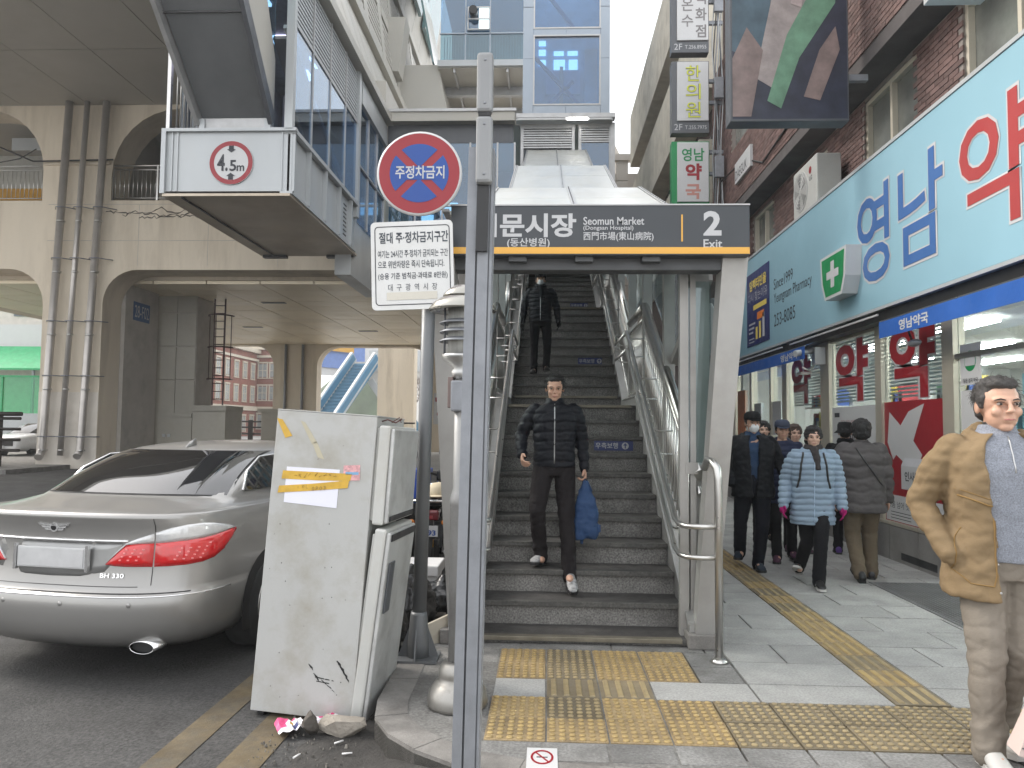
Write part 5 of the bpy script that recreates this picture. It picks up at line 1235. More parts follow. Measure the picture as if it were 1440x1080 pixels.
# awnings
def awning(y0, y1, lab, txts):
    aw = empty('awning', (3.8, (y0+y1)/2, 2.7), lab, 'awning')
    MB().prism([(3.83, y0, 2.75), (3.70, y0, 2.70), (3.70, y1, 2.70), (3.83, y1, 2.75)], (.012, 0, .006)).build('canopy_sheet', M_blueawn, aw, fix=True)
    MB().box(3.695, 3.703, y0, y1, 2.52, 2.70).build('valance', M_blueawn, aw)
    MB().box(3.70, 3.72, y0, y1, 2.70, 2.715).build('front_bar', M_steel, aw)
    for y, w in txts: text('영남약국', M_letter, (3.695, y, 2.55), U, Z_, w, .115, aw, bold=.03)
awning(5.2, 8.63, 'blue awning with white lettering over the pharmacy door', [(8.15, .62)])
awning(11.1, 16.9, 'blue awning with white lettering nearer the stair canopy', [(12.2, .8), (16.1, .8)])
# security camera lamp between windows
sc_ = empty('security_camera', (3.95, 11.3, 2.6), 'grey security camera arm fixed above the window post', 'camera')
MB().box(3.9, 4.05, 11.25, 11.4, 2.45, 2.7).build('mount', M_panelwhite, sc_); MB().cyl((3.6, 11.2, 2.6), (3.9, 11.35, 2.66), .045, 10).build('camera_tube', M_panelwhite, sc_); MB().tube([(3.95, 11.3, 2.5), (3.8, 11.2, 2.35), (3.7, 11.2, 2.4)], .015, 6).build('arm', M_steel, sc_); MB().box(3.65, 3.8, 11.1, 11.3, 2.3, 2.33).build('shelf_plate', M_steel, sc_)
lp = empty('shop_lamp', (3.7, 8.2, 2.45), 'small oval lamp hanging under the blue awning', 'lamp')
MB().ball((3.85, 8.15, 2.42), .05, .12, .04).build('lamp_head', M_galv, lp); MB().tube([(3.85, 8.2, 2.45), (3.9, 8.4, 2.6), (4.05, 8.45, 2.62)], .012, 6).build('arm', M_black, lp)
# air conditioner outdoor unit
ac = empty('air_conditioner', (4.1, 11.6, 4.76), 'white outdoor air conditioner unit standing on the blue fascia', 'air conditioner')
MB().box(3.92, 4.28, 11.15, 12.2, 4.80, 5.55, bev=.02).build('casing', M_offwhite, ac)
g_ = MB().cyl((3.912, 11.84, 5.17), (3.93, 11.84, 5.17), .31, 32).build('fan_grille', mat('grille_grey', (.45, .45, .44), .5), ac)
for k in range(5): MB().tube([(3.897, 11.84+(.06+k*.055)*math.cos(a*math.pi/16), 5.17+(.06+k*.055)*math.sin(a*math.pi/16)) for a in range(33)], .004, 5, cap=False).build('grille_ring', M_offwhite, g_)
for k in range(5):
    a = k*2*math.pi/5; MB().prism([(3.905, 11.84+.05*math.cos(a), 5.17+.05*math.sin(a)), (3.905, 11.84+.27*math.cos(a-.2), 5.17+.27*math.sin(a-.2)), (3.905, 11.84+.27*math.cos(a+.35), 5.17+.27*math.sin(a+.35))], (.004, 0, 0)).build('fan_blade', mat('fan_grey', (.25, .25, .25), .5), g_, fix=True)
poly(M_red, [(.055*math.cos(a*math.pi/10), .055*math.sin(a*math.pi/10)) for a in range(20)], (3.92, 11.42, 5.38), U, Z_, ac, 'round_logo', lift=.003); text('LG', M_ink, (3.92, 11.45, 5.22), U, Z_, .11, .07, ac, bold=.02)
MB().box(3.95, 4.02, 11.25, 11.32, 4.745, 4.80).box(3.95, 4.02, 12.05, 12.12, 4.745, 4.80).build('foot', M_galv, ac)
ac2 = empty('wall_plaque', (4.0, 15.8, 6.8), 'slim white plaque with lettering on the brick wall edge', 'plaque')
MB().box(3.93, 3.99, 14.8, 16.0, 6.62, 7.05).build('board', M_signwhite, ac2); text('DAEGUK', M_ink, (3.93, 15.95, 6.68), U, Z_, .9, .2, ac2)
# big projecting sign (colour print only, unreadable in the photo)
bs = empty('projecting_billboard', (3.1, 9.5, 6), 'large dark projecting sign box with green and pink print on the brick building', 'shop sign')
MB().box(2.28, 3.75, 9.5, 9.75, 5.35, 8.2, bev=.01).build('sign_box', M_darkgrey, bs)
R2 = ["9ab4c0 5e6470 40444f 6a6f7c b4aaa6 b8aca8 98b09c 8c5a60".split(), "7a9aaa 42404c 44404c 70686a 8a8480 b0a4a4 a0b4a0 7aa088".split(), "3c4450 34384a 8a8880 a09098 98a698 909c90 7a8478 4c4650".split(),
      "2c3040 484c58 a8a49c 8e9090 98ac9a 6a6c6c 564a4e 6a5e62".split(), "444048 7c7874 948c8c 7a9a88 6c6c6a 4a3e46 7a6a68 4c4a4c".split(), "4c4850 847c7a 6c8c78 6a8474 4c343c 7c6c68 4a4c4c 2a2c34".split(),
      "5c4c54 8c8884 6a8c74 505458 6a5858 5c5c60 2a2c36 20242c".split(), "847874 5c7062 585054 544a50 505458 20242e 1e222a 30343a".split()]
for pts_, c_, lf_ in (([(.02, .02), (1.44, .02), (1.44, 2.8), (.02, 2.8)], (.03, .035, .055), .001), ([(.02, .9), (.42, .7), (.62, 2.8), (.02, 2.8)], (.06, .10, .13), .003), ([(.30, .55), (.62, .35), (1.05, 1.3), (1.25, 2.8), (.62, 2.8), (.50, 1.5)], (.30, .26, .25), .005),
    ([(.45, .25), (.62, .15), (.85, .8), (1.30, 1.5), (1.42, 2.8), (1.15, 2.8), (1.02, 1.7), (.7, 1.1)], (.12, .24, .16), .007), ([(.02, .05), (.25, .05), (.4, .9), (.2, 1.2), (.02, .8)], (.20, .15, .14), .009), ([(.9, .3), (1.1, .25), (1.35, .9), (1.3, 1.2), (1.1, .9)], (.16, .10, .11), .009), ([(.75, 1.5), (.88, 1.45), (1.0, 2.1), (.95, 2.5), (.82, 2.2)], (.42, .34, .33), .011)):
    poly(mat('billboard_print_%d' % int(lf_*1000), c_, .35, var=.3, vscale=4), pts_, (2.29, 9.5, 5.36), X_, Z_, bs, 'printed_shape', lift=lf_, t=.001)
for z in (5.9, 7.4): MB().box(3.75, 4.02, 9.58, 9.66, z, z+.08).build('bracket', M_galv, bs)
MB().box(3.75, 3.95, 7.9, 8.5, 6.75, 7.6).build('side_lightbox', M_red, bs); MB().box(3.74, 3.755, 7.95, 8.45, 6.8, 7.55).build('lightbox_face', M_signwhite, bs)
tp = MB().box(3.4, 3.9, 4.2, 6.9, 5.36, 5.42); 
tag(tp.build('metal_eave', M_panelwhite), 'pale metal eave plate at the top right above the windows', 'eave')
# three vertical projecting signs at Y=17
def vsign(z0, z1, lab, base_h, side, txts, foot):
    vs_ = empty('vertical_sign', (3.3, 17, z0), lab, 'shop sign', 'vertical signs projecting from the building corner')
    MB().box(2.78, 3.62, 17.02, 17.28, z0, z1, bev=.01).build('sign_frame', side, vs_)
    MB().box(2.90, 3.60, 16.98, 17.03, z0+base_h, z1-.03, bev=.01).build('sign_face', M_signwhite, vs_)
    for (s, x, z, w, h, m, bo) in txts: text(s, m, (x, 16.98, z), X_, Z_, w, h, vs_, bold=bo, lift=.012 if m is M_yg else .004)
    if foot:
        text('2F', M_letter, (2.84, 17.02, z0+.07), X_, Z_, .18, .14, vs_); text(foot, M_letter, (3.08, 17.02, z0+.09), X_, Z_, .48, .085, vs_)
    for z in (z0+.7, z0+1.2): MB().box(3.62, 3.95, 17.1, 17.18, z, z+.08).build('bracket', M_galv, vs_)
M_yg = mat('yellow_green_letter', (.58, .62, .05), .5, var=0); M_pk = mat('faded_pink_letter', (.5, .24, .2), .5, var=0); M_gr5 = mat('grey_letter', (.18, .17, .17), .5, var=0)
vsign(6.5, 7.95, 'white and green vertical sign lowest of three at the corner', .06, M_green, [('영남', 3.0, 7.48, .5, .30, M_green, .02), ('약', 3.08, 7.05, .36, .38, M_red, .04), ('국', 3.08, 6.62, .34, .34, M_pk, .04)], None)
vsign(8.14, 9.80, 'white vertical sign with three yellow green letters, middle of three', .27, M_darkgrey, [(c, 3.09, 9.32-k*.42, .33, .36, m, b_) for k, c in enumerate('한의원') for m, b_ in ((M_gr5, .022), (M_yg, .0))], 'T.255.7975')
vsign(10.0, 11.9, 'white vertical sign with grey letters, topmost of three', .27, M_darkgrey, [('온', 3.0, 10.95, .26, .3, M_gr5, .01), ('수', 3.0, 10.58, .26, .28, M_gr5, .01), ('백', 3.31, 11.1, .24, .3, M_gr5, .02), ('화', 3.31, 10.72, .25, .3, M_gr5, .02), ('점', 3.31, 10.33, .24, .3, M_gr5, .02)], 'T.256.8955')
for o_, z in enumerate((7.1, 8.9, 10.9)):
    jb = MB().box(3.72, 3.92, 16.9, 17.0, z, z+.48, bev=.01)
    tag(jb.build('junction_box', M_galv), ['lowest', 'middle', 'topmost'][o_]+' grey junction box beside the vertical signs', 'junction box')
pc = empty('cable_bundle', (3.8, 17.0, 6), 'bundle of pale tangled cables running up the building corner', 'cables')
for k in range(7):
    pts = [(3.74+.03*k+.03*math.sin(z*2.3+k), 17.1+.02*math.cos(z*3+k), z) for z in [6+.25*q for q in range(26)]]
    MB().tube(pts, .014, 5).build('cable', [M_panelwhite, M_black, M_galv][k % 3], pc)
MB().tube([(3.85, 17, 7.0), (4.0, 15.5, 7.0), (3.95, 14, 6.4), (3.98, 12, 6.6)], .018, 5).build('cable', M_black, pc)
# rough plaster slab building behind the signs
M_rough = mat('rough_cream_plaster_sunlit', (.68, .63, .53), .95, var=.12, vscale=2, bump=.9, bscale=8, dirt=(.35, .3, .24), damt=.5)  # cream raised in value to stand in for sun on the balcony fronts
rb = empty('plaster_building', (4.2, 24, 0), 'building edge with rough cream plaster balconies behind the vertical signs', 'building')
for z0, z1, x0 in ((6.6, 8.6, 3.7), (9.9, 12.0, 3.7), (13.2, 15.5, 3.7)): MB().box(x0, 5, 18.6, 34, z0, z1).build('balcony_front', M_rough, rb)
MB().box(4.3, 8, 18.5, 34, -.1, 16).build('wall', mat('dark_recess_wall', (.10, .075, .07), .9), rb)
for z in (8.6, 12.0): MB().box(4.0, 5, 18.6, 34, z, z+.1).build('slab_edge', M_darkcon, rb)
cb_ = empty('stone_building', (3.6, 36, 0), 'pale stone panelled building beside the elevator tower', 'building')
M_ps = mat('pale_stone_panel', (.55, .50, .44), .8, var=.06, island=.06)
MB().box(2.9, 7, 36, 44, -.1, 13.6).build('wall', M_ps, cb_)
for k in range(14):
    MB().box(3.25, 3.8, 35.8, 36, .2+k*1.0, 1.17+k*1.0).build('stone_panel', M_ps, cb_)
MB().box(3.15, 3.95, 35.7, 36.1, 14.15, 14.45).build('cornice', M_ps, cb_); MB().box(2.6, 3.2, 44, 50, -.1, 19.5).build('wall', M_ps, cb_)
MB().hexa([(3.2, 44, 0), (4.5, 44, 0), (4.5, 50, 0), (3.2, 50, 0), (3.2, 44, 19.4), (4.5, 44, 16.8), (4.5, 50, 16.8), (3.2, 50, 19.4)]).build('gable_wall', M_ps, cb_, fix=True)
MB().cyl((4.15, 35.8, 0), (4.15, 35.8, 11.5), .1, 8).build('downpipe', M_panelwhite, cb_); MB().box(4.0, 4.3, 35.7, 35.95, 11.4, 11.8).build('rain_hopper', M_panelwhite, cb_)
# ================================================================== silver sedan, rear view
CM = Matrix.Translation((-3.11, 4.68, -.12)) @ Matrix.Rotation(R(-9), 4, 'Z')
M_paint = mat('silver_car_paint', (.31, .302, .29), .3, .45, var=.03, coat=.55, rvar=0, spec=.6)
M_cglass = mat('tinted_car_glass', (.008, .008, .009), .03, spec=1, var=0, rvar=0, coat=.5)
M_tail = mat('tail_light_red', (.55, .012, .015), .08, var=.1, vscale=30, coat=1, rvar=0)
M_tailc = mat('tail_light_clear', (.6, .6, .6), .12, .2, var=.1, vscale=40, coat=1, rvar=0)
car = empty('parked_car', tuple(CM.translation), 'silver sedan parked with its rear toward the street beside the old fridge', 'car')
LV = [(.19, .20, .80), (.24, .10, .86), (.30, .045, .90), (.38, .012, .92), (.46, 0, .93), (.535, 0, .933), (.555, .012, .932), (.562, .040, .928), (.60, .055, .930), (.70, .070, .936), (.80, .078, .932), (.90, .080, .918),
      (.97, .070, .902), (1.015, .045, .885), (1.035, .040, .872), (1.047, .055, .86)]
def lerp_lv(z):
    for a, b in zip(LV, LV[1:]):
        if a[0] <= z <= b[0]:
            t = (z-a[0])/(b[0]-a[0]); return a[1]+(b[1]-a[1])*t, a[2]+(b[2]-a[2])*t
    return (LV[0] if z < LV[0][0] else LV[-1])[1:]
NE, DD = 2.9, .62
def ring(yr, hw, yf, z, D=DD, n=NE, NR=36, NF=16, Df=.9, drop=0):
    o = []
    for k in range(NR+1):
        a = math.pi*(k/NR-.5); s, c = math.sin(a), abs(math.cos(a))
        o.append((hw*math.copysign(abs(s)**(2/n), s), yr+D*(1-c**(2/n)), z-drop*abs(s)**3))
    for q in range(1, 8): o.append((hw, yr+D+(yf-Df-yr-D)*q/8, z-drop))
    for k in range(NF+1):
        a = math.pi*(.5-k/NF); s, c = math.sin(a), abs(math.cos(a))
        o.append((hw*math.copysign(abs(s)**(2/n), s), yf-Df*(1-c**(2/n)), z-drop*abs(s)**3))
    for q in range(1, 8): o.append((-hw, yf-Df-(yf-Df-yr-D)*q/8, z-drop))
    return o
def frontend(z): return 4.97-.25*max(0, (z-.6))**1.2-.15*max(0, .4-z)
rings = [ring(yr, hw, frontend(z), z) for z, yr, hw in LV]
# deck / hood crown up to the glasshouse
for t, z, yr, hw, yf in ((.0, 1.056, .075, .84, 4.62), (.3, 1.068, .20, .80, 4.35), (.6, 1.085, .38, .79, 4.0), (.9, 1.105, .53, .775, 3.75)):
    rings.append(ring(yr, hw, yf, z, D=.6-.1*t, drop=.02))
GH = [(1.115, .58, .765, 3.68), (1.16, .67, .752, 3.55), (1.22, .79, .732, 3.38), (1.28, .93, .706, 3.2), (1.34, 1.08, .675, 3.02), (1.39, 1.22, .64, 2.86), (1.425, 1.36, .60, 2.74), (1.45, 1.52, .52, 2.6), (1.467, 1.75, .42, 2.45), (1.475, 2.0, .25, 2.3)]
for z, yr, hw, yf in GH: rings.append(ring(yr, hw, yf, z, D=.42, n=2.7, Df=.4, drop=.012))
b = MB(); b.smooth = True; b.loft(rings); b.xform(CM); b.build('body', M_paint, car, fix=True)
def surf(x, z, off=0, gh=False):
    """point on the rear surface; x beyond the corner wraps along the side"""
    if gh:
        for p, q in zip(GH, GH[1:]):
            if p[0] <= z <= q[0]: t = (z-p[0])/(q[0]-p[0]); yr, hw = p[1]+(q[1]-p[1])*t, p[2]+(q[2]-p[2])*t; break
        D, n = .42, 2.7
    else: (yr, hw), D, n = lerp_lv(z), DD, NE
    s = min(1, abs(x/hw))**(n/2); c = math.sqrt(max(0, 1-s*s)); y = yr+D*(1-c**(2/n))
    return Vector((max(-hw, min(hw, x)), y, z))
def arcpt(t, z, off, gh=False):
    """t = distance along the surface from the centre line"""
    n = NE; yr, hw = lerp_lv(z); acc = 0; prev = Vector((0, yr)); N = 90; sgn = 1 if t >= 0 else -1; t = abs(t)
    for k in range(1, N+1):
        a = math.pi/2*k/N; p = Vector((hw*math.sin(a)**(2/n), yr+DD*(1-max(0, math.cos(a))**(2/n)))); d = (p-prev).length
        if acc+d >= t:
            q = prev.lerp(p, (t-acc)/max(d, 1e-6)); tn = (p-prev).normalized(); nrm = Vector((tn.y, -tn.x))
            return Vector((sgn*(q.x+nrm.x*off), q.y+nrm.y*off, z))
        acc += d; prev = p
    return Vector((sgn*(hw+off), yr+DD+(t-acc), z))
def strip_cols(cols, off, name, m, parent, sgn=1, base=-.01):
    """cols: (t, zlo, zhi); a lens that wraps round the corner"""
    rows = 4; N = len(cols); v = []; f = []
    for o_ in (off, base):
        for (t, a, c) in cols:
            for r in range(rows+1):
                z = a+(c-a)*r/rows; e = 0 if o_ == base else (off*.55 if r in (0, rows) else off)
                v.append(arcpt(sgn*t, z, base if o_ == base else e))
    M_ = rows+1
    for i in range(N-1):
        for r in range(rows):
            f.append((i*M_+r, i*M_+r+1, (i+1)*M_+r+1, (i+1)*M_+r))
    for i in range(N-1):
        for r in (0, rows): f.append((i*M_+r, (i+1)*M_+r, N*M_+(i+1)*M_+r, N*M_+i*M_+r))
    for r in range(rows):
        for i in (0, N-1): f.append((i*M_+r, i*M_+r+1, N*M_+i*M_+r+1, N*M_+i*M_+r))
    b = MB(); b.smooth = True; b.add(v, f); b.xform(CM); return b.build(name, m, parent, fix=True)
TL = [(.37, .735, .74, .742), (.43, .727, .80, .81), (.49, .724, .855, .868), (.56, .723, .862, .895), (.655, .723, .866, .925)], [(.665, .723, .866, .93), (.75, .723, .870, .955), (.85, .726, .876, .972), (.95, .735, .884, .976), (1.03, .755, .893, .968), (1.11, .80, .905, .953), (1.18, .855, .915, .938), (1.23, .905, .922, .926)]
for sg in (1, -1):
    for part in TL:
        tl_ = strip_cols([(t, a, m_) for t, a, m_, c in part], .012, 'tail_light', M_tail, car, sg)
        strip_cols([(t, m_+.002, c+.002) for t, a, m_, c in part], .011, 'clear_lens', M_tailc, tl_, sg)
        b = MB()
        for r in range(4):
            for q in range(4):
                t = part[1][0]+.03+q*.05+r*.012; z = .765+r*.022
                if t < part[-1][0]-.05: p = arcpt(sg*t, z, .0135); b.box(p.x-.007, p.x+.007, p.y-.003, p.y+.003, z-.004, z+.004)
        b.xform(CM); b.build('diode', mat('diode_pink', (.9, .3, .3), .2, var=0), tl_, kind='stuff')
# dark gaps, chrome strips
strip_cols([(t*.1-.9, .5595, .5655) for t in range(0, 19)], .004, 'bumper_gap', M_black, car)
strip_cols([(t*.1-1.25, .545, .552) for t in range(0, 26)], .006, 'bumper_chrome_line', M_chrome, car)
strip_cols([(t*.05-.62, .60, .604) for t in range(0, 25)], .003, 'trunk_gap', M_black, car)
for sg in (1, -1): strip_cols([(.655, .61, .72), (.659, .61, .72)], .003, 'trunk_gap', M_black, car, sg); strip_cols([(.66, .935, 1.02), (.664, .935, 1.02)], .003, 'trunk_gap', M_black, car, sg)
strip_cols([(t*.05-.5, .872, .888) for t in range(0, 21)], .016, 'chrome_strip', M_chrome, car)
# plate niche, plate
strip_cols([(-.42, .70, .865), (-.2, .66, .868), (0, .655, .868), (.2, .66, .868), (.36, .69, .868), (.46, .80, .868)], .0022, 'plate_niche', mat('niche_paint', (.30, .30, .295), .35, .6), car)
def cbox(x0, x1, y0, y1, z0, z1, name, m, par, bev=0): return MB().box(x0, x1, y0, y1, z0, z1, bev=bev).xform(CM).build(name, m, par)
pl_ = cbox(-.25, .25, .048, .066, .705, .835, 'number_plate', M_signwhite, car, .004)
cbox(-.235, .235, .044, .048, .715, .825, 'plate_face', mat('plate_grey', (.5, .5, .5), .5, var=.1, vscale=9), pl_)
cbox(.252, .272, .04, .062, .69, .85, 'plate_holder', M_chrome, pl_); cbox(-.272, -.252, .04, .062, .69, .85, 'plate_holder', M_chrome, pl_)
# winged badge
def on_rear(pts, lift, name, m, par, th=.004):
    v = [surf(x, z)+Vector((0, -lift, 0)) for x, z in pts]; b = MB().prism([tuple(p) for p in v], (0, th, 0)).xform(CM); return b.build(name, m, par, fix=True)
bz = .955
bd = on_rear([(.03*math.cos(a*math.pi/8), bz+.028*math.sin(a*math.pi/8)) for a in range(16)], .012, 'badge_centre', mat('badge_silver', (.7, .7, .7), .25, .5), car, .012)
on_rear([(.02*math.cos(a*math.pi/8), bz+.019*math.sin(a*math.pi/8)) for a in range(16)], .0135, 'badge_shield', M_black, bd, .003)
for sg in (1, -1):
    for k in range(3): on_rear([(sg*.028, bz+.020-k*.014), (sg*(.115-k*.022), bz+.026-k*.016), (sg*(.105-k*.022), bz+.014-k*.016), (sg*.028, bz+.009-k*.014)][::sg], .010, 'badge_wing', mat('badge_silver', (.7, .7, .7), .25, .5), bd, .008)
def ctext(s, x, z, w, h, m, par, bold=.02):
    o = text(s, m, (0, 0, 0), X_, Z_, w, h, None, bold=bold)
    me = o.data; 
    for v in me.vertices:
        p = surf(x+v.co.x, z+v.co.z); q = CM @ Vector((p.x, p.y-.006, p.z)); v.co = q-base_of(par)
    o.parent = par; return o
ctext('BH 330', .34, .655, .15, .028, M_chrome, car)
for x, z in ((.12, .50), (.56, .50), (-.3, .5)): 
    p = surf(x, z); MB().lathe([(.0001, -.003), (.013, -.003), (.015, 0), (.013, .002)], tuple(p), 14, 'y').xform(CM).build('parking_sensor', M_paint, car)
# exhaust and underside
for sg in (1, -1):
    rr = []
    for (yy, sc) in ((.068, .93), (.065, 1), (.2, .95)):
        rr.append([(sg*.60+.088*sc*math.cos(2*math.pi*k/24), .07+yy, .225+.038*sc*math.sin(2*math.pi*k/24)) for k in range(24)])
    b = MB(); b.smooth = True; b.loft(rr, cap=False); b.xform(CM); e_ = b.build('exhaust_tip', M_chrome, car)
    rr = [[(sg*.60+.08*math.cos(2*math.pi*k/24), .155, .225+.031*math.sin(2*math.pi*k/24)) for k in range(24)], [(sg*.60+.07*math.cos(2*math.pi*k/24), .2, .225+.026*math.sin(2*math.pi*k/24)) for k in range(24)]]
    MB().loft(rr).xform(CM).build('exhaust_hole', M_black, e_)
    on_rear([(sg*.60-.15, .205), (sg*.60+.15, .205), (sg*.60+.12, .262), (sg*.60-.12, .262)], .004, 'bumper_cutout', M_black, car, .006)
cbox(-.74, .74, .75, 4.3, .17, .3, 'underbody', M_black, car)
# rear window and side glass
def gpatch(name, x0f, x1f, z0, z1, m, off=.006, par=None, nx=18, nz_=10):
    v = []; f = []
    for j in range(nz_+1):
        z = z0+(z1-z0)*j/nz_
        for i in range(nx+1):
            u = i/nx; xa, xb = x0f(z), x1f(z); x = xa+(xb-xa)*u; p = surf(x, z, gh=True)
            zz = z-.012*(abs(x)/.7)**6; n = Vector((x*.9, -1.15, 1.0)).normalized(); v.append(p+n*off+Vector((0, 0, zz-z)))
    for j in range(nz_):
        for i in range(nx): f.append((j*(nx+1)+i, j*(nx+1)+i+1, (j+1)*(nx+1)+i+1, (j+1)*(nx+1)+i))
    b = MB(); b.smooth = True; b.add(v, f); b.xform(CM); return b.build(name, m, par or car)
hwz = lambda z: .765-(z-1.115)*.44
rw = gpatch('rear_window', lambda z: -hwz(z)*.955, lambda z: hwz(z)*.955, 1.125, 1.405, M_cglass)
gpatch('window_seal', lambda z: -hwz(z)*.968, lambda z: hwz(z)*.968, 1.119, 1.409, M_rubber, off=.003, par=rw)
for sg in (1, -1):
    pts = [(.98, 1.135), (1.12, 1.27), (1.35, 1.365), (2.1, 1.395), (2.75, 1.36), (3.35, 1.13)]
    pr = [(sg*((.762-(z-1.115)*.40)+.004), y, z) for y, z in pts]
    MB().prism(pr, (.012*sg, 0, 0)).xform(CM).build('side_window', M_cglass, car, fix=True)
    MB().tube(pr[:5], .009, 6).xform(CM).build('window_chrome_trim', M_chrome, car)
MB().prism([(-.62, 2.95, 1.40), (.62, 2.95, 1.40), (.70, 3.62, 1.13), (-.70, 3.62, 1.13)], (0, .02, .01)).xform(CM).build('windscreen', M_cglass, car, fix=True)
# shark fin antenna
b = MB(); b.smooth = True
b.loft([[(-.03, 1.36, 1.425), (.03, 1.36, 1.425), (0.004, 1.375, 1.43), (-.004, 1.375, 1.43)], [(-.03, 1.44, 1.438), (.03, 1.44, 1.438), (.005, 1.445, 1.475), (-.005, 1.445, 1.475)], [(-.022, 1.50, 1.446), (.022, 1.50, 1.446), (.003, 1.52, 1.50), (-.003, 1.52, 1.50)]])
b.xform(CM); b.build('roof_antenna', M_paint, car, fix=True)
# wheels
for sg in (1, -1):
    for yy in (1.12, 4.05):
        x = sg*.80
        w_ = MB().lathe([(.20, -.11), (.31, -.115), (.335, -.09), (.335, .09), (.31, .115), (.2, .11)], (x+sg*.03, yy, .335), 32, 'x').xform(CM).build('wheel', M_rubber, car)
        MB().lathe([(.0001, .09*sg), (.05, .11*sg), (.2, .10*sg), (.21, .12*sg)][::sg], (x+sg*.03, yy, .335), 20, 'x').xform(CM).build('rim', M_steel, w_)
        b = MB(); vs = [(sg*.9345, yy+.40*math.cos(math.pi*k/16), max(.2, .335)+.40*math.sin(math.pi*k/16)) for k in range(17)]+[(sg*.9345, yy-.4, .2), (sg*.9345, yy+.4, .2)]
        b.prism([vs[i] for i in range(17)]+[vs[17], vs[18]], (.003*sg, 0, 0)).xform(CM); b.build('wheel_arch', M_black, car, fix=True)
# ================================================================== old fridge
FM = Matrix.Translation((-1.63, 4.27, -.115)) @ Matrix.Rotation(R(3.4), 4, 'Y') @ Matrix.Rotation(R(-4), 4, 'Z') @ Matrix.Rotation(R(-1), 4, 'X')
M_fridge = mat('dirty_fridge_panel', (.45, .45, .435), .42, var=.05, vscale=1.6, dirt=(.27, .235, .165), damt=.6, dscale=2.6, fine=.03)
M_fdoor = mat('fridge_door_silver', (.50, .50, .49), .4, .2, var=.15, vscale=3, dirt=(.2, .19, .18), damt=.5, dscale=5)
fr = empty('old_fridge', (-1.63, 4.27, -.12), 'discarded grey white fridge leaning at the kerb with yellow tape and paper note', 'fridge')
def fb_(x0, x1, y0, y1, z0, z1, name, m, par=None, bev=.004, rot=None):
    b = MB().box(x0, x1, y0, y1, z0, z1, bev=bev)
    if rot is not None: b.xform(rot)
    return b.xform(FM).build(name, m, par or fr)
fb_(0, .585, 0, .60, .03, 1.70, 'cabinet', M_fridge)
fb_(.0, .588, -.001, .601, 1.701, 1.708, 'top_cover', M_fridge, bev=.001)
fb_(.575, .578, .02, .58, .06, 1.62, 'door_opening', M_black, bev=0)
fb_(.585, .60, .02, .58, 1.12, 1.64, 'gasket', M_offwhite); up_ = fb_(.60, .665, .0, .60, 1.10, 1.655, 'upper_door', M_offwhite, bev=.012); fb_(.666, .69, .01, .59, 1.11, 1.64, 'door_skin', M_fdoor, up_, bev=.01)
fb_(.605, .64, .08, .5, .62, 1.02, 'door_shelf', M_offwhite, bev=.01)
rt = Matrix.Translation((.6, 0, 0)) @ Matrix.Rotation(R(3.0), 4, 'Y') @ Matrix.Translation((-.6, 0, 0))
rt = Matrix.Translation((-.028, -.015, 0)) @ rt
lo_ = fb_(.60, .665, .0, .60, .02, 1.085, 'lower_door', M_offwhite, bev=.012, rot=rt); fb_(.666, .69, .01, .59, .03, 1.07, 'door_skin', M_fdoor, lo_, bev=.01, rot=rt)
fb_(.691, .70, .05, .16, .62, .9, 'dispenser_recess', M_darkgrey, lo_, bev=.003, rot=rt); fb_(.583, .60, .03, .57, .35, 1.05, 'gasket', M_offwhite, lo_, rot=rt)
fb_(.691, .699, .03, .57, 1.02, 1.06, 'handle', M_black, lo_, bev=.003, rot=rt); fb_(.691, .699, .03, .57, 1.12, 1.15, 'handle', M_black, up_, bev=.003)
for x, y in ((.05, .05), (.52, .05), (.05, .55), (.52, .55)): fb_(x-.02, x+.02, y-.02, y+.02, 0, .03, 'foot', M_black, bev=.003)
M_tape = mat('yellow_packing_tape', (.62, .38, .05), .35, var=.15, vscale=20); M_paper = mat('white_paper', (.78, .78, .86), .8, var=.02)
def flat(pts, m, name, y=-.002, par=None, t=.0008): return MB().prism([(x, y, z) for x, z in pts], (0, t, 0)).xform(FM).build(name, m, par or fr, fix=True)
pp = flat([(.085, 1.185), (.395, 1.175), (.395, 1.39), (.085, 1.385)], M_paper, 'paper_note', -.003)
flat([(.06, 1.315), (.30, 1.322), (.46, 1.332), (.468, 1.372), (.3, 1.368), (.065, 1.362)], M_tape, 'tape_strip', -.0045)
flat([(.045, 1.235), (.25, 1.262), (.45, 1.292), (.455, 1.335), (.24, 1.30), (.05, 1.275)], M_tape, 'tape_strip', -.0055)
flat([(.0, 1.655), (.035, 1.648), (.10, 1.56), (.06, 1.545)], M_tape, 'tape_strip', -.0035)
M_oldglue = mat('tape_residue', (.47, .43, .32), .6, var=.1)
flat([(.14, 1.65), (.17, 1.64), (.25, 1.53), (.22, 1.52)], M_oldglue, 'tape_residue'); flat([(.22, 1.53), (.245, 1.54), (.30, 1.44), (.26, 1.45)], M_oldglue, 'tape_residue')
sk = flat([(.42, 1.33), (.515, 1.34), (.51, 1.425), (.415, 1.415)], mat('sticker_pale_red', (.65, .35, .36), .5, var=.3, vscale=60), 'service_sticker', -.0035)
flat([(.43, 1.365), (.505, 1.37), (.505, 1.385), (.43, 1.38)], mat('sticker_blue', (.2, .4, .6), .5), 'sticker_band', -.0045, sk)
M_pen = mat('pencil_scribble', (.28, .18, .05), .7, var=0); rnd = random.Random(11)
def scribble(x0, z0, n, w, h, name='handwriting'):
    b = MB()
    for k in range(n):
        x = x0+k*w/n
        pts = [(x+rnd.uniform(0, w/n*.8), -.0064, z0+k*.0028+rnd.uniform(0, h)) for _ in range(4)]; b.tube(pts, .0009, 4)
    b.xform(FM); return b.build(name, M_pen, fr)
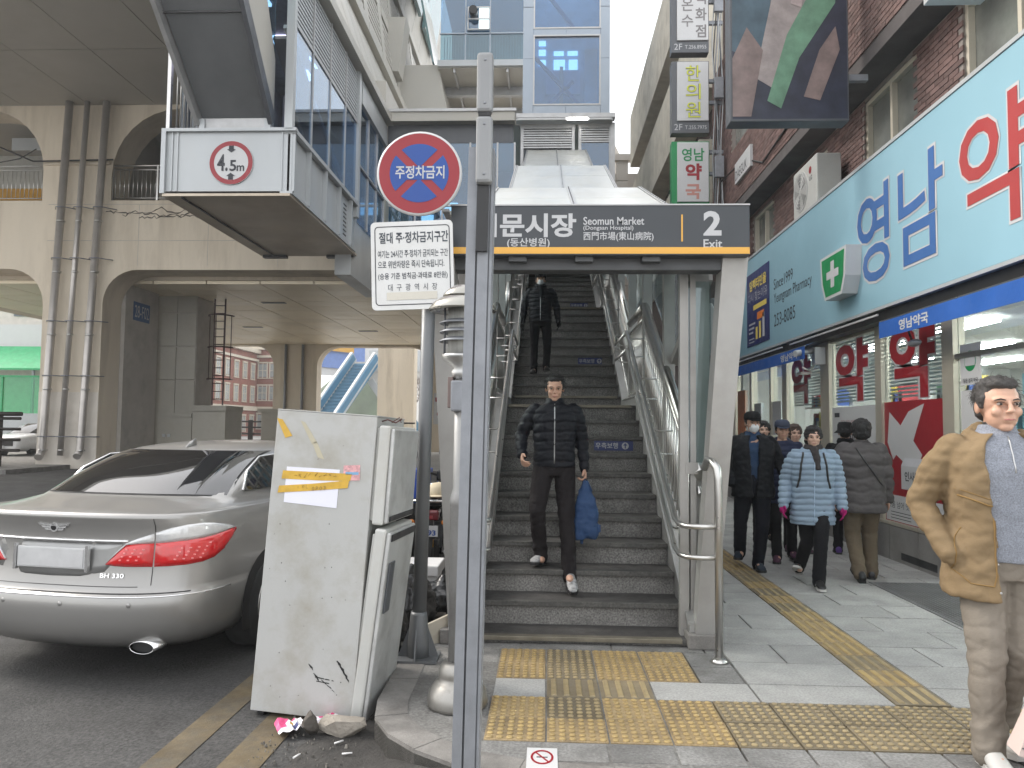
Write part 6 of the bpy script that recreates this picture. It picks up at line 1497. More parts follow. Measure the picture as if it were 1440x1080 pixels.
scribble(.13, 1.325, 9, .26, .028); scribble(.16, 1.262, 3, .07, .025); 
for k, ch in enumerate('0P03'):
    o = text(ch, M_pen, (.245+k*.022, -.0066, 1.262+k*.003), X_, Z_, .013, .022, None); me = o.data
    for v in me.vertices: v.co = (FM @ v.co)-base_of(fr)
    o.parent = fr
M_scr = mat('black_scrape', (.03, .03, .03), .7, var=.2)
for (x0, z0, x1, z1, n, w) in ((.385, .24, .46, .185, 6, .0025), (.30, .33, .36, .245, 5, .0018), (.355, .245, .46, .235, 14, .005), (.47, .345, .53, .26, 9, .005), (.36, .225, .42, .22, 8, .004)):
    for k in range(n):
        t = rnd.random(); x = x0+(x1-x0)*t; z = z0+(z1-z0)*t; l = rnd.uniform(.008, .03)
        flat([(x, z), (x+l, z+(z1-z0)/max(.02, abs(x1-x0))*l*.8), (x+l*.9, z+w+(z1-z0)*.2), (x+.002, z+w)], M_scr, 'scratch', -.0022)
for k in range(26): x, z = rnd.uniform(.03, .55), rnd.uniform(.1, 1.6); flat([(x, z), (x+rnd.uniform(.003, .007), z), (x+.003, z+rnd.uniform(.003, .008))], M_scr, 'chip_mark', -.0018)
wire = MB().tube([tuple(FM @ Vector(p)) for p in ((.58, .1, 1.675), (.62, .09, 1.69), (.66, .12, 1.675), (.70, .1, 1.70))], .004, 5).tube([tuple(FM @ Vector(p)) for p in ((.6, .25, 1.675), (.64, .27, 1.71), (.66, .24, 1.68))], .003, 5)
tag(wire.build('torn_wire', mat('wire_brown', (.09, .03, .02), .6)), 'torn brown wires lying on top of the old fridge', 'wire')

# ================================================================== square steel pole, nearest
sp = empty('square_pole', (-.25, 2.62, 0), 'tall grey square steel channel pole nearest the camera', 'pole')
def lz(z): return -.246+.018*(z-1.2)/1.3
def slant(x0, x1, y0, y1, z0, z1, name, m):
    return MB().hexa([(lz(z0)+x0, y0, z0), (lz(z0)+x1, y0, z0), (lz(z0)+x1, y1, z0), (lz(z0)+x0, y1, z0), (lz(z1)+x0, y0, z1), (lz(z1)+x1, y0, z1), (lz(z1)+x1, y1, z1), (lz(z1)+x0, y1, z1)]).build(name, m, sp)
slant(-.047, -.014, 2.60, 2.70, 0, 2.47, 'side_flange', M_galv); slant(-.0139, -.0075, 2.612, 2.70, 0, 2.46, 'groove', M_darkgrey); slant(-.007, .030, 2.598, 2.70, 0, 2.47, 'side_flange', M_galv); slant(.0301, .034, 2.604, 2.70, 0, 2.46, 'groove', M_darkgrey); slant(.0345, .043, 2.602, 2.70, 0, 2.465, 'side_flange', M_galv)
slant(-.012, .028, 2.58, 2.597, 2.10, 2.33, 'black_insert', M_black)
M_cover = mat('grey_cover_strip', (.25, .255, .26), .5, .2, var=.05)
for z0, z1 in ((2.33, 2.565), (2.578, 2.79)):
    MB().box(lz(2.5)-.019, lz(2.5)+.037, 2.555, 2.60, z0, z1, bev=.012).build('cover_cap', M_cover, sp)
    for z in (z0+.03, z1-.03): MB().lathe([(.0001, -.002), (.004, -.002), (.005, 0)], (lz(2.5)+.01, 2.555, z), 10, 'y').build('screw', M_galv, sp)
MB().box(lz(2.5)-.012, lz(2.5)+.03, 2.562, 2.595, 2.565, 2.578).build('black_insert', M_black, sp)
MB().box(lz(0)-.1, lz(0)+.1, 2.55, 2.75, -.02, .012).build('base_plate', M_galv, sp)

# ================================================================== no parking sign
M_spole = mat('dark_grey_round_pole', (.13, .135, .14), .45, .3, var=.12)
ns = empty('no_parking_sign', (-.81, 5.0, 0), 'round blue and red no parking sign with white notice board on a grey pole', 'road sign')
MB().tube([(-.812, 5.0, 0), (-.775, 5.0, 2.85)], .045, 18).build('pole', M_spole, ns)
MB().lathe([(.07, 0), (.07, .1), (.055, .28), (.05, .30)], (-.812, 5.0, 0), 18).build('pole_sleeve', M_spole, ns)
MB().box(-.95, -.68, 4.88, 5.12, 0, .015).build('base_plate', M_spole, ns)
for a in range(4):
    dx, dy = math.cos(a*math.pi/2), math.sin(a*math.pi/2); MB().prism([(-.812+dx*.06, 5+dy*.06, .015), (-.812+dx*.13, 5+dy*.12, .015), (-.812+dx*.06, 5+dy*.06, .2)], (dy*.01, dx*.01, 0)).build('gusset', M_spole, ns, fix=True)
cX, cZ, sY = -.848, 3.165, 4.93
MB().lathe([(.0001, .0), (.272, .0), (.283, .006), (.283, .02), (.0001, .02)], (cX, sY, cZ), 48, 'y').build('round_plate', M_signwhite, ns)
disc(0, .268, M_red, (cX, cZ), ns, 'red_disc', .002, 48, sY)
M_signblue = mat('sign_blue', (.006, .055, .27), .35, var=.05)
# blue quadrants between the red bars
for q in range(4):
    a0, a1 = q*90-45, q*90+45; pts = []
    ap = math.radians(9)
    rr_ = .196; w_ = .026
    ang = [math.radians(a0)+math.asin(w_/rr_)+k*(math.radians(90)-2*math.asin(w_/rr_))/14 for k in range(15)]
    pts = [(rr_*math.cos(a), rr_*math.sin(a)) for a in ang]
    tip = w_*math.sqrt(2); m_a = math.radians(q*90); pts.append((tip*math.cos(m_a), tip*math.sin(m_a)))
    poly(M_signblue, pts, (cX, sY, cZ), X_, Z_, ns, 'blue_field', lift=.0045, t=.002)
rect(M_signblue, (cX-.155, sY, cZ-.045), X_, Z_, .31, .09, ns, 'blue_field', lift=.0056, t=.002)
text('주정차금지', M_letter, (cX-.158, sY, cZ-.038), X_, Z_, .326, .088, ns, bold=.02, lift=.0068)
# notice board
nb = empty('x', (0, 0, 0)); bpy.data.objects.remove(nb)
bx0, bx1, bz0, bz1 = -1.155, -.612, 2.26, 2.845
def rrect(x0, x1, z0, z1, r): return [(x, z) for x, z in arc(x0+r, z0+r, r, 180, 270, 5)+arc(x1-r, z0+r, r, 270, 360, 5)+arc(x1-r, z1-r, r, 0, 90, 5)+arc(x0+r, z1-r, r, 90, 180, 5)]
bt = Matrix.Translation(((bx0+bx1)/2, sY, 2.55)) @ Matrix.Rotation(R(2.2), 4, 'Y').inverted() @ Matrix.Translation((-(bx0+bx1)/2, -sY, -2.55))
bo = MB().prism([(x, sY, z) for x, z in rrect(bx0, bx1, bz0, bz1, .03)], (0, .012, 0)).xform(bt).build('notice_board', mat('notice_board_white', (.66, .66, .65), .4, var=.04, dirt=(.5, .48, .44), damt=.3, dscale=4), ns, fix=True)
c_ = MB(); ou = rrect(bx0+.025, bx1-.02, bz0+.03, bz1-.03, .025); ii = rrect(bx0+.031, bx1-.026, bz0+.036, bz1-.036, .02); n = len(ou)
c_.add([(x, sY-.0015, z) for x, z in ou]+[(x, sY-.0015, z) for x, z in ii], [(i, (i+1) % n, (i+1) % n+n, i+n) for i in range(n)]).xform(bt).build('border_line', M_ink, bo)
M_gink = mat('slate_ink', (.05, .06, .075), .6, var=0)
def ntext(s, x0, x1, z0, z1, bold=.01):
    o = text(s, M_gink, (x0, sY, z0), X_, Z_, x1-x0, z1-z0, None, bold=bold)
    for v in o.data.vertices: v.co = (bt @ v.co)-base_of(ns)
    o.parent = bo
ntext('절대 주·정차금지구간', bx0+.055, bx1-.03, 2.70, 2.775, .02); ntext('여기는 24시간 주·정차가 금지되는 구간', bx0+.045, bx1-.035, 2.605, 2.655); ntext('으로 위반차량은 즉시 단속됩니다.', bx0+.045, bx1-.06, 2.535, 2.585)
ntext('(승용 기준 범칙금·과태료 8만원)', bx0+.045, bx1-.04, 2.455, 2.505); ntext('대  구  광  역  시  장', bx0+.11, bx1-.11, 2.385, 2.43, .0)
MB().box(bx0+.10, bx1-.11, sY-.003, sY-.0015, 2.325, 2.375).xform(bt).build('paper_strip', mat('strip_beige', (.6, .57, .5), .6), bo); ntext('대  구  경  찰  청  장', bx0+.115, bx1-.12, 2.332, 2.368, .01)
for z in (2.4, 2.75, 3.1): MB().box(-.84, -.73, 4.94, 5.05, z, z+.03).build('clamp', M_galv, ns)

# ================================================================== lantern post
LX, LY = -.465, 4.2
M_hat = mat('lantern_hat_steel', (.34, .33, .30), .3, .85, var=.1, rvar=.1)
lm = empty('street_lantern', (LX, LY, 0), 'short steel lantern post with domed hat and ringed shade behind the square pole', 'street lamp')
MB().lathe([(.160, 0), (.165, .02), (.155, .08), (.12, .13), (.10, .14), (.105, .16), (.10, .2), (.085, .225), (.07, .235)], (LX, LY, 0), 36).build('base_dome', mat('dull_cast_steel', (.30, .29, .27), .42, .75, var=.15, dirt=(.12, .11, .09), damt=.6, dscale=7), lm)
MB().lathe([(.054, .23), (.054, 1.06), (.059, 1.07), (.059, 1.10), (.046, 1.14), (.040, 1.16), (.040, 1.8)], (LX, LY, 0), 24).build('column', mat('dusty_column_paint', (.27, .27, .265), .5, .2, var=.1, dirt=(.12, .11, .10), damt=.6, dscale=4), lm)
MB().lathe([(.047, 1.76), (.06, 1.80), (.045, 1.82), (.10, 1.865), (.112, 1.88), (.11, 1.895)], (LX, LY, 0), 28).build('lantern_tray', M_brushed, lm)
MB().lathe([(.082, 1.895), (.082, 2.19)], (LX, LY, 0), 24).build('shade', mat('frosted_lantern_shade', (.42, .42, .40), .35, var=.25, vscale=3, stretch=(14, 14, .4)), lm)
for z in (1.97, 2.02, 2.07): MB().lathe([(.085, z+.02), (.128, z), (.128, z-.006), (.085, z+.008)], (LX, LY, 0), 28).build('ring_fin', M_galv, lm)
for a in range(4): c, s = math.cos(a*math.pi/2+.5)*.105, math.sin(a*math.pi/2+.5)*.105; MB().cyl((LX+c, LY+s, 1.89), (LX+c, LY+s, 2.16), .006, 8).build('cage_rod', M_darkgrey, lm)
MB().lathe([(.08, 2.15), (.185, 2.135), (.19, 2.145), (.165, 2.18), (.13, 2.205), (.10, 2.215), (.09, 2.22)], (LX, LY, 0), 40).build('hat', M_hat, lm)
MB().lathe([(.09, 2.218), (.112, 2.216), (.112, 2.224), (.085, 2.255), (.045, 2.28), (.0001, 2.287)], (LX, LY, 0), 36).build('top_cap', M_hat, lm)
MB().box(LX-.075, LX-.045, LY-.03, LY+.1, 1.60, 1.77, bev=.004).build('notice_panel', mat('brown_panel', (.16, .12, .11), .4, .3), lm)
MB().box(LX-.055, LX+.055, LY-.06, LY+.05, 1.58, 1.75, bev=.01).build('control_box', M_galv, lm)

# ================================================================== motorcycles, trash
def bike(y0, x0, lab, plate, colr, yaw=0):
    Mx = Matrix.Translation((x0, y0, -.12)) @ Matrix.Rotation(R(yaw), 4, 'Z')
    bk = empty('motorcycle', (x0, y0, -.12), lab, 'motorcycle')
    def B(b, n, m, par=None): return b.xform(Mx).build(n, m, par or bk)
    for yy in (.0, 1.25):
        w = B(MB().lathe([(.22, -.05), (.27, -.055), (.29, -.03), (.295, 0), (.29, .03), (.27, .055), (.22, .05)], (0, yy, .295), 26, 'x'), 'wheel', M_rubber)
        B(MB().lathe([(.0001, -.03), (.04, -.05), (.2, -.03), (.22, -.02), (.22, .02), (.2, .03), (.04, .05), (.0001, .03)], (0, yy, .295), 18, 'x'), 'rim', M_galv, w)
    b = MB(); b.smooth = True
    b.loft([[(-.06, .1, .62), (.06, .1, .62), (.05, .1, .70), (-.05, .1, .70)], [(-.11, .35, .60), (.11, .35, .60), (.1, .35, .78), (-.1, .35, .78)], [(-.11, .65, .55), (.11, .65, .55), (.1, .65, .8), (-.1, .65, .8)], [(-.13, .95, .62), (.13, .95, .62), (.11, .95, .88), (-.11, .95, .88)], [(-.05, 1.1, .7), (.05, 1.1, .7), (.04, 1.1, .86), (-.04, 1.1, .86)]])
    B(b, 'fuel_tank', colr)
    B(MB().box(-.12, .12, .0, .62, .78, .86, bev=.035), 'seat', M_black)
    B(MB().box(-.11, .11, .45, .95, .28, .58, bev=.04), 'engine', M_galv)
    B(MB().tube([(.16, .9, .35), (.18, .4, .3), (.2, -.15, .34)], .045, 10), 'exhaust', M_chrome)
    for s in (1, -1):
        B(MB().tube([(s*.13, .0, .3), (s*.13, .25, .75)], .02, 8), 'shock_absorber', M_chrome)
        B(MB().tube([(s*.07, 1.25, .3), (s*.07, 1.02, 1.0)], .022, 8), 'fork', M_chrome)
        B(MB().tube([(0, 1.0, 1.02), (s*.2, .98, 1.08), (s*.36, .85, 1.06)], .014, 8), 'handlebar', M_black)
        B(MB().tube([(s*.25, .95, 1.06), (s*.30, .98, 1.25)], .006, 6), 'mirror_stalk', M_black); B(MB().ball((s*.31, .98, 1.28), .06, .012, .045), 'mirror', M_black)
        B(MB().ball((s*.17, -.2, .64), .035, .03, .03), 'turn_signal', mat('amber_lens', (.6, .2, .03), .2))
    B(MB().lathe([(.0001, 0), (.09, .0), (.10, .04), (.07, .12), (.0001, .13)], (0, 1.02, .92), 18, 'y'), 'headlight', M_chrome)
    B(MB().box(-.09, .09, .97, 1.05, .98, 1.10, bev=.02), 'instrument_dial', M_black)
    tl = B(MB().box(-.11, .11, -.22, -.12, .66, .76, bev=.02), 'tail_light', mat('dark_red_lens', (.14, .015, .02), .15))
    B(MB().box(-.05, .05, -.225, -.219, .68, .71), 'reflector', M_red, tl)
    pz = .50
    pl = B(MB().box(-.105, .105, -.232, -.226, pz, pz+.11), 'number_plate', M_signwhite)
    if plate:
        o = text(plate, M_signblue, (-.085, -.232, pz+.01), X_, Z_, .17, .055, None, bold=.03)
        for v in o.data.vertices: v.co = (Mx @ v.co)-base_of(bk)
        o.parent = pl
    B(MB().box(-.1, .1, -.17, .02, .40, .46, bev=.01), 'mudguard', M_black); B(MB().box(-.08, .06, -.205, -.198, .39, .47), 'yellow_reflector', M_yellow); B(MB().box(-.05, .05, -.18, -.12, .3, .68), 'mudguard', M_black)
    for z in (.86, ):
        B(MB().tube([(-.16, .0, z), (-.16, -.25, z), (.16, -.25, z), (.16, .0, z)], .012, 8), 'rear_rack', M_chrome)
        for x in (-.08, 0, .08): B(MB().cyl((x, -.25, z), (x, 0, z), .008, 6), 'rack_bar', M_chrome)
    return bk, Mx
M_bikeblk = mat('black_bike_paint', (.02, .02, .024), .2, var=.05, coat=.6)
bike(8.0, -1.19, 'black motorcycle with plate 8193 parked behind the sign pole', '8193', M_bikeblk)
bk2, Mx2 = bike(10.4, -1.72, 'silver motorcycle parked farther back with its windscreen raised', '2047', mat('silver_bike_paint', (.4, .4, .42), .25, .6), yaw=-35) if False else bike(10.2, -1.35, 'silver motorcycle with small windscreen parked behind the black one', '', mat('silver_bike_paint', (.4, .4, .42), .25, .6), yaw=-28)
b = MB(); b.smooth = True; b.loft([[(-.2, 1.1, .95), (.2, 1.1, .95), (.2, 1.13, .95), (-.2, 1.13, .95)], [(-.18, 1.0, 1.25), (.18, 1.0, 1.25), (.18, 1.02, 1.25), (-.18, 1.02, 1.25)], [(-.08, .9, 1.42), (.08, .9, 1.42), (.08, .92, 1.42), (-.08, .92, 1.42)]])
b.xform(Mx2); b.build('windscreen', M_signwhite, bk2)
hm = MB(); hm.lathe([(.13, 0), (.135, .03), (.12, .10), (.08, .145), (.0001, .16)], (-1.13, 8.15, .745), 22); hm.ball((-1.13, 8.03, .765), .08, .09, .015)
tag(hm.build('beige_cap', mat('beige_fabric', (.5, .43, .31), .85, var=.1)), 'beige cap resting on the black motorcycle seat', 'cap')
bxb = empty('blue_crate', (-1.5, 8.9, .62), 'blue plastic crate carried behind the sign pole', 'crate')
MB().box(-1.72, -1.36, 8.7, 9.1, .62, .98, bev=.015).build('crate_wall', mat('blue_plastic', (.01, .07, .42), .4), bxb); MB().box(-1.74, -1.34, 8.68, 9.12, .95, 1.0, bev=.008).build('crate_rim', mat('blue_plastic', (.01, .07, .42), .4), bxb); MB().box(-1.6, -1.5, 8.85, 8.95, -.12, .62).build('stand', M_galv, bxb)
# styrofoam box
M_foam = mat('white_styrofoam', (.72, .71, .70), .8, var=.04, dirt=(.5, .42, .36), damt=.3, dscale=4)
sf = empty('styrofoam_box', (-1.1, 6.5, 0), 'white styrofoam box with lid standing beside the black rubbish bag', 'box')
MB().hexa([(-1.26, 6.42, .02), (-.93, 6.42, .02), (-.93, 6.75, .02), (-1.26, 6.75, .02), (-1.29, 6.4, .25), (-.90, 6.4, .25), (-.90, 6.78, .25), (-1.29, 6.78, .25)]).build('box_body', M_foam, sf)
MB().box(-1.31, -.88, 6.38, 6.80, .25, .34, bev=.012).build('lid', M_foam, sf)
# remesh helper
def remesh(b, vox, smooth=2, disp=None, name='m', base=(0, 0, 0), sf=.5):
    me = b.mesh(name+'_src'); o = bpy.data.objects.new('tmp', me); COL.objects.link(o)
    m = o.modifiers.new('r', 'REMESH'); m.mode = 'VOXEL'; m.voxel_size = vox; m.use_smooth_shade = True
    if smooth: s = o.modifiers.new('s', 'SMOOTH'); s.iterations = smooth; s.factor = sf
    bpy.context.view_layer.update()
    out = bpy.data.meshes.new_from_object(o.evaluated_get(bpy.context.evaluated_depsgraph_get()))
    bpy.data.objects.remove(o); bpy.data.meshes.remove(me)
    if disp:
        nr = [v.normal.copy() for v in out.vertices]
        for v, n in zip(out.vertices, nr): v.co += n*disp(v.co, n)
    out.polygons.foreach_set('use_smooth', [True]*len(out.polygons)); out.update(); out.name = name
    return out
def fbm(p, s, seed=0): q = Vector((p.x*s+seed, p.y*s, p.z*s)); return mnoise.noise(q)+.5*mnoise.noise(q*2.1)+.25*mnoise.noise(q*4.3)
M_bag = mat('black_bin_bag', (.012, .012, .013), .22, var=.1, bump=.5, bscale=25, rvar=.2)
for i, (c, r, lab) in enumerate((((-1.05, 5.75, .16), (.24, .26, .27), 'glossy black rubbish bag slumped behind the sign pole base'), ((-1.15, 5.35, .1), (.2, .2, .22), 'lower black rubbish bag tucked against the fridge door'), ((-.86, 6.15, .12), (.2, .18, .15), 'small black rubbish bag by the styrofoam box'))):
    b = MB().ball(c, *r, n=12); b.ball((c[0]+.05, c[1], c[2]+r[2]*.9), .05, .05, .07)
    me = remesh(b, .016, 1, lambda p, n, i=i: .035*(1-abs(fbm(p, 7, i*9)))*1-.02+.02*fbm(p, 16, i)); o = link_mesh('rubbish_bag', me, M_bag); me.transform(Matrix.Translation(-Vector((c[0], c[1], -.0)))); o.location = (c[0], c[1], -.02)
    tag(o, lab, 'rubbish bag', 'black rubbish bags behind the sign pole')
    MB().tube([(c[0]+.05, c[1], c[2]+r[2]+.02), (c[0]+.03, c[1]-.02, c[2]+r[2]+.1), (c[0]+.07, c[1]-.02, c[2]+r[2]+.14)], [.02, .01, .015], 6).build('tied_knot', M_bag, None).parent = o if False else None
for ob in [o for o in COL.objects if o.name.startswith('tied_knot')]: bpy.data.objects.remove(ob)
pk = MB().prism([(-.83, 5.30, .0), (-.64, 5.46, .0), (-.62, 5.48, .20), (-.82, 5.34, .13)], (.014, -.014, 0)); tag(pk.build('plank', mat('pale_board', (.42, .38, .31), .8, var=.15), fix=True), 'short pale board propped behind the lantern post', 'board')
# stones and litter
def stone(c, r, m, lab, seed):
    rn = random.Random(seed); bm = bmesh.new()
    for k in range(26):
        v = Vector((rn.gauss(0, 1), rn.gauss(0, 1), rn.gauss(0, 1))).normalized()*rn.uniform(.75, 1.05); bm.verts.new((v.x*r[0], v.y*r[1], v.z*r[2]))
    g_ = bmesh.ops.convex_hull(bm, input=bm.verts); bmesh.ops.delete(bm, geom=list(set(e for e in g_['geom_interior'] if isinstance(e, bmesh.types.BMVert))), context='VERTS')
    bmesh.ops.triangulate(bm, faces=bm.faces[:]); bmesh.ops.subdivide_edges(bm, edges=bm.edges[:], cuts=3, use_grid_fill=True)
    for v in bm.verts: v.co += v.co.normalized()*min(r)*(.09*mnoise.noise(v.co*(2.2/min(r))+Vector((seed, 0, 0)))+.05*mnoise.noise(v.co*(6/min(r))))
    me = bpy.data.meshes.new('broken_stone'); bm.to_mesh(me); bm.free()
    o = link_mesh('broken_stone', me, m, None, lab, 'stone'); o.location = c; return o
M_rock = mat('pale_broken_rock', (.30, .27, .23), .9, var=.3, vscale=12, bump=.8, bscale=40, dirt=(.12, .1, .085), damt=.6, dscale=12)
M_rockd = mat('dark_wet_stone', (.075, .065, .055), .85, var=.3, vscale=10, bump=.7, bscale=40)
stone((-1.05, 4.06, -.07), (.14, .09, .065), M_rock, 'pale jagged stone lying in front of the old fridge', 2); stone((-1.215, 4.02, -.06), (.05, .05, .075), M_rockd, 'dark upright stone left of the pale one', 5)
o = stone((-.60, 3.42, -.10), (.26, .22, .09), M_patch, 'grey lump of spilled asphalt against the curved kerb', 8)
stone((-.74, 5.62, .03), (.08, .06, .035), M_rock, 'small rubble chunk behind the lantern post', 12); stone((-.82, 5.9, .04), (.1, .08, .05), M_rockd, 'dark rubble chunk near the stair edge', 14)
M_flw = mat('leaflet_white', (.75, .73, .76), .6, var=.05); M_flp = mat('leaflet_pink', (.62, .07, .2), .5, var=.1)
def leaflet(cx, cy, s, ang, lab, seed):
    lf = empty('leaflet', (cx, cy, -.11), lab, 'leaflet'); rn = random.Random(seed)
    N_ = 8; v = []; f = []
    for j in range(N_+1):
        for i in range(N_+1):
            x = (i/N_-.5)*s; y = (j/N_-.5)*s*1.2; q = Vector((x*math.cos(ang)-y*math.sin(ang), x*math.sin(ang)+y*math.cos(ang)))
            v.append((cx+q.x, cy+q.y, -.095+.03*abs(mnoise.noise(Vector((x*14, y*14, seed))))+.02*abs(math.sin(i*1.3+seed))))
    for j in range(N_):
        for i in range(N_): f.append((j*(N_+1)+i, j*(N_+1)+i+1, (j+1)*(N_+1)+i+1, (j+1)*(N_+1)+i))
    b = MB(); b.add(v, f); me = b.mesh('sheet', (cx, cy, -.11)); me.materials.append(M_flw); me.materials.append(M_flp); me.materials.append(M_notice); me.materials.append(M_yellow)
    for k, p in enumerate(me.polygons):
        i, j = k % N_, k//N_
        p.material_index = 1 if (i < 3 and j > 1) or (j > 5 and i < 6) else (2 if i in (4, 5) and j in (2, 3) else (3 if i == 4 and j == 4 else 0))
    o = link_mesh('sheet', me, None); o.parent = lf
leaflet(-1.33, 4.06, .14, .5, 'crumpled pink and white leaflet on the road before the fridge', 3); leaflet(-1.17, 4.16, .10, -.6, 'smaller torn pink leaflet behind the dark stone', 6)
rnd = random.Random(21); b = MB()
for k in range(420):
    x, y = rnd.uniform(-1.42, -.93), rnd.uniform(3.3, 4.7); s = rnd.uniform(.0015, .005)*(2 if rnd.random() < .08 else 1); a = rnd.uniform(0, 3); z = -.108+s*.5
    b.hexa([(x+s*rnd.uniform(.6, 1.4)*math.cos(a+q*1.57), y+s*rnd.uniform(.6, 1.4)*math.sin(a+q*1.57), z-s) for q in range(4)]+[(x+s*rnd.uniform(.3, .9)*math.cos(a+q*1.57), y+s*rnd.uniform(.3, .9)*math.sin(a+q*1.57), z+s) for q in range(4)])
for k in range(60):
    x, y = rnd.uniform(-1.25, -.75), rnd.uniform(5.1, 6.6); s = rnd.uniform(.005, .025); b.box(x-s, x+s, y-s, y+s, -.01, .0+s)
b.build('litter', mat('mixed_litter', (.13, .12, .105), .9, var=.5, vscale=60, island=.6), kind='stuff', label='scattered gravel and litter along the gutter')
for i, (x, y, a) in enumerate(((-.98, 3.78, .3), (-1.2, 3.72, 1.2), (-1.05, 3.9, .8))):
    b = MB().cyl((x, y, -.10), (x+.05*math.cos(a), y+.05*math.sin(a), -.10), .0045, 8); tag(b.build('cigarette_butt', M_foam), ['cigarette butt nearest the dark stone', 'cigarette butt lying out on the asphalt', 'cigarette butt beside the pale stone'][i], 'cigarette butt', 'cigarette butts in the gutter')
# no smoking floor sticker
fs2 = empty('floor_sticker', (.02, 3.60, 0), 'small white no smoking sticker stuck on the front kerb paving', 'sticker')
MB().box(-.075, .065, 3.36, 3.66, .001, .005).build('sticker_sheet', M_signwhite, fs2)
b = MB(); v = []; f = []
for k in range(24):
    a = k*math.pi/12; v += [(-.005+.042*math.cos(a), 3.56+.06*math.sin(a), .0062), (-.005+.052*math.cos(a), 3.56+.075*math.sin(a), .0062)]
for k in range(24): j = (k+1) % 24; f.append((2*k, 2*k+1, 2*j+1, 2*j))
b.add(v, f); b.prism([(-.04, 3.61, .0055), (-.033, 3.615, .0055), (.03, 3.51, .0055), (.023, 3.505, .0055)], (0, 0, .0008)); b.build('ban_symbol', M_red, fs2)
MB().box(-.03, .02, 3.555, 3.565, .0052, .0058).build('cigarette_symbol', M_ink, fs2)
# ================================================================== people
M_skin = mat('skin', (.52, .31, .22), .5, var=.06, vscale=20, bump=.1, bscale=120)
M_skin2 = mat('skin_pale', (.56, .36, .27), .5, var=.06, vscale=20)
M_hair = mat('black_hair', (.012, .011, .011), .5, var=.3, vscale=40, bump=.8, bscale=160, stretch=(3, 3, .6))
M_eye = mat('eye_white', (.38, .34, .31), .2, var=0); M_iris = mat('eye_iris', (.02, .012, .008), .15, var=0); M_lip = mat('lip', (.38, .15, .13), .5, var=0)
def cloth(name, col, **k): return mat(name, tuple(c*(.5 if max(col) < .035 else 1) for c in col), k.pop('rough', .8), var=k.pop('var', .1), bump=k.pop('bump', .35), bscale=k.pop('bscale', 55), spec=.2, **k)
DEF = dict(sL=(-.185, .0, 1.405), eL=(-.235, .03, 1.13), wL=(-.235, -.05, .89), sR=(.185, .0, 1.405), eR=(.235, .03, 1.13), wR=(.235, -.05, .89),
           hL=(-.09, 0, .90), kL=(-.10, -.03, .50), aL=(-.10, .02, .09), hR=(.09, 0, .90), kR=(.10, -.03, .50), aR=(.10, .02, .09),
           headyaw=0, headpitch=0, footL=-8, footR=8, lean=(0, 0))
def ellring(cx, cy, z, rx, ry, n=28, e=2.5):
    return [(cx+rx*math.copysign(abs(math.cos(t))**(2/e), math.cos(t)), cy+ry*math.copysign(abs(math.sin(t))**(2/e), math.sin(t)), z) for t in [2*math.pi*k/n for k in range(n)]]
def limb(b, pts, rs, n=14):
    # densify with a smooth bend
    P = [Vector(p) for p in pts]; out = []; ro = []
    for i in range(len(P)-1):
        for t in (0, .33, .66): out.append(P[i].lerp(P[i+1], t)); ro.append(rs[i]+(rs[i+1]-rs[i])*t)
    out.append(P[-1]); ro.append(rs[-1]); b.tube(out, ro, n)
    for p, r in zip(P, rs): b.ball(tuple(p), r*.99, n=7)
def hand(b, w, e, side, curl=.5, fine=True):
    """palm, four unequal bent fingers and a thumb; w = wrist, e = elbow"""
    w, e = Vector(w), Vector(e); d = (w-e).normalized(); inward = Vector((-side, 0, 0)); inward = (inward-d*inward.dot(d)).normalized(); f = d.cross(inward).normalized()
    if f.y > 0: f = -f     # thumb side toward the front
    rr = []
    for t, ww, tt in ((-.01, .024, .019), (.02, .032, .017), (.05, .040, .016), (.085, .041, .014), (.095, .036, .011)):
        c = w+d*t; rr.append([tuple(c+f*ww*math.cos(a*math.pi/6)+inward*tt*math.sin(a*math.pi/6)) for a in range(12)])
    b.loft(rr)
    for k, (o, l) in enumerate(((.029, .070), (.010, .080), (-.010, .074), (-.029, .058))):
        p0 = w+d*.085+f*o; a1 = curl*.7; a2 = curl*1.5
        p1 = p0+(d*math.cos(a1)+inward*math.sin(a1))*l*.5; p2 = p1+(d*math.cos(a2)+inward*math.sin(a2))*l*.32; p3 = p2+(d*math.cos(a2*1.25)+inward*math.sin(a2*1.25))*l*.25
        b.tube([p0-d*.02, p0, p1, p2, p3], [.0098, .0098, .009, .008, .0062], 8); b.ball(tuple(p3), .0062, n=5)
    t0 = w+d*.02+f*.024; t1 = t0+(d*.6+f*.65+inward*.35).normalized()*.042; t2 = t1+(d*.9+f*.1+inward*.35).normalized()*.032
    b.tube([t0, t1, t2], [.014, .0115, .008], 8); b.ball(tuple(t2), .008, n=5)
from mathutils.bvhtree import BVHTree
def drape(part, M, pts, off=.003, back=False):
    me = part.data; t = BVHTree.FromPolygons([v.co for v in me.vertices], [p.vertices for p in me.polygons]); b0 = base_of(part); out = []
    d = (M.to_3x3() @ Vector((0, -1 if back else 1, 0))).normalized()
    for p in pts:
        o = M @ Vector((p[0], .6 if back else -.6, p[2])); h = t.ray_cast(o-b0, d)
        out.append((h[0]+b0-d*off) if h[0] is not None else None)
    return [q for q in out if q is not None]
def dense(pts, n=6): return [tuple(Vector(a).lerp(Vector(b), k/n)) for a, b in zip(pts, pts[1:]) for k in range(n)]+[pts[-1]]
def trim(part, M, pts, r, name, m, back=False, off=.0015):
    q = drape(part, M, dense([(p[0], 0, p[-1]) for p in pts]), off, back)
    if len(q) > 1: return MB().tube(q, r, 6).build(name, m, part)
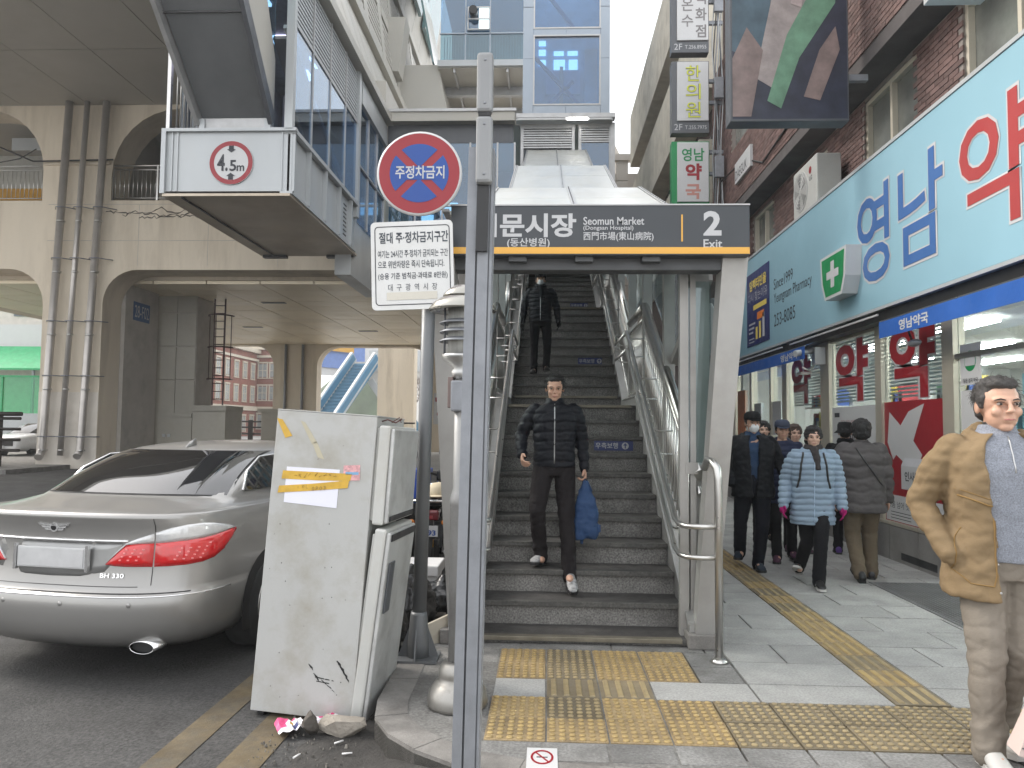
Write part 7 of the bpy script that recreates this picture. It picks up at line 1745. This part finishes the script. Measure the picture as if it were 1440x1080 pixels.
def person(loc, yaw, H, spec, label, group=None, near=False):
    J = dict(DEF); J.update(spec.get('pose', {})); sc = H/1.70
    M = Matrix.Translation(loc) @ Matrix.Rotation(R(yaw), 4, 'Z') @ Matrix.Scale(sc, 4)
    root = empty('person', loc, label, 'person', group); vox = .0075 if near else .011
    lx, ly = J['lean']
    def up(p):  # lean of the upper body
        k = max(0, (p[2]-.9))/.8; return (p[0]+lx*k, p[1]+ly*k, p[2])
    for k in ('sL', 'eL', 'wL', 'sR', 'eR', 'wR'): J[k] = up(J[k])
    def put(me, name, m, par=None):
        me.transform(Matrix.Translation(-Vector(loc)) @ M); return link_mesh(name, me, m, par or root)
    sk = spec.get('skin', M_skin); g = spec.get('girth', 1.0)
    # --- the body, one continuous surface
    b = MB()
    b.loft([ellring(0, 0, .84, .135*g, .09*g), ellring(0, 0, .94, .145*g, .10*g)]+[ellring(*up((0, 0, z))[:2], z, rx*g, ry*g) for z, rx, ry in ((1.06, .13, .095), (1.2, .145, .105), (1.32, .155, .105), (1.40, .14, .085), (1.44, .08, .065), (1.47, .055, .055))])
    for s in 'LR':
        S0 = Vector(J['s'+s]); limb(b, [(S0.x*.80, S0.y, S0.z-.03), J['e'+s], J['w'+s]], [.044, .036, .026]); limb(b, [J['h'+s], J['k'+s], J['a'+s]], [.075, .052, .038])
        a = Vector(J['a'+s]); b.ball((a.x, a.y-.05, a.z-.04), .035, .09, .035, n=8)
    hc = Vector(up((0, -.012, 1.585))); Hm = Matrix.Translation(hc) @ Matrix.Rotation(R(J['headyaw']), 4, 'Z') @ Matrix.Rotation(R(J['headpitch']), 4, 'X') @ Matrix.Scale(spec.get('headscale', 1), 4)
    b.tube([tuple(hc+Vector((0, .02, -.16))), tuple(hc+Vector((0, .015, -.05)))], [.055, .053], 14)
    h = MB(); h.ball((0, .012, .022), .076, .093, .092); h.ball((0, -.022, -.045), .060, .066, .066); h.ball((0, -.060, -.092), .027, .024, .020, n=7); h.ball((0, -.066, .018), .056, .026, .018, n=8)
    h.tube([(0, -.086, .012), (0, -.100, -.014), (0, -.106, -.028)], [.008, .010, .012], 8); h.ball((0, -.106, -.028), .0125, .012, .010, n=6)
    for s in (-1, 1): h.ball((s*.011, -.096, -.031), .008, .009, .007, n=5); h.ball((s*.078, .012, -.010), .009, .019, .030, n=7); h.ball((s*.037, -.066, -.030), .024, .022, .022, n=7)
    h.ball((0, -.086, -.058), .024, .010, .0075, n=7); h.ball((0, -.083, -.069), .02, .011, .008, n=7)
    h.xform(Hm); b.v_off = 0; n0 = len(b.v); b.add(h.v, h.f)
    if not spec.get('gloves'):
        for s, sg in (('L', -1), ('R', 1)):
            if s not in spec.get('pocket', ''): hand(b, J['w'+s], J['e'+s], sg, spec.get('curl', {}).get(s, .55))
    body = put(remesh(b, vox*(.72 if near else .8), 2, name='body'), 'body', sk)
    # --- face details
    if spec.get('face', True):
        for s in (-1, 1):
            e_ = MB().ball((s*.031, -.0765, .001), .0115, .0125, .0060, n=8).xform(Hm).xform(M); e_.build('eye', M_eye, body)
            MB().ball((s*.031, -.0865, .001), .0056, .004, .0054, n=6).xform(Hm).xform(M).build('iris', M_iris, body)
            MB().tube([(s*.013, -.0895, .017), (s*.033, -.0905, .022), (s*.052, -.077, .017)], [.0022, .0032, .0018], 6).xform(Hm).xform(M).build('eyebrow', M_hair, body)
            MB().tube([(s*.019, -.088, .007), (s*.031, -.0915, .0095), (s*.045, -.082, .006)], .0016, 5).xform(Hm).xform(M).build('eyelid', M_iris, body)
        if not spec.get('mask'): MB().tube([(-.022, -.091, -.063), (-.008, -.097, -.0615), (0, -.0975, -.063), (.008, -.097, -.0615), (.022, -.091, -.063)], [.002, .0035, .003, .0035, .002], 6).xform(Hm).xform(M).build('mouth', M_lip, body)
    if spec.get('mask'):
        m_ = MB(); m_.smooth = True; rr = []
        for z, w, y in ((-.012, .050, -.096), (-.03, .062, -.116), (-.055, .062, -.112), (-.085, .052, -.094), (-.10, .035, -.078)):
            rr.append([(w*math.sin(a*math.pi/16), y*math.cos(a*math.pi/16)*1.0-.002+(.0 if abs(a) < 6 else .02), z) for a in range(-8, 9)])
        m_.loft(rr, cap=False, closed=False); m_.xform(Hm).xform(M); m_.build('face_mask', mat('mask_white', (.75, .75, .76), .8), root)
        for s in (-1, 1): MB().tube([(s*.06, -.03, -.02), (s*.082, .02, .0)], .0015, 4).xform(Hm).xform(M).build('mask_loop', MATS['mask_white'], root)
    # --- hair or hat
    hs = spec.get('hair', 'short'); b = MB()
    if hs:
        big = {'short': 1, 'bob': 1.12, 'perm': 1.22}[hs]
        b.ball((0, .026, .038), .083*big, .094*big, .088*big, n=12)
        if hs == 'short': b.ball((0, .055, -.015), .070, .055, .060, n=9)
        if hs == 'bob': b.ball((0, .05, -.03), .085, .07, .09, n=9)
        if hs == 'perm': b.ball((0, .055, -.02), .092, .075, .08, n=9)
        for s in (-1, 1): b.ball((s*.070*big, .0, .022), .016, .030, .040, n=7)
        b.ball((0, -.035, .085), .060, .045, .03, n=8)
        b.xform(Hm); a_ = .006 if hs == 'short' else .011
        ho = put(remesh(b, vox*.8, 1, lambda p, n: a_*fbm(p, 38, 3), name='hair'), 'hair', spec.get('hairmat', M_hair))
        if near and not spec.get('cap'):
            me_ = ho.data; rn = random.Random(4); b2 = MB(); hcw = (M @ hc)-base_of(root)
            for k in range(1100):
                v = me_.vertices[rn.randrange(len(me_.vertices))]; 
                if v.co.z < hcw.z+.0*sc or (v.normal.y < -.35 and v.normal.z < .75): continue
                dn = (v.normal*.35+Vector((rn.uniform(-.5, .5), rn.uniform(-.6, .1)-.15, -.35+rn.uniform(-.3, .3)))).normalized(); p0 = v.co-v.normal*.003; p1 = p0+v.normal*.006+dn*.012; p2 = p1+(dn+Vector((0, 0, -.5))).normalized()*.014
                b2.tube([p0+Vector(loc), p1+Vector(loc), p2+Vector(loc)], [.0011, .0009, .0003], 3)
            b2.build('loose_hair', spec.get('hairmat', M_hair), ho, kind='stuff')
    if spec.get('cap'):
        k = spec['cap']; b = MB()
        if k == 'cap':
            b.lathe([(.088, .035), (.092, .06), (.086, .10), (.06, .128), (.0001, .135)], (0, .005, 0), 24); b.v = [(x, y*1.15, z) for x, y, z in b.v]
            b.loft([[(.07*math.cos(a*math.pi/10), -.07-.075*math.sin(a*math.pi/10), .045-.02*math.sin(a*math.pi/10)) for a in range(11)], [(.07*math.cos(a*math.pi/10), -.07-.075*math.sin(a*math.pi/10), .040-.02*math.sin(a*math.pi/10)) for a in range(11)]])
        else:
            b.lathe([(.135, -.01), (.13, .0), (.095, .03), (.092, .10), (.075, .135), (.0001, .142)], (0, .01, 0), 26); b.v = [(x, y*1.12, z) for x, y, z in b.v]
        b.xform(Hm).xform(M); b.build('hat', spec.get('capmat', cloth('black_cap_cloth', (.018, .018, .02))), root)
    # --- trousers
    tr = spec['trousers']; tw = tr.get('w', 1.0); b = MB()
    b.loft([ellring(0, 0, .80, .155*g, .115*g), ellring(0, 0, .90, .168*g, .122*g), ellring(0, 0, 1.0, .155*g, .115*g), ellring(0, 0, 1.03, .15*g, .112*g)])
    for s in 'LR':
        hL, kn, an = Vector(J['h'+s]), Vector(J['k'+s]), Vector(J['a'+s]); cuff = an.lerp(kn, .0)+Vector((0, 0, -.04))
        limb(b, [hL, hL.lerp(kn, .5), kn, kn.lerp(cuff, .55), cuff], [.092*g*min(tw, 1.05), .086*tw, .070*tw, .064*tw, .060*tw])
    def tdisp(p, n):
        cr = mnoise.noise(Vector((p.x*8+p.z*4, p.y*8, p.z*10-p.x*6))); cz = -tr.get('fold', .008)*.32*max(0, 1-abs(cr)*5)
        kz = math.exp(-((p.z-.5)/.09)**2)+math.exp(-((p.z-.14)/.09)**2)*1.3+.35
        return cz+tr.get('fold', .008)*.7*kz*(mnoise.noise(Vector((p.x*9+p.z*5, p.y*9, p.z*15-p.x*8)))+.5*mnoise.noise(Vector((p.x*16, p.y*16+p.z*8, p.z*26+5))))
    put(remesh(b, vox, 2, tdisp, name='trousers'), 'trousers', tr['mat'])
    # --- shoes
    for s, sg in (('L', -1), ('R', 1)):
        a = Vector(J['a'+s]); Fm = Matrix.Translation((a.x, a.y, a.z-.09)) @ Matrix.Rotation(R(J['foot'+s]), 4, 'Z') @ Matrix.Rotation(R(J.get('pitch'+s, 0)), 4, 'X')
        b = MB(); b.loft([ellring(0, 0, 0, .001, .001) if False else [(x, .075-.0, z) for x, z in [(.028*math.cos(t), .045+.03*math.sin(t)) for t in [2*math.pi*k/16 for k in range(16)]]]]+
               [[(w*math.cos(t), y, max(.018, zc+hh*math.sin(t))) for t in [2*math.pi*k/16 for k in range(16)]] for y, w, zc, hh in ((.06, .036, .05, .045), (.02, .040, .062, .05), (-.04, .040, .055, .045), (-.10, .046, .045, .034), (-.155, .045, .036, .026), (-.19, .030, .030, .016), (-.2, .015, .028, .008))])
        b.xform(Fm); sh = put(remesh(b, .006 if near else .009, 1, name='shoe'), 'shoe', spec['shoe'])
        put(MB().ball(tuple(a+Vector((0, 0, .0))), .043, n=8).mesh('sock'), 'sock', C_blkpants, sh); so_ = MB(); out = [(.030, .078), (.042, .04), (.038, -.03), (.050, -.10), (.047, -.165), (.025, -.20), (-.025, -.20), (-.047, -.165), (-.050, -.10), (-.038, -.03), (-.042, .04), (-.030, .078)]
        so_.prism([(x, y, 0) for x, y in out], (0, 0, .024)).xform(Fm).xform(M); so_.build('sole', spec.get('sole', M_rubber), sh, fix=True)
        if spec.get('lace'):
            for k in range(5): y = -.02-.026*k; z = .098-.011*k; MB().tube([(-.026, y, z-.012), (0, y-.006, z), (.026, y, z-.012)], .0045, 6).xform(Fm).xform(M).build('shoelace', spec['lace'], sh)
        if spec.get('stripe'):
            for k in range(3):
                for q in (-1, 1): MB().bar((q*.0445, .01-.028*k, .03), (q*.038, .02-.028*k, .075), .008, .003, up=(1, 0, 0)).xform(Fm).xform(M).build('shoe_stripe', spec['stripe'], sh)
    # --- top garments
    def garment(gm, name):
        hem = gm['hem']; k = gm.get('bulk', 1.0); b = MB(); flare = gm.get('flare', 1.0)
        rr = [(hem, .178*flare, .128*flare), (hem+.02, .182*flare, .130*flare), ((hem+1.05)/2, .178*(1+flare)/2, .128*(1+flare)/2), (1.06, .172, .125), (1.18, .182, .130), (1.30, .190, .130), (1.375, .184, .110), (1.415, .150, .092), (1.44, .105, .082), (1.458, .080, .076)]
        rr = [q for i, q in enumerate(rr) if i < 2 or q[0] > hem+.05]
        rings_ = []
        gap = gm.get('gap')
        for z, rx, ry in rr:
            cx_, cy_ = up((0, 0.006, z))[:2]; rx *= k*g**.5; ry *= k*g**.6
            if not gap: rings_.append(ellring(cx_, cy_, z, rx, ry))
            else:
                th = .020; n_ = 30; o1 = []; o2 = []; w = gap[0]+(gap[1]-gap[0])*max(0, min(1, (z-hem)/(1.45-hem)))
                for i in range(n_+1):
                    t = -math.pi/2+w+(2*math.pi-2*w)*i/n_; cs, sn = math.cos(t), math.sin(t)
                    ex, ey = math.copysign(abs(cs)**.8, cs), math.copysign(abs(sn)**.8, sn)
                    o1.append((cx_+(rx+.012)*ex, cy_+(ry+.022)*ey, z)); o2.append((cx_+(rx-th)*ex, cy_+(ry-th+.01)*ey, z))
                rings_.append(o1+o2[::-1])
        b.loft(rings_)
        if gm.get('sleeves', True):
            for s in 'LR':
                S_, E_, W_ = (Vector(J[q+s]) for q in 'sew'); W2 = E_.lerp(W_, gm.get('slen', 1.0)); q = gm.get('arm', 1.0)*k
                limb(b, [S_+Vector((-.02 if s == 'R' else .02, 0, -.015)), S_.lerp(E_, .3), S_.lerp(E_, .6), E_, E_.lerp(W2, .5), W2], [.062*q, .066*q, .063*q, .058*q, .052*q, .044*q])
        if gm.get('hood'): 
            c_ = up((0, .09, 1.44)); b.ball(c_, .12, .065, .075, n=9); b.tube([tuple(Vector(c_)+Vector((.10*math.cos(a*math.pi/8), -.07-.08*math.sin(a*math.pi/8), .01-.015*math.sin(a*math.pi/8)))) for a in range(9)] if not gap else [tuple(Vector(c_)+Vector((.115*math.cos(t), -.07-.075*math.sin(t), .01-.03*math.sin(t)))) for t in (-.3, .1, .5, .9)], .028, 8)
            if gap: b.tube([tuple(Vector(c_)+Vector((-.115*math.cos(t), -.07-.075*math.sin(t), .01-.03*math.sin(t)))) for t in (-.3, .1, .5, .9)], .028, 8)
        if gm.get('collar'): 
            c_ = up((0, .012, 1.44)); b.lathe([(.082, 0), (.086, .02), (.074, .055), (.06, .055)], c_, 22)
        pitch = gm.get('quilt'); amp = gm.get('fold', .007)
        def dsp(p, n):
            d = amp*(mnoise.noise(Vector((p.x*8, p.y*8, p.z*15+3)))+.6*mnoise.noise(Vector((p.x*19, p.y*19, p.z*30))))
            cr = mnoise.noise(Vector((p.x*6+p.z*3, p.y*6, p.z*9-p.x*5+7))); d -= amp*.38*max(0, 1-abs(cr)*5)
            cr = mnoise.noise(Vector((p.x*11-p.z*6+3, p.y*11, p.z*13+p.x*7))); d -= amp*.25*max(0, 1-abs(cr)*4)
            if abs(p.x) > .2: d += amp*.5*mnoise.noise(Vector((p.x*14, p.y*14, p.z*30)))
            if pitch and n.z < .85:
                u = (p.z/pitch+.22*mnoise.noise(Vector((p.x*5, p.y*5, p.z*3)))+.12*mnoise.noise(Vector((p.x*14, p.y*14, 2)))) % 1; u = min(u, 1-u); d += gm.get('qamp', .010)*(1-math.exp(-(u/.16)**2))-gm.get('qamp', .010)*.5
            return d
        return put(remesh(b, vox, gm.get('smooth', 2), dsp, name=name), name, gm['mat'])
    for nm, gm in spec['tops']: 
        jk = garment(gm, nm)
        if gm.get('zip'): 
            trim(jk, M, [(up((0, 0, gm['hem']+.03))[0], gm['hem']+.03), (up((0, 0, 1.2))[0], 1.2), (up((0, 0, 1.44))[0], 1.44)], .0045, 'zip', gm['zip'])
    if spec.get('scarf'):
        b = MB(); c_ = up((0, .0, 1.465)); b.lathe([(.09, -.03), (.105, 0), (.09, .045), (.07, .05), (.07, -.03)], c_, 22); b.tube([(c_[0], c_[1]-.08, 1.47), (c_[0]+.02, c_[1]-.125, 1.36), (c_[0]+.03, c_[1]-.14, 1.24)], [.04, .04, .03], 10)
        put(remesh(b, vox, 1, lambda p, n: .006*fbm(p, 25), name='scarf'), 'scarf', spec['scarf'])
    if spec.get('gloves'):
        for s, sg in (('L', -1), ('R', 1)):
            b = MB(); hand(b, J['w'+s], J['e'+s], sg, .5); b.ball(J['w'+s], .034, n=6); w = Vector(J['w'+s]); d = (w-Vector(J['e'+s])).normalized(); b.ball(tuple(w+d*.06), .038, .04, .045, n=7)
            put(remesh(b, .006, 1, name='glove'), 'glove', spec['gloves'])
    return root, M, J, up

C_navy = cloth('black_navy_puffer', (.016, .018, .026), rough=.55); C_blkpants = cloth('black_trousers', (.014, .014, .018)); C_char = cloth('charcoal_brown_trousers', (.030, .025, .027))
C_zip = mat('zip_metal', (.45, .45, .45), .3, .8)
C_shoeg = mat('grey_sport_shoe', (.30, .30, .30), .6, var=.5, vscale=40); C_blk = mat('black_leather', (.015, .015, .016), .4)
G_walk = 'people walking on the pavement'
# A: man coming down the stairs
rt_, MA, JA, upA = person((.07, 6.22, .39), 0, 1.53, dict(trousers=dict(mat=C_char, w=1.05, fold=.011), shoe=C_shoeg, sole=C_blk, skin=M_skin, girth=1.05, hair='short',
    tops=[('undershirt', dict(mat=mat('pale_pink_shirt', (.55, .4, .4), .8), hem=1.2, bulk=.9, sleeves=False, collar=True)), ('jacket', dict(mat=C_navy, hem=.88, bulk=1.04, quilt=.085, qamp=.007, zip=C_zip, collar=True, fold=.007))],
    pose=dict(eL=(-.30, .06, 1.15), wL=(-.285, -.13, .985), eR=(.25, .05, 1.12), wR=(.27, -.02, .87), kL=(-.15, -.17, .50), aL=(-.11, .02, .10), hL=(-.09, 0, .90), kR=(.11, -.11, .44), aR=(.14, -.20, -.02), footL=-22, footR=8, pitchR=18, pitchL=-6, headpitch=10, lean=(0, -.05)),
    curl=dict(L=.9, R=1.3)), 'man in black puffer jacket and dark trousers walking down the stairs with a blue bag', near=True)
hb = empty('blue_bag', (.32, 6.1, .9), 'blue cloth bag hanging from the hand of the man on the stairs', 'bag')
wR = MA @ Vector(JA['wR']); b = MB(); x, y, z = wR.x+.01, wR.y-.02, wR.z-.10
b.loft([ellring(x, y, z-.46+q, rx, ry, 20, 3) for q, rx, ry in ((0, .09, .045), (.03, .105, .06), (.2, .098, .062), (.33, .07, .045), (.40, .035, .03), (.46, .02, .02))])
b.tube([(x+.06, y, z-.42), (x+.11, y-.02, z-.40), (x+.115, y-.02, z-.34)], .012, 6); b.tube([(x-.02, y, z-.45), (x-.03, y, z-.50)], .014, 6)
me = remesh(b, .008, 1, lambda p, n: .012*fbm(p, 14, 4)); me.transform(Matrix.Translation(-Vector(hb.location))); me.name = 'bag_cloth'; link_mesh('bag_cloth', me, cloth('blue_nylon', (.03, .065, .15), rough=.6), hb)
MB().tube([(x-.04, y-.03, z-.08), (x-.01, y-.02, z+.02), (x+.012, y, z+.0), (x+.05, y-.03, z-.08)], .006, 6).build('bag_handle', MATS['blue_nylon'], hb)
# B: masked man higher up
person((-.09, 10.95, 2.26), 0, 1.46, dict(trousers=dict(mat=C_blkpants), shoe=C_blk, hair='short', cap='cap', mask=True, girth=1.02, scarf=cloth('dark_scarf', (.02, .022, .028)),
    tops=[('jacket', dict(mat=C_navy, hem=.86, bulk=1.06, quilt=.07, zip=C_zip))], pose=dict(kL=(-.10, -.10, .5), aL=(-.10, .04, .09), kR=(.12, -.02, .48), aR=(.10, .10, .14), eL=(-.27, .03, 1.12), wL=(-.30, -.03, .87), eR=(.27, .02, 1.12), wR=(.30, -.04, .88)), gloves=C_blkpants),
    'masked man in cap and black coat coming down the upper flight of stairs')
# I: man in tan jacket, nearest
C_tan = cloth('tan_cotton_jacket', (.20, .142, .08), rough=.9, bump=.3, bscale=35); C_tanin = C_tan
C_sweat = cloth('heather_grey_sweater', (.22, .235, .27), rough=.95, fine=.25, fscale=160); C_kh = cloth('grey_khaki_trousers', (.20, .175, .145), rough=.9, bump=.3)
M_sneak = mat('white_sneaker', (.5, .49, .47), .5, var=.05)
rt_, MI, JI, upI = person((2.14, 3.73, 0), -4, 1.745, dict(headscale=1.10, trousers=dict(mat=C_kh, w=1.12, fold=.014), shoe=M_sneak, sole=M_sneak, lace=mat('red_brown_lace', (.25, .04, .03), .7), girth=1.12, hair='short', hairmat=mat('greying_hair', (.05, .045, .042), .6, var=.3, bump=.6, bscale=160), pocket='L',
    tops=[('sweater', dict(mat=C_sweat, hem=.88, bulk=1.10, sleeves=False, collar=True, fold=.004)), ('jacket', dict(mat=C_tan, hem=.715, bulk=1.13, arm=1.0, flare=1.10, gap=(.26, .5), hood=True, fold=.009, slen=.97))],
    pose=dict(sL=(-.205, .0, 1.405), sR=(.205, 0, 1.405), eL=(-.305, .10, 1.12), wL=(-.245, -.06, .90), eR=(.30, .06, 1.15), wR=(.30, -.04, .88), kL=(-.115, -.09, .50), aL=(-.125, -.12, .09), kR=(.05, -.06, .50), aR=(.0, .12, .10), hL=(-.085, 0, .9), footL=-4, footR=10, headyaw=0), curl=dict(R=1.2)),
    'man in open tan jacket, grey sweater and khaki trousers nearest the camera', G_walk, near=True)
jk_ = [c for c in rt_.children if c.name.startswith('jacket')][0]; sw_ = [c for c in rt_.children if c.name.startswith('sweater')][0]
M_seam = cloth('tan_seam', (.22, .135, .05))
trim(jk_, MI, [(-.20, 1.03), (-.235, .95), (-.235, .84), (-.19, .79), (-.11, .785), (-.10, .83), (-.10, 1.08)], .0028, 'pocket_seam', M_seam)
trim(jk_, MI, [(-.215, 1.175), (-.12, 1.135), (-.085, 1.13)], .004, 'pocket_flap', M_seam); trim(jk_, MI, [(-.225, 1.205), (-.12, 1.165), (-.085, 1.16)], .002, 'pocket_flap', M_seam)
trim(jk_, MI, [(-.075, .73), (-.09, 1.0), (-.10, 1.2), (-.09, 1.33)], .0035, 'front_edge', M_seam)
for z in (.76, .88, 1.0, 1.12, 1.24):
    for q in drape(jk_, MI, [(-.088, 0, z)], .001): MB().ball(tuple(q), .006, .004, .006, n=5).build('snap_button', C_zip, jk_)
trim(sw_, MI, [(0, 1.28), (0, 1.44)], .0035, 'sweater_zip', C_zip)
MB().lathe([(.056, -.0), (.064, .01), (.060, .045), (.048, .05)], tuple(MI @ Vector((0, .0, 1.46))), 18).build('inner_collar', C_blk, sw_)
bg_ = empty('shopping_bag', (2.15, 3.42, .1), 'pale pink checked shopping bag at the hand of the tan jacket man', 'bag')
M_plaid = mat('pale_pink_bag', (.55, .44, .40), .7, var=.04)
bx_ = [(1.97, 3.34, .16), (2.30, 3.38, .03), (2.32, 3.48, .03), (1.99, 3.46, .16), (2.10, 3.36, .48), (2.36, 3.38, .52), (2.36, 3.44, .52), (2.12, 3.43, .48)]
bb_ = MB().hexa(bx_).build('bag_body', M_plaid, bg_)
for k in range(6):
    t = .1+k*.16
    p = Vector(bx_[0]).lerp(Vector(bx_[1]), t)+Vector((0, -.004, 0)); q = Vector(bx_[4]).lerp(Vector(bx_[5]), t)+Vector((0, -.004, 0)); MB().bar(p, q, .02 if k % 2 else .008, .003, up=(0, 1, 0)).build('bag_stripe', M_darkgrey if k % 2 else mat('bag_stripe_red', (.4, .1, .1), .7), bb_)
    p = Vector(bx_[0]).lerp(Vector(bx_[4]), t)+Vector((0, -.006, 0)); q = Vector(bx_[1]).lerp(Vector(bx_[5]), t)+Vector((0, -.006, 0)); MB().bar(p, q, .006, .002, up=(0, 1, 0)).build('bag_stripe', M_darkgrey, bb_)
MB().tube([(2.16, 3.4, .49), (2.30, 3.5, .66), (2.42, 3.6, .78), (2.40, 3.5, .66), (2.34, 3.41, .52)], .008, 6).build('bag_handle', M_red, bg_)
# C: man in black jacket with cap
person((2.25, 8.45, 0), -8, 1.68, dict(trousers=dict(mat=cloth('navy_trousers', (.012, .014, .024)), w=1.1), shoe=cloth('dark_blue_shoe', (.03, .04, .055)), hair='short', cap='cap', mask=True, girth=1.1,
    tops=[('undershirt', dict(mat=cloth('blue_shirt', (.03, .06, .12)), hem=.88, bulk=.98, sleeves=False, collar=True)), ('jacket', dict(mat=cloth('black_shell_jacket', (.013, .015, .02), rough=.6), hem=.78, bulk=1.14, flare=1.02, gap=(.03, .18), hood=True, fold=.009))],
    pose=dict(kL=(-.13, .04, .50), aL=(-.12, .22, .17), kR=(.08, -.12, .50), aR=(.04, -.06, .09), footL=-14, eL=(-.27, .08, 1.14), wL=(-.24, -.08, .93), eR=(.29, .02, 1.14), wR=(.36, -.05, .92), headyaw=10), pocket='L'),
    'man in black jacket, cap and mask walking nearest the canopy pillar', G_walk)
# D: woman half hidden behind him
person((2.83, 10.1, 0), -10, 1.60, dict(trousers=dict(mat=C_blkpants, w=.9), shoe=C_blk, hair='bob', skin=M_skin2, tops=[('coat', dict(mat=cloth('cream_pattern_coat', (.35, .32, .29), var=.4, vscale=60), hem=.6, bulk=1.05, flare=1.1))], pose=dict(kL=(-.1, -.1, .5), aL=(-.1, -.06, .09), kR=(.1, .05, .5), aR=(.1, .18, .16))),
    'woman in cream coat half hidden behind the man in the black cap', G_walk)
# E: person in navy padded coat
person((2.72, 8.95, 0), -8, 1.60, dict(trousers=dict(mat=C_blkpants, w=1.0), shoe=cloth('plum_shoe', (.09, .04, .07)), hair='short', cap='cap', capmat=cloth('slate_cap', (.05, .06, .09)), tops=[('coat', dict(mat=cloth('navy_padded_coat', (.018, .024, .055), rough=.6), hem=.70, bulk=1.1, quilt=.07, hood=True))],
    pose=dict(kL=(-.10, -.09, .49), aL=(-.08, -.05, .09), kR=(.10, .0, .49), aR=(.12, .12, .12), footL=-10, footR=6, wL=(-.27, -.08, .9), wR=(.25, -.02, .9))), 'person in navy padded coat between the black jacket and the light blue coat', G_walk)
# F: woman in light blue coat
C_lb = cloth('light_blue_puffer', (.24, .315, .40), rough=.55, bump=.25)
rt_, MF, JF, upF = person((2.60, 7.62, 0), -12, 1.53, dict(trousers=dict(mat=C_blkpants, w=1.08), shoe=C_blk, sole=M_sneak, stripe=M_signwhite, hair='bob', skin=M_skin2, girth=1.12, gloves=cloth('magenta_glove', (.30, .01, .11)), scarf=cloth('olive_black_scarf', (.045, .04, .04)),
    tops=[('coat', dict(mat=C_lb, hem=.66, bulk=1.14, arm=1.1, flare=1.06, quilt=.062, qamp=.014, fold=.004, hood=True, zip=mat('pale_blue_zip', (.4, .52, .66), .5)))],
    pose=dict(kL=(-.05, .02, .48), aL=(-.12, .26, .17), kR=(.06, -.17, .50), aR=(.03, -.20, .10), footL=-16, footR=4, pitchL=-25, lean=(.015, -.03), eL=(-.27, .05, 1.12), wL=(-.30, -.05, .86), eR=(.26, .02, 1.12), wR=(.29, -.07, .86))),
    'woman in light blue quilted coat and magenta gloves walking on the pavement', G_walk)
cF = [c for c in rt_.children if c.name.startswith('coat')][0]
for s in (-1, 1): trim(cF, MF, [(s*.10, 1.42), (s*.125, 1.3), (s*.14, 1.15), (s*.165, 1.05)], .011, 'rucksack_strap', C_blk)
# G: person in bucket hat
person((3.66, 9.55, 0), 160, 1.58, dict(trousers=dict(mat=C_blkpants), shoe=cloth('purple_shoe', (.10, .05, .22)), hair='short', cap='bucket', tops=[('coat', dict(mat=cloth('black_long_coat', (.014, .014, .016)), hem=.6, bulk=1.05, collar=True))], scarf=C_blkpants, face=False,
    pose=dict(aL=(-.1, .1, .09), kR=(.1, -.08, .5))), 'person in black bucket hat and coat beside the pharmacy posters', G_walk)
# H: person in grey puffer seen from behind
rt_, MH, JH, upH = person((3.22, 7.98, 0), 172, 1.60, dict(trousers=dict(mat=cloth('olive_brown_trousers', (.115, .09, .062)), w=1.18, fold=.011), shoe=C_blk, hair='perm', girth=1.15, face=False,
    tops=[('jacket', dict(mat=cloth('grey_brown_puffer', (.085, .078, .078), rough=.6), hem=.72, bulk=1.2, arm=1.15, flare=1.05, quilt=.135, qamp=.013, fold=.007, collar=True))],
    pose=dict(kL=(-.09, -.08, .50), aL=(-.09, -.04, .09), kR=(.10, -.02, .48), aR=(.08, .20, .12), pitchR=-25, wL=(-.27, -.04, .86), wR=(.27, -.02, .86))), 'person in grey puffer jacket and brown trousers seen from behind', G_walk)
cH = [c for c in rt_.children if c.name.startswith('jacket')][0]
trim(cH, MH, [(.09, 1.41), (.02, 1.28), (-.08, 1.14), (-.18, 1.0)], .009, 'shoulder_strap', C_blk, back=True)
# more walkers partly hidden
person((3.12, 9.75, 0), -5, 1.56, dict(trousers=dict(mat=C_blkpants), shoe=cloth('plum_shoe', (.09, .04, .07)), hair='bob', hairmat=mat('brown_hair', (.05, .03, .022), .6, bump=.6, bscale=160), skin=M_skin2, tops=[('coat', dict(mat=cloth('white_fleece_coat', (.5, .48, .47)), hem=.75, bulk=1.08))], pose=dict(kR=(.1, -.1, .5), aR=(.1, -.1, .09))), 'person with brown hair hidden behind the woman in the light blue coat', G_walk)
person((2.02, 10.6, 0), -5, 1.62, dict(trousers=dict(mat=C_blkpants), shoe=C_blk, hair='short', tops=[('coat', dict(mat=cloth('dark_wool_coat', (.02, .018, .018)), hem=.7, bulk=1.08))]), 'dark coated person behind the canopy pillar', G_walk)
# ================================================================== haze
hz_ = MB().box(-99, 99, -24, 420, -1.2, 70).build('haze', None, kind='stuff')
hm_ = bpy.data.materials.new('hazy_air'); hm_.use_nodes = True; N = hm_.node_tree.nodes; N.clear()
vo = N.new('ShaderNodeVolumePrincipled'); vo.inputs['Color'].default_value = (.93, .95, .97, 1); vo.inputs['Density'].default_value = .0009; vo.inputs['Anisotropy'].default_value = .2
oo = N.new('ShaderNodeOutputMaterial'); hm_.node_tree.links.new(vo.outputs[0], oo.inputs['Volume']); hz_.data.materials.append(hm_)
S.cycles.volume_bounces = 1
